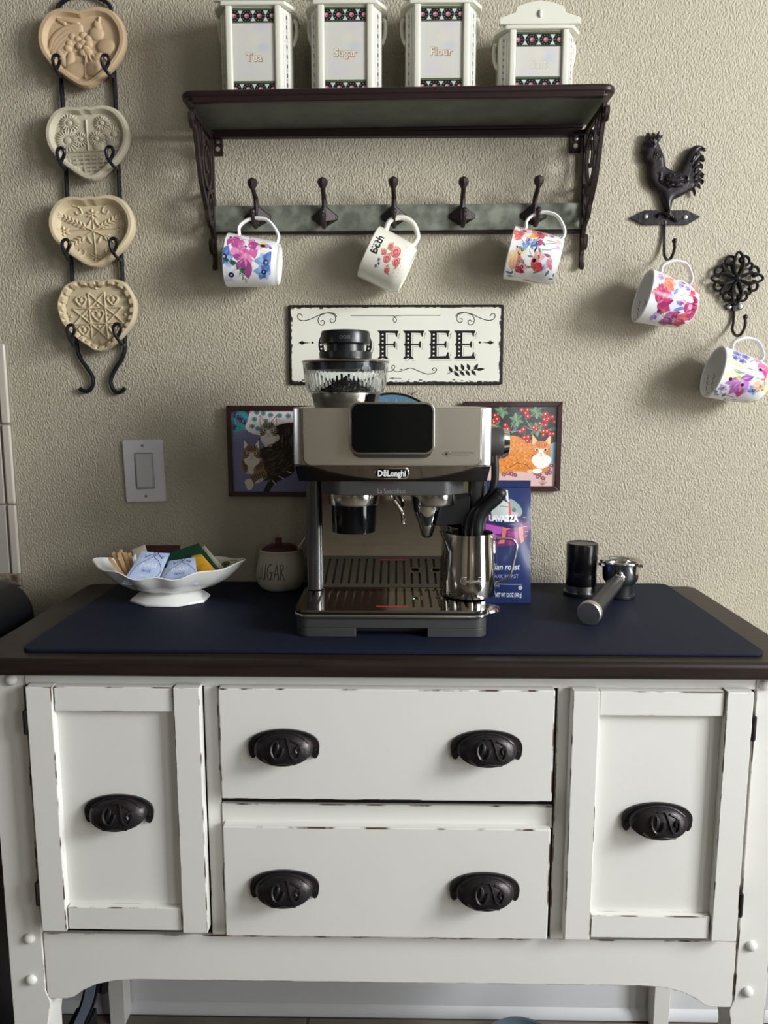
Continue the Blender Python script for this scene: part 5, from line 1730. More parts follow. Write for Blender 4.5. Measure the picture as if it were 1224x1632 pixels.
def art_two_cats():
    c = Canvas(1030, 975, (122, 122, 164), ss=.6)
    rng = np.random.RandomState(3)
    o = lambda x, y: (x - 215, y - 275)
    for _ in range(160):
        x, y = rng.uniform(0, 1030), rng.uniform(180, 975); c.stroke([(x, y), (x + rng.uniform(30, 90), y + rng.uniform(-12, 12))], 3, (96, 98, 142) if rng.rand() < .6 else (150, 150, 188), .6)
    c.fill([o(215, 275), o(480, 275), o(400, 490), o(215, 545)], (52, 178, 184))
    for (x, y) in ((320, 375), (240, 300), (430, 290), (230, 460), (400, 430)):
        p = o(x, y); bloom(c, p[0], p[1], 62, [(104, 84, 146), (60, 44, 96), (130, 104, 160)], 6, rng, (30, 24, 50)); c.stroke([(p[0], p[1] + 30), (p[0] - 4, p[1] + 130)], 7, (30, 40, 60))
    lace = [o(470, 275), o(990, 275), o(1000, 420), o(780, 470), o(560, 560), o(480, 530), o(400, 490), o(440, 380)]
    c.fill(lace, (244, 234, 240))
    for k in range(26):
        t = k / 25; p = smooth([o(465, 280), o(430, 400), o(400, 480), o(480, 535), o(570, 556)], 6)[int(t * 24)]; c.ell(p[0], p[1], 17, 17, (246, 240, 244))
    for _ in range(90):
        p = o(rng.uniform(450, 990), rng.uniform(285, 520)); c.petal(p[0], p[1], rng.uniform(0, 360), 18, 8, (226, 150, 176), .8)
    for (x, y) in ((530, 300), (610, 310), (700, 330), (810, 335), (920, 340), (500, 380), (470, 465), (540, 490), (640, 400)): p = o(x, y); c.ell(p[0], p[1], 34, 30, (120, 170, 168)); c.ell(p[0], p[1], 16, 14, (80, 130, 130))
    # far cat
    c.fill([smooth([o(640, 720), o(600, 600), o(700, 500), o(820, 440), o(960, 420), o(1240, 430), o(1240, 800), o(900, 790)], 5, True)], (38, 34, 32))
    for _ in range(90):
        p = o(rng.uniform(820, 1230), rng.uniform(440, 760)); c.stroke([p, (p[0] + rng.uniform(-10, 14), p[1] + rng.uniform(20, 60))], rng.uniform(5, 11), [(112, 104, 94), (20, 18, 18), (150, 140, 126)][rng.randint(3)], .75)
    c.fill([smooth([o(580, 560), o(780, 560), o(800, 620), o(700, 700), o(640, 720), o(590, 640)], 5, True)], (226, 218, 206))
    for k in range(7): c.stroke([o(660 + k * 20, 700 - k * 6), o(720 + k * 16, 640 + k * 8), o(820, 650 + k * 16)], 9, (48, 40, 34))
    tabby(c, *o(670, 515), 104, (150, 142, 130), (40, 36, 34), (236, 232, 226), (150, 150, 120), rng)
    # near cat
    c.fill([smooth([o(560, 740), o(740, 700), o(900, 740), o(990, 830), o(980, 970), o(880, 1040), o(640, 1110), o(560, 1080), o(560, 900)], 5, True)], (34, 29, 27))
    for _ in range(120):
        p = o(rng.uniform(590, 970), rng.uniform(740, 1060)); c.stroke([p, (p[0] + rng.uniform(30, 90), p[1] - rng.uniform(10, 50))], rng.uniform(5, 11), [(120, 100, 80), (22, 18, 17), (88, 74, 62)][rng.randint(3)], .7)
    c.fill([smooth([o(350, 830), o(560, 830), o(600, 900), o(600, 1000), o(480, 1060), o(350, 1010), o(325, 930)], 5, True)], (140, 112, 88))
    c.fill([smooth([o(360, 850), o(560, 850), o(480, 960), o(470, 1030), o(380, 1020), o(400, 940)], 4, True)], (226, 216, 200))
    for k in range(6): c.stroke([o(335 + k * 5, 880 + k * 22), o(400, 930 + k * 16)], 9, (60, 46, 38)); c.stroke([o(600 - k * 5, 880 + k * 22), o(510, 930 + k * 16)], 9, (60, 46, 38))
    c.fill([smooth([o(600, 960), o(640, 1080), o(500, 1140), o(460, 1200), o(400, 1215), o(360, 1130), o(430, 1080), o(500, 1000)], 5, True)], (142, 116, 90))
    for k in range(7): c.stroke([o(440 + k * 26, 1060 - k * 10), o(480 + k * 24, 1130 - k * 8)], 10, (44, 36, 30))
    c.fill([smooth([o(360, 1120), o(420, 1090), o(470, 1140), o(450, 1210), o(400, 1225), o(375, 1180)], 5, True)], (228, 218, 202)); c.fill([smooth([o(500, 1120), o(580, 1080), o(590, 1110), o(500, 1150)], 4, True)], (222, 212, 196))
    tabby(c, *o(455, 785), 100, (150, 122, 96), (52, 40, 34), (230, 220, 206), (150, 132, 90), rng)
    # tail
    c.stroke([o(970, 960), o(900, 1030), o(760, 1090), o(680, 1150), o(630, 1240)], 70, (28, 25, 26))
    for (a, b_) in (((890, 1000), (945, 1020)), ((790, 1060), (850, 1090)), ((705, 1110), (745, 1155))): c.stroke([o(*a), o(*b_)], 12, (206, 198, 186))
    return print_mat('picture_two_tabbies', c, .22, .4)


def art_ginger():
    c = Canvas(1010, 930, (44, 52, 52), ss=.6)
    rng = np.random.RandomState(6)
    o = lambda x, y: (x - 50, y - 195)
    for _ in range(70):
        p = o(rng.uniform(40, 1060), rng.uniform(190, 640)); c.petal(p[0], p[1], rng.uniform(0, 360), rng.uniform(50, 130), rng.uniform(24, 50), [(60, 82, 62), (86, 112, 88), (52, 62, 58), (96, 130, 130), (36, 44, 44)][rng.randint(5)], .9, 4)
    for (x, y) in ((820, 260), (600, 350), (430, 250), (830, 460), (350, 420)):
        for k in range(6):
            p = o(x, y); c.petal(p[0], p[1], k * 60 + 20, 90, 50, [(92, 124, 92), (120, 150, 110), (74, 104, 82)][k % 3], .95, 3); c.stroke([p, (p[0] + 80 * math.cos(math.radians(k * 60 + 20)), p[1] + 80 * math.sin(math.radians(k * 60 + 20)))], 4, (170, 190, 150))
    for pts in ([(320, 400), (520, 480), (640, 470), (700, 420), (760, 460), (1050, 470)], [(700, 330), (760, 440)], [(900, 380), (870, 460)], [(1050, 320), (930, 340)], [(540, 440), (560, 400)]):
        c.stroke([o(*p) for p in smooth(pts, 4)], 6, (150, 170, 140))
    c.fill([o(40, 900), o(1060, 830), o(1060, 1140), o(40, 1140)], (222, 190, 184))
    c.fill([o(960, 640), o(1060, 600), o(1060, 850), o(960, 860)], (140, 176, 190))
    for (x, y) in ((560, 980), (600, 990), (520, 970), (880, 990), (920, 1030), (960, 970), (1000, 960), (1010, 880), (980, 920), (860, 1010), (830, 970), (470, 985)):
        p = o(x, y); bloom(c, p[0], p[1], 30, [(150, 86, 104), (120, 60, 80)], 6, rng, (226, 200, 190))
    for k in range(7): c.stroke([o(915, 1115), o(870 + k * 16, 1075 - (3 - abs(k - 3)) * 6)], 5, (150, 110, 90))
    # ginger cat lying down
    body = smooth([o(530, 540), o(640, 550), o(740, 610), (o(790, 640)), o(800, 800), o(960, 900), o(940, 960), o(800, 975), o(640, 950), o(380, 970), o(330, 900), o(380, 820), o(500, 780), o(530, 690)], 5, True)
    c.fill([body], (222, 140, 66))
    for _ in range(260):
        p = o(rng.uniform(380, 800), rng.uniform(560, 950))
        c.stroke([p, (p[0] + rng.uniform(-26, 26), p[1] + rng.uniform(8, 26))], rng.uniform(6, 11), [(190, 100, 40), (244, 184, 116), (206, 118, 50)][rng.randint(3)], .7)
    c.stroke([o(540, 900), o(620, 850), o(720, 870), o(790, 940)], 8, (150, 76, 30))
    c.fill([smooth([o(790, 800), o(990, 780), o(990, 860), o(900, 920), o(820, 880)], 5, True)], (246, 240, 234))
    c.ell(*o(850, 945), 58, 28, (248, 244, 240)); c.ell(*o(770, 950), 34, 24, (236, 200, 160)); c.ell(*o(395, 965), 24, 18, (240, 230, 220))
    tabby(c, *o(890, 700), 108, (226, 146, 74), (176, 92, 36), (248, 240, 232), (130, 150, 140), rng, ears=(240, 196, 150))
    for (x, y, r) in ((660, 238, 28), (725, 236, 26), (705, 275, 26), (730, 312, 28), (358, 300, 27), (382, 342, 29), (348, 378, 29), (478, 412, 29), (504, 460, 30), (686, 462, 27), (648, 484, 25), (800, 440, 28), (830, 462, 24), (928, 286, 33), (1008, 316, 26), (918, 346, 28), (962, 338, 24), (948, 360, 22), (868, 392, 24), (932, 410, 26), (1034, 372, 24), (912, 480, 28), (952, 480, 26), (910, 524, 24), (985, 514, 24), (1022, 512, 26), (696, 556, 29), (740, 548, 27), (730, 594, 27)):
        p = o(x, y); c.ell(p[0], p[1], r, r, (196, 24, 34)); c.ell(p[0] + r * .3, p[1] + r * .3, r * .55, r * .55, (150, 14, 26), .5, soft=6); c.ell(p[0] - r * .1, p[1] - r * .1, r * .30, r * .30, (255, 232, 196), 1, soft=4)
    return print_mat('picture_ginger_cat', c, .22, .4)


FRAME = mat('mahogany_frame', (58, 32, 30), 0.35, noise=((42, 22, 22), 10, (.4, .7), (8, 1, 8)), coat=.2)
def picture(name, label, a, b_, art, yb):
    q = P(*a, -.013), P(*b_, -.013)
    x0, x1, z1, z0 = q[0].x, q[1].x, q[0].z, q[1].z
    fw_ = .0095
    t = thing(name, label, 'picture', ((x0 + x1) / 2, -.008, z0), None, 'framed cat pictures')
    MB().box(x0 + .002, x1 - .002, -.0045, -.0012, z0 + .002, z1 - .002).build('backing', mat('picture_backing', (90, 70, 56), .8), t)
    for pl in ([(x0, z0), (x1, z0), (x1 - fw_, z0 + fw_), (x0 + fw_, z0 + fw_)], [(x0, z1), (x0 + fw_, z1 - fw_), (x1 - fw_, z1 - fw_), (x1, z1)], [(x0, z0), (x0 + fw_, z0 + fw_), (x0 + fw_, z1 - fw_), (x0, z1)], [(x1, z0), (x1, z1), (x1 - fw_, z1 - fw_), (x1 - fw_, z0 + fw_)]):
        MB().prism(pl, -.013, -.0047).build('frame_bar', FRAME, t, bevel=.0012)
    e = fw_ - .0006
    MB().add([(x0 + e, -.0085, z0 + e), (x1 - e, -.0085, z0 + e), (x1 - e, -.0085, z1 - e), (x0 + e, -.0085, z1 - e)], [(0, 1, 2, 3)], [[(0, 0), (1, 0), (1, 1), (0, 1)]]).build('print', art, t, normals=False, angle=0)
    return t
picture('picture', 'framed picture of two tabby cats behind the machine, left side', (360, 646.5), (510, 792), art_two_cats(), 0)
picture('picture', 'framed picture of a ginger cat under red berries, right of the machine', (739, 640), (892.5, 783), art_ginger(), 0)

pc0 = P(624, 713, -.012)
RP = .1035
c = Canvas(500, 500, (92, 128, 150))
for k in range(60):
    a = 2 * PI * k / 60
    c.petal(250, 250, math.degrees(a), 236, 20, [(140, 178, 200), (70, 108, 136), (168, 198, 214), (96, 136, 160)][k % 4], .85, 4)
for k in range(24):
    a = 2 * PI * (k + .4) / 24; c.stroke([(250 + 60 * math.cos(a), 250 + 60 * math.sin(a)), (250 + 200 * math.cos(a), 250 + 200 * math.sin(a))], 4, (44, 66, 88), .8)
c.fill([[(250, 250), (470, 90), (500, 250)]], (36, 46, 58)); c.ell(355, 95, 30, 26, (22, 24, 32)); c.ell(250, 260, 80, 80, (50, 76, 100))
pl = thing('round_plate', 'round blue plate with thin black rim behind the machine under the sign', 'plate', (pc0.x, -.006, pc0.z - RP))
A_ = Matrix.Translation((pc0.x, -.002, pc0.z)) @ axes((0, -1, 0), (1, 0, 0))
MB().lathe([(.001, 0), (.06, 0), (RP - .002, .006), (RP, .008), (RP - .001, .0095), (RP - .0045, .0090)], 64, A_, caps=False).build('rim', mat('plate_rim', (22, 22, 26), .3), pl)
d = MB()
n = 64
d.add([(pc0.x, -.0105, pc0.z)] + [(pc0.x + (RP - .0044) * math.cos(2 * PI * k / n), -.0112, pc0.z + (RP - .0044) * math.sin(2 * PI * k / n)) for k in range(n)],
      [(0, 1 + k, 1 + (k + 1) % n) for k in range(n)], [[(.5, .5), (.5 + .5 * math.cos(2 * PI * k / n), .5 + .5 * math.sin(2 * PI * k / n)), (.5 + .5 * math.cos(2 * PI * (k + 1) / n), .5 + .5 * math.sin(2 * PI * (k + 1) / n))] for k in range(n)])
d.build('printed_face', print_mat('plate_print', c, .2, .4), pl, normals=False, angle=0)
w0, w1 = P(656, 630, -.012), P(663, 625, -.012)
MB().tube([(w0.x, -.011, w0.z), (w0.x + .002, -.0135, w0.z + .004), (w1.x, -.013, w1.z), (w1.x + .001, -.006, w1.z + .002)], .0012, 6).build('hanger_clip', SCREW, pl)

# ------------------------------------------------------------------ light switch
s0, s1 = P(200.5, 701, -.003), P(263.5, 799, -.003)
SW = thing('light_switch', 'white rocker light switch plate on the wall above the tea dish', 'switch', ((s0.x + s1.x) / 2, -.003, s1.z), Matrix.Rotation(math.radians(-1.4), 4, 'Y'))
cx, cz = (s0.x + s1.x) / 2, (s0.z + s1.z) / 2
hx, hz = .0385, (s0.z - s1.z) / 2
zo = hz
PLM = mat('switch_plate', (206, 206, 208), .32)
b = MB().prism(rrect(-hx, hx, zo - hz, zo + hz, .004), -.004, .002, holes=[rrect(-.0185, .0185, zo - .035, zo + .035, .002)])
b.build('plate', PLM, SW, local=True, bevel=.0022, seg=3)
MB().prism(rrect(-.0175, .0175, zo - .034, zo + .034, .002), -.003, .002).build('frame', mat('switch_frame', (176, 176, 176), .4), SW, local=True, bevel=.0006)
b = MB(); b.add([(-.0145, -.0025, zo - .031), (.0145, -.0025, zo - .031), (.0145, -.0025, zo + .031), (-.0145, -.0025, zo + .031), (-.0145, -.0085, zo - .031), (.0145, -.0085, zo - .031), (.0145, -.0045, zo + .031), (-.0145, -.0045, zo + .031)],
                [(0, 1, 2, 3), (4, 7, 6, 5), (0, 4, 5, 1), (1, 5, 6, 2), (2, 6, 7, 3), (3, 7, 4, 0)]).build('rocker', mat('switch_rocker', (186, 186, 184), .35), SW, local=True, bevel=.0008)
for s in (-1, 1): MB().lathe([(.0030, 0), (.0026, .0012), (.0001, .0018)], 12, Matrix.Translation((0, -.004, zo + s * .049)) @ axes((0, -1, 0), (1, 0, 0))).build('screw', SCREW, SW, local=True)

# ------------------------------------------------------------------ espresso machine
DARKST = mat('dark_steel', (92, 92, 92), 0.32, 0.85)
GREYP = mat('graphite_plastic', (70, 70, 70), 0.42, 0.3)
PANEL = mat('brushed_panel', (200, 194, 178), 0.36, 1.0, bump=(300, .00006, (1, 1, 14)))
REDP = mat('red_strip', (186, 30, 56), 0.5)
YB, YP_, YH = -.366, -.236, -.310
ZTR = .9855
MX0, MX1 = P(471, 1000, YB).x, P(777, 1000, YB).x
EM = thing('espresso_machine', 'stainless steel espresso machine with touch screen, bean hopper and steam wand on navy mat', 'coffee machine', ((MX0 + MX1) / 2, -.2, MZ))
# base with the low grip recess in front
n0, n1 = P(567, 1012, YB).x, P(681, 1012, YB).x
b = MB().prism(rrect(MX0, MX1, YB, -.045, .020), MZ + .014, ZTR - .0125, 'z')
b.prism(rrect(MX0, n0, YB, -.045, [.0, .020, .020, 0]), MZ, MZ + .0141, 'z')
b.prism(rrect(n1, MX1, YB, -.045, [.020, 0, 0, .020]), MZ, MZ + .0141, 'z')
b.box(n0 - .0005, n1 + .0005, YB + .03, -.045, MZ, MZ + .0141)
b.build('base', GREYP, EM, bevel=.0012)
# drip tray: polished plate pierced by slots, lipped rim
gx0, gx1 = MX0 + .010, MX1 - .008
yf, yb = -.350, YP_ - .002
holes = []
pitch = .01335
xs0 = P(492, 968, -.34).x
yr = PZ(625, 966.5, ZTR).y
hx, hy = PZ(664, 953, ZTR).x, PZ(664, 953, ZTR).y
xr0, xr1 = PZ(599, 966, ZTR).x, PZ(653, 966, ZTR).x
def slot(x, a, b_):
    if b_ - a > .006: holes.append(rrect(x - .0019, x + .0019, a, b_, .0018, 3)[::-1])
k = 0
x = xs0
while x < gx1 - .006:
    if xr0 - .004 < x < xr1 + .004:
        slot(x, yf, yr - .006); 
        if abs(x - hx) < .014: slot(x, yr + .006, hy - .012); slot(x, hy + .012, yb)
        else: slot(x, yr + .006, yb)
    elif abs(x - hx) < .013 or abs(x - hx - .036) < .010:
        slot(x, yf, hy - .012); slot(x, hy + .012, yb)
    else:
        slot(x, yf, yb)
    x += pitch; k += 1
for q in (0, .036):
    holes.append([(hx + q + .0075 * math.cos(-a), hy + .0075 * math.sin(-a)) for a in np.linspace(0, 2 * PI, 17)[:-1]])
holes.append(rrect(xr0, xr1, yr - .0022, yr + .0022, .002, 3)[::-1])
outer = rrect(MX0 - .0015, MX1 + .0015, YB - .003, YP_ + .010, [0, 0, .021, .021])
MB().prism(outer, ZTR - .003, ZTR, 'z', holes=holes).build('drip_grid', mat('grid_chrome', (178, 174, 168), .06, 1.0), EM, angle=20, weld=True)
MB().prism(rrect(MX0 - .003, MX1 + .003, YB - .0045, YP_ + .002, [0, 0, .022, .022]), ZTR - .0122, ZTR - .0062, 'z').build('tray_rim', STEEL, EM, bevel=.0022, seg=3)
MB().prism(rrect(MX0 - .0018, MX1 + .0018, YB - .0033, YP_ + .002, [0, 0, .021, .021]), ZTR - .0062, ZTR - .0030, 'z').build('tray_floor', mat('tray_black', (14, 14, 14), .3), EM)
MB().box(xr0 + .001, xr1 - .001, yr - .0018, yr + .0018, ZTR - .003, ZTR + .0004).build('red_strip', REDP, EM)
lo = PZ(776, 962, ZTR)
MB().lathe([(.001, 0), (.0225, 0), (.0235, .002), (.0225, .0055), (.018, .0065), (.001, .006)], 32, Matrix.Translation((lo.x - .003, lo.y, ZTR - .011))).build('pitcher_rest', STEEL, EM)
# housing behind, mirror splash panel, corner pillars
pl0, pl1 = P(488, 850, -.248).x, P(513, 850, -.248).x
pr0, pr1 = P(746, 850, -.248).x, P(775, 850, -.248).x
MB().box(pl0 + .004, pr1 - .004, -.200, -.05, ZTR - .012, 1.20).build('housing', DARKST, EM, bevel=.004)
MB().prism([(YP_ + .010, ZTR + .0004), (YP_ - .0015, ZTR + .075), (YP_ - .0015, 1.19), (YP_ + .016, 1.19), (YP_ + .016, ZTR + .0004)], pl1 - .001, pr0 + .001, 'x').build('splash_panel', mat('mirror_steel', (196, 191, 182), .045, 1.0), EM)
for (a, b_) in ((pl0, pl1), (pr0, pr1)):
    MB().prism(rrect(a, b_, -.250, -.06, [.004, .004, .010, .010]), ZTR + .0006, 1.19, 'z').build('pillar', DARKST, EM, bevel=.001)
# head
fx0, fx1 = P(482.5, 700, YH).x, P(767.5, 700, YH).x
zt, zm, zb = P(625, 649.5, YH).z, P(625, 742.5, YH).z, P(625, 767.5, YH + .012).z
cxl, cxr = P(467.5, 690, YH + .009).x, P(783.5, 690, YH + .009).x
plan = [(fx0, YH), (fx1, YH), (cxr, YH + .009), (cxr, -.055), (cxl, -.055), (cxl, YH + .009)]
MB().prism(plan, zm, zt, 'z').build('head', mat('polished_side', (226, 226, 224), .18, 1.0), EM, bevel=.0022)
MB().prism(rrect(fx0 + .001, fx1 - .001, zm + .0008, zt - .0006, [.002, .002, .012, .012]), YH - .0022, YH - .0002).build('front_panel', PANEL, EM, bevel=.0008)
MB().prism(rrect(fx0 - .0006, fx1 + .0006, zm - .0006, zt - .0002, [.002, .002, .013, .013]), YH - .0012, YH - .0001).build('panel_edge', CHROME, EM, bevel=.0005)
i0 = .005
top = [(x, y) for x, y in plan]
cx_ = (fx0 + fx1) / 2
bot = [(cx_ + (x - cx_) * (1 - .030), y + (.011 if y < -.2 else 0)) for x, y in plan]
n = 6
MB().add([(x, y, zm) for x, y in top] + [(x, y, zb) for x, y in bot], [(i, (i + 1) % n, n + (i + 1) % n, n + i) for i in range(n)] + [tuple(range(n)), tuple(n + i for i in range(n))[::-1]]).build('head_skirt', mat('dark_chrome', (150, 145, 138), .04, 1.0), EM, bevel=.001)
# maker's badge
bc = P(624.5, 754, YH + .004)
yb_ = YH + .0035
MB().prism(rrect(bc.x - .0268, bc.x + .0268, bc.z - .0092, bc.z + .0092, .0088), yb_ - .0035, yb_ + .006).build('badge_rim', CHROME, EM, bevel=.001)
bg = MB().prism(rrect(bc.x - .0246, bc.x + .0246, bc.z - .0070, bc.z + .0070, .0068), yb_ - .0042, yb_ - .002).build('badge', GLOSS_BLACK, EM)
LETW = mat('letter_white', (226, 226, 226), .5)
lettering('badge_lettering', 'D\u0113Longhi', lambda u, v: (bc.x + u, yb_ - .0046, bc.z + v), .0125, LETW, bg, bold=.035, sx=.86, base=-.34)
# fascia under the head
zf0, zf1 = P(625, 790, -.300).z, zb + .002
f0, f1 = P(509, 780, -.296).x, P(741, 780, -.296).x
MB().prism([(f0, -.20), (f0, -.270)] + [(f0 + .004 + .03 * t, -.270 - .028 * math.sin(t * PI / 2)) for t in (.3, .6, .85, 1)] + [(f1 - .004 - .03 * t, -.270 - .028 * math.sin(t * PI / 2)) for t in (1, .85, .6, .3)] + [(f1, -.270), (f1, -.20)], zf0, zf1, 'z').build('fascia', GREYP, EM, bevel=.001)
lc = P(624, 783, -.2985)
lettering('fascia_lettering', 'La Specialista', lambda u, v: (lc.x + u, -.2986, lc.z + v), .0105, mat('faint_print', (150, 148, 142), .5), EM, sx=.78, base=-.3, bold=-.01)
# brewing groups
YG = -.262
def grp(px_, r): 
    c = P(px_, 800, YG)
    z1, z0 = zf0 + .001, P(px_, 808, YG - r).z
    return c, z0, z1
c1, g0, g1 = grp(564, .0400)
MB().lathe([(.038, g1), (.0400, g1 - .001), (.0400, g0 + .002), (.0388, g0), (.030, g0), (.0290, g0 + .004), (.001, g0 + .004)], 48, Matrix.Translation((c1.x, YG, 0))).build('grinder_collar', STEEL, EM)
zg = P(564, 851, YG - .03).z
MB().lathe([(.0355, g0 + .003), (.0355, zg + .002), (.0350, zg), (.032, zg), (.0315, zg + .01), (.030, g0)], 40, Matrix.Translation((c1.x, YG, 0))).build('dosing_cup', GLOSS_BLACK, EM)
c2, h0, h1 = grp(691, .0355)
MB().lathe([(.034, h1), (.0358, h1 - .001), (.0358, h0 + .002), (.0345, h0), (.028, h0), (.027, h0 + .004), (.001, h0 + .004)], 48, Matrix.Translation((c2.x, YG, 0))).build('brew_group', STEEL, EM)
c3 = P(681, 808, YG - .01)
zc0 = P(681, 858, YG - .012).z
MB().lathe([(.0235, h0 + .002), (.0230, h0 - .006), (.0195, h0 - .018), (.0145, h0 - .030), (.009, zc0 + .004), (.005, zc0 + .0005), (.001, zc0)], 32, Matrix.Translation((c3.x, YG - .006, 0))).build('cone_spout', CHROME, EM)
k0, k1 = P(690, 830, YG + .01), P(747, 830, YG + .01)
MB().prism([(k0.x, h0 + .001), (k1.x + .001, h0 + .012), (k1.x + .001, h0 - .032), (k0.x + .004, h0 - .036), (k0.x - .006, h0 - .040), (k0.x - .010, h0 - .030)], YG + .002, YP_).build('spout_bracket', MATTE_BLACK, EM, bevel=.001)
w_ = [P(627, 789, -.285), P(629, 798, -.288), P(637, 810, -.292), P(642, 820, -.294), P(642.5, 834, -.294)]
MB().tube([Vector(p) for p in smooth([tuple(p) for p in w_], 6)], [.0034] * 18 + [.0036] * 5 + [.0030] * 2, 10).build('hot_water_spout', CHROME, EM)
# touch screen
t0, t1 = P(557, 641, YH - .014), P(692.5, 724.5, YH - .014)
MB().prism(rrect(t0.x, t1.x, t1.z, t0.z, .0135, 8), YH - .0145, YH - .006).build('screen_bezel', STEEL, EM, bevel=.0010)
MB().prism(rrect(t0.x + .003, t1.x - .003, t1.z - .006, t0.z - .006, .0135, 8), YH - .0058, YH - .001).build('screen_mount', DARKST, EM)
MB().prism(rrect(t0.x + .0030, t1.x - .0030, t1.z + .0030, t0.z - .0026, .0112, 8), YH - .0152, YH - .0138).build('touch_screen', mat('screen_glass', (8, 11, 12), .10, spec=.35), EM, bevel=.0003)
# small printed mark on the panel
INK = mat('panel_ink', (52, 48, 44), .6)
m_ = P(711.5, 723.5, YH - .0024)
b = MB()
b.lathe([(.0040, 0), (.0040, .0001), (.0034, .0001), (.0034, 0)], 24, Matrix.Translation((m_.x, YH - .0022, m_.z)) @ axes((0, -1, 0), (1, 0, 0)), closed=True)
b.lathe([(.0022, 0), (.0022, .0001), (.0001, .0001)], 16, Matrix.Translation((m_.x, YH - .0022, m_.z)) @ axes((0, -1, 0), (1, 0, 0)))
for s in (-1, 1): b.lathe([(.0009, 0), (.0009, .0001), (.0001, .0001)], 10, Matrix.Translation((m_.x + s * .0058, YH - .0022, m_.z)) @ axes((0, -1, 0), (1, 0, 0)))
b.build('printed_emblem', INK, EM, angle=0)
lettering('panel_lettering', 'COLD EXTRACTION', lambda u, v: (m_.x + .0072 + u, YH - .0024, m_.z + .0002 + v), .0046, INK, EM, align='l', sx=.80)
lettering('panel_lettering', 'TECHNOLOGY', lambda u, v: (m_.x + .0072 + u, YH - .0024, m_.z - .0032 + v), .0028, INK, EM, align='l', sx=1.5, bold=-.01)
# hopper
YK = -.205
hc = P(551, 600, YK); hxc = hc.x
HP = lambda y: P(551, y, YK).z
T = Matrix.Translation((hxc, YK, 0))
zr_, zbw, zcol = HP(579), HP(627), zt - .001
b = MB().lathe([(.0500, zcol), (.0515, zcol + .002), (.0565, zbw - .001), (.0560, zbw + .0005), (.040, zbw + .0005)], 48, T)
cb = b.build('hopper_collar', mat('collar_steel', (120, 117, 110), .32, .9), EM)
b = MB()
for k in range(17):
    a = -PI / 2 + (-.22 + k * .060)
    r = .0548
    for (z0_, z1_) in ((zcol + .0075, zcol + .0115 + (.002 if k % 2 == 0 else 0)),):
        p = Vector((hxc + r * math.cos(a), YK + r * math.sin(a), z0_)); tn = Vector((-math.sin(a), math.cos(a), 0)) * .00035; o_ = Vector((math.cos(a), math.sin(a), 0)) * .0012
        b.add([p - tn + o_ * .2, p + tn + o_ * .2, p + tn + o_ * .6 + Vector((0, 0, z1_ - z0_)), p - tn + o_ * .6 + Vector((0, 0, z1_ - z0_))], [(0, 1, 2, 3)])
b.build('grind_scale', INK, cb, angle=0)
for k in range(9):
    pass
MB().add([(hxc + .036, YK - .044, zcol + .001), (hxc + .046, YK - .033, zcol + .001), (hxc + .050, YK - .035, zbw - .001), (hxc + .039, YK - .047, zbw - .001)], [(0, 1, 2, 3)]).build('scale_window', GLOSS_BLACK, cb, angle=0)
GLASS = mat('hopper_glass', (245, 248, 250), .02, trans=1.0, ior=1.30)
nfl = 56
def flute(r, z, amp):
    return [Vector(((r + amp * math.cos(k * PI)) * math.cos(2 * PI * k / (2 * nfl)), (r + amp * math.cos(k * PI)) * math.sin(2 * PI * k / (2 * nfl)), z)) for k in range(2 * nfl)]
prof = [(.0560, zbw + .001, 0.0), (.0600, zbw + .002, .0006), (.0645, zbw + .012, .0010), (.0670, zbw + .026, .0008), (.0690, zr_ - .006, .0002), (.0700, zr_, 0)]
inn = [(r - .0022, z + (.0015 if i == 0 else 0), 0) for i, (r, z, a) in enumerate(prof)][::-1]
rings = [flute(*p) for p in prof + inn]
N_ = 2 * nfl
b = MB().add([T @ v for r in rings for v in r], [(i * N_ + k, i * N_ + (k + 1) % N_, ((i + 1) % len(rings)) * N_ + (k + 1) % N_, ((i + 1) % len(rings)) * N_ + k) for i in range(len(rings)) for k in range(N_)])
b.build('hopper_bowl', GLASS, EM, angle=25)
MB().lathe([(.066, zr_ - .012), (.0665, zr_ - .001), (.058, zr_ + .001), (.040, zr_ + .002), (.040, zr_ - .010), (.050, zr_ - .012)], 48, T, closed=True).build('lid_insert', mat('smoked_insert', (34, 36, 40), .25), EM)
MB().lathe([(.0660, zr_ + .0006), (.0712, zr_ + .0006), (.0718, zr_ + .002), (.0700, zr_ + .0035), (.0500, HP(572.5)), (.0440, HP(571)), (.040, zr_ + .003)], 56, T, closed=True).build('hopper_lid', STEEL, EM)
BK = mat('knob_black', (24, 25, 28), .30)
za, zb2, zc_, zd, ze = HP(575.5), HP(562.5), HP(549), HP(534), HP(527.5)
kn = MB().lathe([(.0425, za), (.0428, zb2 + .001), (.0415, zb2), (.0312, zb2), (.0308, zc_ + .001), (.0390, zc_), (.0402, zc_ - .0 + .0012), (.0402, zd), (.0385, ze - .001), (.034, ze), (.001, ze + .0012)][0:], 48, T).build('dosing_knob', BK, EM, angle=30)
zz0 = HP(540)
lettering('knob_lettering', 'DOSE', lambda u, v: (hxc + .0405 * math.sin((u + .002) / .0405), YK - .0405 * math.cos((u + .002) / .0405), zz0 + v), .0075, mat('knob_print', (98, 98, 100), .6), kn, sx=.95, base=-.36)
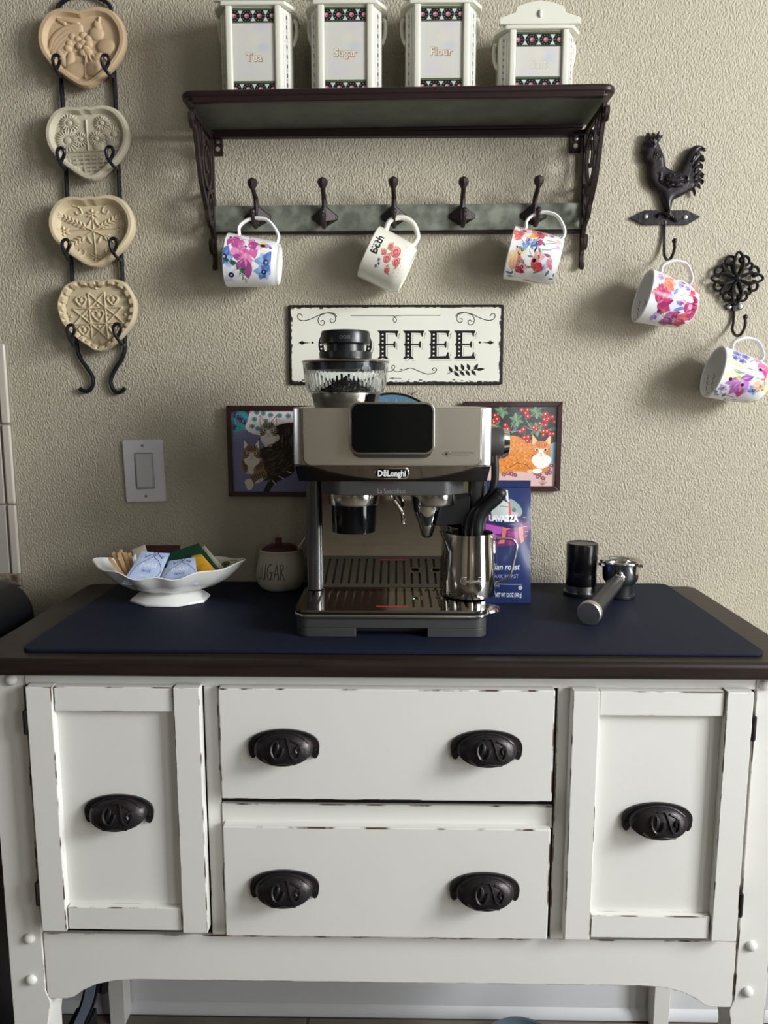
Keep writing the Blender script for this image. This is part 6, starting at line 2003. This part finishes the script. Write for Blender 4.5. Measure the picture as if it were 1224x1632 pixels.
# steam tap and wand
yk = -.235
kc_ = P(790, 704, yk)
A_ = Matrix.Translation((cxr - .001, yk, kc_.z)) @ axes((1, 0, 0), (0, 0, 1))
x1, x2 = P(801, 704, yk).x - cxr, P(812, 704, yk).x - cxr
MB().lathe([(.0225, 0), (.0238, .003), (.0238, x1 - .001), (.0232, x1)], 36, A_).build('steam_knob', mat('knob_grey', (70, 69, 68), .38, .2), EM)
MB().lathe([(.0215, x1 - .0002), (.0222, x1 + .001), (.0190, x2 - .001), (.0175, x2), (.001, x2)], 36, A_).build('knob_cap', CHROME, EM)
wy = -.262
q = [(788, 726), (789, 745), (788.5, 766), (784, 784), (772, 799), (757, 813), (748, 828), (746, 850), (747, 880)]
MB().tube([Vector(p) for p in smooth([tuple(P(x, y, wy)) for x, y in q], 6)], .0062, 14).build('steam_pipe', MATTE_BLACK, EM)
q = [(797, 787), (789, 796), (774, 809), (764, 822), (760, 838), (760, 856), (760, 870)]
MB().tube([Vector(p) for p in smooth([tuple(P(x, y, wy - .006)) for x, y in q], 6)], [.0102] * 3 + [.0106] * 34, 16).sphere(P(797, 787, wy - .006), .0104, 16, 10).build('wand_grip', MATTE_BLACK, EM)

# beans seen through the hopper
BEAN = mat('coffee_bean', (22, 17, 16), .55)
b = MB()
rr = random.Random(4)
b.lathe([(.050, zbw + .0025), (.040, zbw + .006), (.026, zbw + .016), (.012, zbw + .025), (.001, zbw + .028)], 32, T, caps=True)
for k in range(220):
    r = .046 * math.sqrt(rr.random()); a = rr.random() * 2 * PI
    z = zbw + .004 + .026 * max(0, 1 - r / .042)
    M = Matrix.Translation((hxc + r * math.cos(a), YK + r * math.sin(a), z)) @ Matrix.Rotation(rr.random() * 6, 4, 'Z') @ Matrix.Rotation(rr.uniform(-.3, .3), 4, 'X') @ Matrix.Diagonal((.0052, .0036, .0028, 1))
    s_ = MB().sphere((0, 0, 0), 1, 8, 5); s_.xf(M); b.add(s_.v, s_.f)
tag(b.build('coffee_beans', BEAN, None), 'heap of dark roasted coffee beans inside the glass hopper', 'coffee beans', kind='stuff')

# ------------------------------------------------------------------ milk pitcher on the drip tray
pf = PZ(748, 957, ZTR + .001)
PR = .0405
px0, py0 = P(747.5, 900, pf.y + PR).x, pf.y + PR
zr1 = P(748, 848, py0).z
MP = thing('milk_pitcher', 'polished steel milk pitcher standing on the drip tray under the wand', 'pitcher', (px0, py0, ZTR + .0006))
nn = 64
def pit(r, z, spout):
    out = []
    for k in range(nn):
        a = 2 * PI * k / nn
        d = math.atan2(math.sin(a - (PI + .25)), math.cos(a - (PI + .25)))
        w = math.exp(-(d / .26) ** 2) * spout
        rr_ = r + .013 * w
        out.append(Vector((px0 + rr_ * math.cos(a), py0 + rr_ * math.sin(a), z + .004 * w)))
    return out
zb0 = ZTR + .0006
prof = [(.036, 0, 0), (.0415, .0015, 0), (PR + .0018, .006, 0), (PR + .0008, .03, 0), (PR - .0006, .06, 0), (PR - .0018, zr1 - zb0 - .03, 0), (PR - .0023, zr1 - zb0 - .018, .25), (PR - .0026, zr1 - zb0 - .008, .65), (PR - .0026, zr1 - zb0, 1), (PR - .0038, zr1 - zb0, 1), (PR - .0040, zr1 - zb0 - .008, .65), (PR - .0042, zr1 - zb0 - .02, .2), (PR - .002, .01, 0), (.036, .003, 0), (.001, .003, 0)]
rings = [pit(r, zb0 + z, s) for r, z, s in prof]
b = MB().add([v for r in rings for v in r], [(i * nn + k, i * nn + (k + 1) % nn, (i + 1) * nn + (k + 1) % nn, (i + 1) * nn + k) for i in range(len(rings) - 1) for k in range(nn)] + [tuple(range(nn))[::-1]])
b.build('pitcher_body', mat('pitcher_steel', (226, 223, 218), .10, 1.0), MP, angle=50)
hy_ = py0 + .004
q = [(787.5, 881), (787.5, 868), (790, 861), (798, 858.5), (814, 859), (821.5, 864), (823.5, 873), (818, 898), (813, 917), (806, 923), (794, 927.5), (788.5, 931), (787.5, 938)]
MB().tube([Vector(p) for p in smooth([tuple(P(x, y, hy_)) for x, y in q], 5)], .0020, 8).build('wire_handle', STEEL, MP)
ETCH = mat('etched_mark', (150, 148, 144), .55, .3)
zl = P(750, 926, py0 - PR).z
def cyl(u, v): 
    a = (u + .002) / PR
    return (px0 + (PR + .0014) * math.sin(a), py0 - (PR + .0014) * math.cos(a), zl + v)
et = lettering('etched_lettering', 'DeLonghi', cyl, .0085, ETCH, MP, bold=.02, sx=.85, base=-.34)
lp = rrect(-.0185, .0185, -.0058, .0058, .0056)
b = MB()
for i in range(len(lp)):
    p, q_ = lp[i], lp[(i + 1) % len(lp)]
    b.add([cyl(p[0], p[1]), cyl(q_[0], q_[1]), cyl(q_[0] * .95, q_[1] * .86), cyl(p[0] * .95, p[1] * .86)], [(0, 1, 2, 3)])
b.build('etched_outline', mat('etched_line', (214, 212, 206), .4, .6), MP, angle=0, normals=False)

# ------------------------------------------------------------------ coffee bag
def bag_canvas():
    NAVY = (36, 50, 96)
    c = Canvas(640, 1460, NAVY)
    o = lambda x, y: (x - 60, y - 36)
    rng = np.random.RandomState(2)
    V = [(150, 70, 150), (190, 100, 190), (110, 40, 110), (226, 130, 196), (96, 40, 96), (214, 120, 110)]
    # printed picture band
    c.fill([o(60, 40), o(240, 40), o(240, 180), o(150, 330), o(60, 400)], (36, 50, 96))
    c.fill([smooth([o(40, 60), o(130, 40), o(135, 160), o(120, 280), o(40, 330)], 4, True)], (196, 110, 186)); c.fill([o(60, 180), o(130, 170), o(120, 230), o(60, 260)], (150, 74, 158)); c.fill([o(60, 70), o(110, 60), o(130, 110), o(60, 130)], (226, 140, 200))
    c.fill([smooth([o(60, 470), o(200, 400), o(420, 500), o(640, 520), o(690, 560), o(660, 690), o(560, 760), o(480, 790), o(60, 780)], 5, True)], (110, 40, 104))
    c.fill([o(90, 540), o(330, 580), o(310, 660), o(180, 660), o(100, 600)], (186, 92, 190)); c.fill([o(60, 610), o(300, 690), o(300, 720), o(60, 700)], (140, 60, 140))
    c.fill([o(330, 540), o(480, 530), o(480, 580), (o(380, 610)), o(350, 770), o(270, 775), o(320, 690)], (216, 124, 110)); c.fill([o(535, 560), o(590, 545), o(610, 750), o(570, 775), o(545, 690)], (216, 124, 110))
    c.fill([o(390, 620), o(530, 640), o(540, 700), o(390, 680)], (150, 56, 124)); c.fill([o(380, 700), o(540, 700), o(480, 790), o(370, 770)], (130, 46, 110))
    for (x, y, r) in ((620, 470, 22), (625, 580, 26), (640, 640, 22), (600, 690, 18), (630, 690, 20)): p = o(x, y); c.ell(p[0], p[1], r, r * .7, (60, 60, 76)); c.stroke([(p[0] - r, p[1]), (p[0] + r, p[1] - 4)], 5, (200, 200, 208))
    # foil emblem with the white brand letters
    c.fill([smooth([o(180, 330), o(260, 250), o(420, 255), o(520, 290), o(590, 380), o(590, 480), o(500, 540), o(300, 545), o(180, 520)], 5, True)], (44, 56, 96))
    c.fill([smooth([o(420, 262), o(500, 280), o(570, 350), o(586, 420), o(540, 460), o(430, 440)], 4, True)], (150, 164, 166)); c.ell(*o(480, 380), 26, 26, (90, 120, 116)); c.fill([o(440, 400), o(540, 410), o(530, 450), o(440, 440)], (196, 170, 180))
    c.fill([o(190, 400), o(330, 260), o(412, 300), o(412, 500), o(195, 495)], (196, 204, 200)); c.stroke([o(300, 335), o(410, 345)], 8, (110, 112, 108)); c.stroke([o(200, 470), o(410, 490)], 10, (226, 230, 226))
    c.fill([o(360, 150), o(410, 150), o(416, 300), o(385, 260)], (224, 226, 224)); c.fill([o(412, 280), o(432, 290), o(446, 440), o(412, 440)], (206, 96, 84))
    c.text('LAVAZZA', *o(350, 512), 100, (240, 240, 240), align='c', bold=.055, sx=.84)
    c.fill([smooth([o(60, 515), o(200, 512), o(400, 548), o(560, 556), o(590, 575), o(400, 590), o(200, 540), o(60, 540)], 4, True)], (40, 46, 92))
    for (x, y) in ((240, 600), (560, 620)): pass
    c.text('italian roast', *o(555, 1086), 108, (228, 230, 236), align='r', bold=.012, shear=.2, sx=.84)
    c.text('A DARK ROAST', *o(540, 1188), 66, (164, 160, 200), align='r', sx=.88)
    c.stroke([o(60, 1255), o(590, 1268)], 6, (190, 196, 214)); c.text('GROUND COFFEE', *o(300, 1296), 30, (170, 176, 200), align='r', bold=.02)
    c.ell(*o(567, 1308), 25, 25, (214, 218, 226)); c.text('U', *o(567, 1322), 38, NAVY, align='c', bold=.03); c.ell(*o(210, 1378), 8, 8, (220, 222, 230))
    c.text('NET WT 12 OZ (340 g)', *o(585, 1420), 72, (226, 228, 234), align='r', bold=.022, sx=.47)
    return c
BAGM = print_mat('bag_print', bag_canvas(), .30, .25)
BAGS = mat('bag_side', (34, 47, 92), .32, coat=.25, bump=(60, .0008))
bz0, bz1 = MZ, P(812, 766, -.135).z
BX0, BX1 = P(768, 860, -.165).x - .001, P(848.5, 860, -.165).x
CB = thing('coffee_bag', 'navy blue bag of ground coffee with purple picture behind the milk pitcher', 'bag', ((BX0 + BX1) / 2, -.13, MZ))
def bagf(u, v):
    z = bz0 + (bz1 - bz0) * v
    w = 1 - .02 * math.sin(v * PI) + (.006 if v > .85 else 0)
    x = (BX0 + BX1) / 2 + (u - .5) * (BX1 - BX0) * w
    dep = max(0.0, 1 - v / .93) ** .55
    bul = .010 * math.sin(u * PI) * math.sin(min(1, v / .93) * PI) + .0006 * math.sin(u * 13 + v * 11) * math.sin(v * PI)
    return Vector((x, -.130 - .034 * dep - bul - .001, z))
def bagb(u, v):
    p = bagf(u, v)
    dep = max(0.0, 1 - v / .93) ** .55
    return Vector((p.x, -.130 + .030 * dep + .006 * math.sin(u * PI) * math.sin(min(1, v / .93) * PI), p.z))
MB().grid(bagf, 20, 36, uv=True).build('front_face', BAGM, CB, angle=60, normals=False)
b = MB().grid(bagb, 12, 36)
for u in (0, 1):
    def side(i, j, u=u):
        a, c_ = bagf(u, j), bagb(u, j)
        p = a.lerp(c_, i)
        fold = math.sin(i * PI) * .010 * (1 - .0) * min(1, (1 - j) * 3) * min(1, .25 + j)
        p.x += -fold * j if u == 1 else fold * j
        return p
    b.grid(side, 6, 36)
b.build('gusset', BAGS, CB, angle=60)
MB().box(BX0 + .001, BX1 - .001, -.1335, -.127, bz1 - .012, bz1).build('top_seal', BAGS, CB, bevel=.001)
lx = BX1 - .001
for k, zf in enumerate((.090, .105, .12, .13)):
    pass
for zf in (.140, .125, .112):
    MB().box(BX1 + .0002, BX1 + .0008, -.150, -.140, bz0 + (bz1 - bz0) * zf, bz0 + (bz1 - bz0) * zf + .0022).build('side_print', LETW, CB, angle=0)

# ------------------------------------------------------------------ sugar bowl
SYc = -.060
sc_ = P(448.5, 905, SYc)
SBW = thing('sugar_bowl', 'cream stoneware bowl lettered SUGAR with dark red lid, beside the machine', 'bowl', (sc_.x, SYc, MZ))
Tz = Matrix.Translation((sc_.x, SYc, 0))
sz0 = MZ
srim = P(448, 881, SYc - .038).z
hS = srim - sz0
def srad(z):
    t = (z - sz0) / hS
    pts = [(0, .034), (.06, .0405), (.2, .0462), (.38, .0478), (.6, .0455), (.8, .0415), (.92, .0400), (1, .0412)]
    for (a, ra), (b_, rb) in zip(pts[:-1], pts[1:]):
        if a <= t <= b_:
            k = (t - a) / (b_ - a); k = k * k * (3 - 2 * k) if False else k
            return ra + (rb - ra) * k
    return .041
STONE = mat('cream_stoneware', (206, 198, 182), .35)
sp = smooth([(.034, 0), (.0405, .06), (.0462, .2), (.0478, .38), (.0455, .6), (.0418, .8), (.0403, .92), (.0412, 1.0)], 4)
wall = [(.001, sz0)] + [(r, sz0 + z * hS) for r, z in sp] + [(.0400, srim + .0012), (.0385, srim), (.0378, srim - .01), (.043, sz0 + hS * .4), (.03, sz0 + .006), (.001, sz0 + .006)]
MB().lathe(wall, 56, Tz, caps=False).build('bowl', STONE, SBW, angle=60)
LID = mat('dark_red_lid', (66, 20, 20), .4)
zl_ = srim - .003
MB().lathe([(.001, zl_ - .004), (.035, zl_ - .004), (.0365, zl_), (.034, zl_ + .005), (.026, zl_ + .0095), (.012, zl_ + .012), (.001, zl_ + .0125)], 44, Tz).build('lid', LID, SBW)
kx = P(444, 862, SYc).x
MB().prism([(kx - .0052, zl_ + .009), (kx + .0052, zl_ + .009), (kx + .0055, P(444, 857, SYc).z), (kx - .0058, P(444, 857, SYc).z)], SYc - .007, SYc + .007).build('lid_knob', mat('lid_wood', (84, 34, 26), .45), SBW, bevel=.0015)
a, b_ = P(471, 881, SYc - .01), P(487, 857, SYc + .004)
spn = thing('spoon', 'pale spoon with its handle leaning out of the sugar bowl', 'spoon', (a.x, a.y, a.z - .03))
d_ = (b_ - a)
MB().tube([a - d_ * .55, a, a + d_ * .5, b_], [.0022, .0022, .0022, .0026], 8).build('handle', mat('spoon_pale', (206, 198, 180), .4), spn)
MB().sphere(a - d_ * .62, .006, 12, 8, (1, .5, .8)).build('spoon_bowl', mat('spoon_pale', 0), spn)
# hand-drawn tall letters
CH = mat('letter_charcoal', (52, 46, 42), .6)
def onbowl(px_, py_):
    z = P(px_, py_, SYc - .045).z
    r = srad(z) + .0003
    for _ in range(3):
        dx = P(px_, py_, SYc - math.sqrt(max(1e-6, r * r - (P(px_, py_, SYc - .04).x - sc_.x) ** 2))).x - sc_.x
    dx = max(-r * .97, min(r * .97, dx))
    y = SYc - math.sqrt(r * r - dx * dx)
    return Vector((sc_.x + dx, y, P(px_, py_, y).z))
G = lambda x, y: (390 + x / 11.127, 840 + y / 11.127)
LET = {'S': [[(330, 660), (292, 652), (292, 700), (284, 860), (270, 915), (238, 915)]], 'U': [[(318, 660), (312, 900), (330, 935), (350, 925), (378, 660)], [(378, 660), (356, 940)]],
       'G': [[(492, 680), (450, 660), (412, 720), (400, 850), (420, 930), (460, 940), (470, 880), (470, 812)], [(440, 812), (505, 808)]],
       'A': [[(512, 950), (568, 665), (605, 950)], [(535, 850), (590, 840)]], 'R': [[(640, 950), (640, 670), (682, 680), (684, 740), (645, 800), (712, 955)]]}
for ch, strokes in LET.items():
    b = MB()
    for s in strokes:
        pts = []
        for (p, q) in zip(s[:-1], s[1:]):
            for k in range(4): pts.append(onbowl(*G(p[0] + (q[0] - p[0]) * k / 4, p[1] + (q[1] - p[1]) * k / 4)))
        pts.append(onbowl(*G(*s[-1])))
        b.tube(pts, .00075, 6)
    b.build('letter', CH, SBW)

# ------------------------------------------------------------------ white footed dish with tea and stirrers
DYc = -.152
dc = P(271, 930, DYc)
DX = dc.x
TD = thing('footed_dish', 'white scalloped footed dish holding tea bags and stir sticks', 'dish', (DX, DYc, MZ))
zrim = P(285, 924, DYc - .085).z
zft = P(272, 950, DYc - .05).z
n = 96
def Rr(a):
    c_, s_ = math.cos(a), math.sin(a)
    base = 1 / ((abs(c_) / .122) ** 2.0 + (abs(s_) / .084) ** 2.0) ** .5
    tip = .017 * math.exp(-(math.atan2(s_, abs(c_)) / .20) ** 2)
    return base * (1 + .022 * math.cos(8 * a + PI)) + tip
def zr2(a): return zrim + .014 * abs(math.cos(a)) ** 3 + .0025 * math.cos(8 * a)
rings = []
for (f, g) in ((.30, 0), (.42, .02), (.60, .16), (.78, .42), (.92, .76), (1.0, 1.0), (.985, 1.03), (.965, 1.0), (.88, .72), (.74, .42), (.56, .20), (.35, .09), (.02, .06)):
    rings.append([Vector((DX + Rr(2 * PI * k / n) * f * math.cos(2 * PI * k / n), DYc + Rr(2 * PI * k / n) * f * math.sin(2 * PI * k / n), zft + (zr2(2 * PI * k / n) - zft) * g)) for k in range(n)])
b = MB().add([v for r in rings for v in r], [(i * n + k, i * n + (k + 1) % n, (i + 1) * n + (k + 1) % n, (i + 1) * n + k) for i in range(len(rings) - 1) for k in range(n)] + [tuple(range(n))[::-1]])
b.build('bowl', CERAMIC, TD, angle=60)
oct_ = lambda rx, ry, z: [Vector((DX + rx * math.cos(PI / 8 + k * PI / 4) / math.cos(PI / 8), DYc + ry * math.sin(PI / 8 + k * PI / 4) / math.cos(PI / 8), z)) for k in range(8)]
fr = [oct_(.066, .052, MZ), oct_(.066, .052, MZ + .004), oct_(.054, .042, MZ + .014), oct_(.040, .031, zft - .001), oct_(.042, .032, zft + .004)]
b = MB().add([v for r in fr for v in r], [(i * 8 + k, i * 8 + (k + 1) % 8, (i + 1) * 8 + (k + 1) % 8, (i + 1) * 8 + k) for i in range(len(fr) - 1) for k in range(8)] + [tuple(range(8))[::-1], tuple(32 + k for k in range(8))])
b.build('foot', CERAMIC, TD, bevel=.003, seg=3, angle=30)


def packet(name, label, cat, quad, Ys, m, th=.0026, group=None, puff=.0016):
    """quad: photo corners BL, BR, TR, TL; Ys: depth of bottom and top edge"""
    c = [P(*quad[0], Ys[0]), P(*quad[1], Ys[0]), P(*quad[2], Ys[1]), P(*quad[3], Ys[1])]
    nrm = (c[1] - c[0]).cross(c[3] - c[0]).normalized()
    if nrm.y > 0: nrm = -nrm
    def pt(u, v, s):
        p = c[0] * (1 - u) * (1 - v) + c[1] * u * (1 - v) + c[2] * u * v + c[3] * (1 - u) * v
        e = min(u, 1 - u, v, 1 - v)
        h = th / 2 * min(1, e / .06 + .25) + puff * math.sin(u * PI) * math.sin(v * PI)
        return p + nrm * h * s
    o = MB().grid(lambda u, v: pt(u, v, 1), 10, 10, uv=True).grid(lambda u, v: pt(1 - u, v, -1), 10, 10, uv=True).build(name, m, None, angle=60, weld=True, normals=False)
    return tag(o, label, cat, group)


def art_pukka(seed):
    c = Canvas(440, 440, (176, 192, 222))
    c.fill([(0, 0), (440, 0), (440, 60), (0, 90)], (166, 182, 214))
    L = (70, 40, 84)
    c.stroke(smooth([(30, 300), (60, 180), (150, 110), (215, 60), (240, 14)], 6), 7, L)
    c.stroke(smooth([(236, 14), (250, 70), (330, 110), (410, 200), (410, 280), (330, 380), (270, 420)], 6), 7, L)
    c.stroke(smooth([(30, 300), (50, 370), (130, 420)], 6), 6, L)
    for s in (-1, 1):
        c.stroke(smooth([(236 + s * 10, 40), (236 + s * 60, 30), (236 + s * 110, 60), (236 + s * 150, 40)], 5), 6, L)
        c.ell(236 + s * 120, 70, 14, 8, L, ang=30 * s); c.ell(236 + s * 80, 48, 12, 8, L); c.ell(236 + s * 28, 8, 14, 8, L, ang=40 * s)
    for (x, y) in ((400, 350), (370, 380), (420, 330), (40, 400), (90, 426), (20, 360)): c.ell(x, y, 8, 6, L)
    c.text('pukka', 225, 195, 108, (232, 238, 246), align='c', sx=.9)
    c.text('PEACE', 225, 262, 44, (110, 90, 150), align='c', bold=.03)
    c.text('organic tea', 225, 318, 34, (214, 222, 240), align='c')
    return print_mat('pukka_sachet_%d' % seed, c, .38)


def art_yellow():
    c = Canvas(300, 420, (212, 160, 44))
    c.fill([(0, 0), (300, 0), (300, 40), (0, 40)], (190, 140, 36))
    for k, y in enumerate((190, 220, 250)): c.stroke([(30, y), (200 - 30 * k, y)], 6, (120, 86, 20))
    c.stroke([(20, 330), (270, 330)], 5, (90, 66, 20)); c.stroke([(20, 380), (270, 380)], 12, (70, 50, 20))
    return print_mat('yellow_sachet_print', c, .4)


def art_green():
    c = Canvas(400, 300, (22, 62, 44))
    c.stroke([(60, 150), (230, 150)], 7, (60, 104, 80)); c.stroke([(60, 170), (180, 170)], 5, (50, 92, 70))
    return print_mat('green_sachet_print', c, .4)


def art_leafy():
    c = Canvas(400, 300, (206, 206, 186))
    c.fill([(30, 30), (330, 30), (330, 270), (30, 270)], (196, 200, 160))
    c.ell(130, 160, 90, 90, (44, 60, 36)); c.ell(130, 160, 64, 64, (96, 116, 60)); c.ell(130, 160, 36, 36, (50, 66, 40))
    c.stroke([(200, 60), (320, 90), (330, 180)], 14, (100, 112, 84)); c.ell(220, 230, 60, 30, (150, 166, 60))
    return print_mat('leafy_sachet_print', c, .4)


def art_maroon():
    c = Canvas(520, 160, (56, 28, 30))
    c.fill([(40, 70), (230, 70), (230, 160), (40, 160)], (204, 196, 180)); c.ell(150, 120, 40, 20, (166, 70, 80)); c.fill([(230, 60), (400, 60), (400, 160), (230, 160)], (28, 30, 34)); c.ell(320, 110, 60, 26, (150, 154, 156)); c.fill([(400, 80), (500, 80), (500, 150), (400, 150)], (206, 176, 110))
    return print_mat('maroon_box_print', c, .4)


TG = 'tea bags in the footed dish'
packet('tea_sachet', 'maroon tea packet at the back of the white dish', 'tea bag', [(236, 905), (288, 905), (287, 869), (233, 869)], (-.115, -.098), art_maroon(), .006, TG)
packet('tea_sachet', 'beige tea packet corner at the back left of the white dish', 'tea bag', [(216, 900), (240, 896), (231, 868), (210, 876)], (-.125, -.112), mat('beige_packet', (190, 180, 160), .5), .003, TG)
packet('tea_sachet', 'cream tea packet leaning behind the dark green one', 'tea bag', [(352, 918), (363, 912), (326, 869), (321, 874)], (-.150, -.135), mat('cream_packet', (204, 194, 172), .5), .004, TG)
packet('tea_sachet', 'pale packet with green round print at right end of dish', 'tea bag', [(352, 913), (372, 905), (391, 890), (349, 892)], (-.150, -.125), art_leafy(), .003, TG)
packet('tea_sachet', 'dark green tea packet rising highest in the white dish', 'tea bag', [(290, 930), (353, 912), (316, 866), (262, 884)], (-.175, -.150), art_green(), .003, TG)
packet('tea_sachet', 'golden yellow tea packet in front of the green one', 'tea bag', [(316, 930), (348, 914), (321, 883), (305, 886)], (-.190, -.170), art_yellow(), .003, TG)
packet('tea_sachet', 'light blue tea sachet lying flat at the middle of the dish', 'tea bag', [(250, 936), (316, 932), (311, 888), (270, 894)], (-.205, -.180), art_pukka(1), .003, TG)
packet('tea_sachet', 'light blue tea sachet tilted left beside the stir sticks', 'tea bag', [(194, 931), (247, 937), (271, 882), (226, 879)], (-.212, -.188), art_pukka(2), .003, TG)
WOOD = mat('birch_stick', (198, 166, 124), .6, noise=((178, 142, 100), 60, (.35, .7), (1, 1, .1)))
SG_ = 'wooden stir sticks in the footed dish'
for k, (bx_, by_, tx, ty, yy, lab) in enumerate(((202, 925, 174, 889, -.185, 'wooden stir stick leaning furthest left in the white dish'), (203, 925, 180, 880, -.175, 'wooden stir stick second from left in the white dish'), (206, 925, 189, 881, -.180, 'wooden stir stick third from left in the white dish'),
                                          (208, 925, 192, 876, -.165, 'tall wooden stir stick behind the third from left'), (209, 922, 199, 880, -.172, 'broad wooden stir stick fifth from left in the dish'), (213, 922, 206, 881, -.168, 'wooden stir stick nearest the blue sachet'))):
    a, t_ = P(bx_, by_, yy - .012), P(tx, ty, yy)
    d_ = (t_ - a).normalized(); sd = d_.cross(Vector((0, 1, 0))).normalized() * .0030; nv = d_.cross(sd).normalized() * .0009
    ring = lambda p, f: [p + sd * f - nv, p + sd * f + nv, p - sd * f + nv, p - sd * f - nv]
    L_ = (t_ - a).length
    rs = [ring(a, .7), ring(a + d_ * .003, 1), ring(a + d_ * (L_ - .003), 1), ring(t_, .6)]
    b = MB().add([v for r in rs for v in r], [(i * 4 + q, i * 4 + (q + 1) % 4, (i + 1) * 4 + (q + 1) % 4, (i + 1) * 4 + q) for i in range(3) for q in range(4)] + [(3, 2, 1, 0), (12, 13, 14, 15)])
    tag(b.build('stir_stick', WOOD, None, angle=30), lab, 'stir stick', SG_)
for k, (q, lab) in enumerate(((((210, 915), (215, 915), (214, 887), (211, 888)), 'slim white sweetener stick between stir sticks and blue sachet'), (((215, 915), (219, 913), (217, 884), (214, 883)), 'slim white sweetener stick touching the tilted blue sachet'))):
    packet('sweetener_stick', lab, 'sweetener', q, (-.178 + .006 * k, -.160 + .006 * k), mat('paper_white', (222, 226, 234), .5), .0026, 'sweetener sticks in the dish', .0006)

# ------------------------------------------------------------------ tamper on its stand
ty_ = -.100
tc_ = P(927, 900, ty_)
TM = thing('tamper', 'black coffee tamper with steel band standing beside the portafilter', 'tamper', (tc_.x, ty_, MZ))
Tt = Matrix.Translation((tc_.x, ty_, 0))
ztop = P(931, 865, ty_).z
MB().lathe([(.001, MZ), (.0310, MZ), (.0318, MZ + .002), (.0310, MZ + .0065), (.001, MZ + .0065)], 40, Tt).build('rubber_base', MATTE_BLACK, TM)
MB().lathe([(.001, MZ + .0066), (.0270, MZ + .0066), (.0270, MZ + .0185), (.001, MZ + .0185)], 40, Tt).build('steel_band', STEEL, TM)
hh = ztop - MZ
MB().lathe([(.0268, MZ + .0187), (.0274, MZ + .0215), (.0268, MZ + hh * .45), (.0266, MZ + hh * .47), (.0272, MZ + hh * .50), (.0284, ztop - .004), (.0278, ztop - .0008), (.0262, ztop), (.0245, ztop - .0012), (.001, ztop - .0016)], 44, Tt).build('grip', mat('tamper_black', (13, 13, 16), .22), TM, angle=30)

# ------------------------------------------------------------------ portafilter
py_ = -.118
pcn = P(989.5, 893, py_)
PFT = thing('portafilter', 'steel portafilter with black handle and chrome end cap lying on the navy mat', 'portafilter', (pcn.x, py_, MZ))
Tp = Matrix.Translation((pcn.x, py_, 0))
zrm = pcn.z
MB().lathe([(.001, MZ), (.0262, MZ), (.0270, MZ + .002), (.0262, MZ + .006), (.0235, MZ + .008), (.0225, MZ + .018), (.0235, MZ + .026), (.001, MZ + .026)], 40, Tp).build('spout_base', MATTE_BLACK, PFT)
zc = MZ + .0262
MB().lathe([(.001, zc), (.0255, zc), (.0300, zc + .006), (.0320, zc + .014), (.0328, zrm - .008), (.0330, zrm - .0045), (.0360, zrm - .0042), (.0365, zrm - .0025), (.0362, zrm), (.0350, zrm + .0012), (.0325, zrm + .0004), (.0312, zrm - .001)], 56, Tp, caps=False).build('cup', mat('porta_steel', (206, 206, 204), .09, 1.0), PFT, angle=40)
MB().lathe([(.0312, zrm - .001), (.0300, zrm - .003), (.0285, zrm - .004), (.0285, zrm - .010), (.027, zrm - .012), (.001, zrm - .012)], 48, Tp, caps=False).build('filter_basket', STEEL, PFT, angle=40)
for a in (math.radians(-25), math.radians(190)):
    b = MB().box(-.004, .004, -.006, .006, -.0025, .0025)
    b.xf(Matrix.Translation((pcn.x + .036 * math.cos(a), py_ + .036 * math.sin(a), zrm - .006)) @ Matrix.Rotation(a, 4, 'Z')).build('locking_ear', STEEL, PFT, bevel=.0008)
he = PZ(936, 998, MZ)
h0_ = Vector((pcn.x - .008, py_ - .030, MZ + .042))
h1_ = Vector((P(938, 978, he.y).x, he.y, MZ + .0200))
ax = (h1_ - h0_)
Lh = ax.length
Mh = Matrix.Translation(h0_) @ axes(ax, (0, 0, 1))
MB().lathe([(.0075, -.004), (.0075, .004), (.0095, .006), (.0105, .012), (.0095, .018), (.0085, .020)], 28, Mh).build('neck', STEEL, PFT)
MB().lathe([(.0082, .0195), (.0105, .022), (.0122, .03), (.0140, Lh * .5), (.0168, Lh - .014), (.0172, Lh - .0125)], 32, Mh, caps=True).build('handle', mat('porta_handle', (30, 30, 32), .34), PFT, angle=50)
MB().lathe([(.0178, Lh - .0124), (.0190, Lh - .011), (.0192, Lh - .002), (.0180, Lh), (.001, Lh + .0006)], 40, Mh).build('end_cap', mat('spun_steel', (214, 212, 206), .42, 1.0), PFT, angle=30)
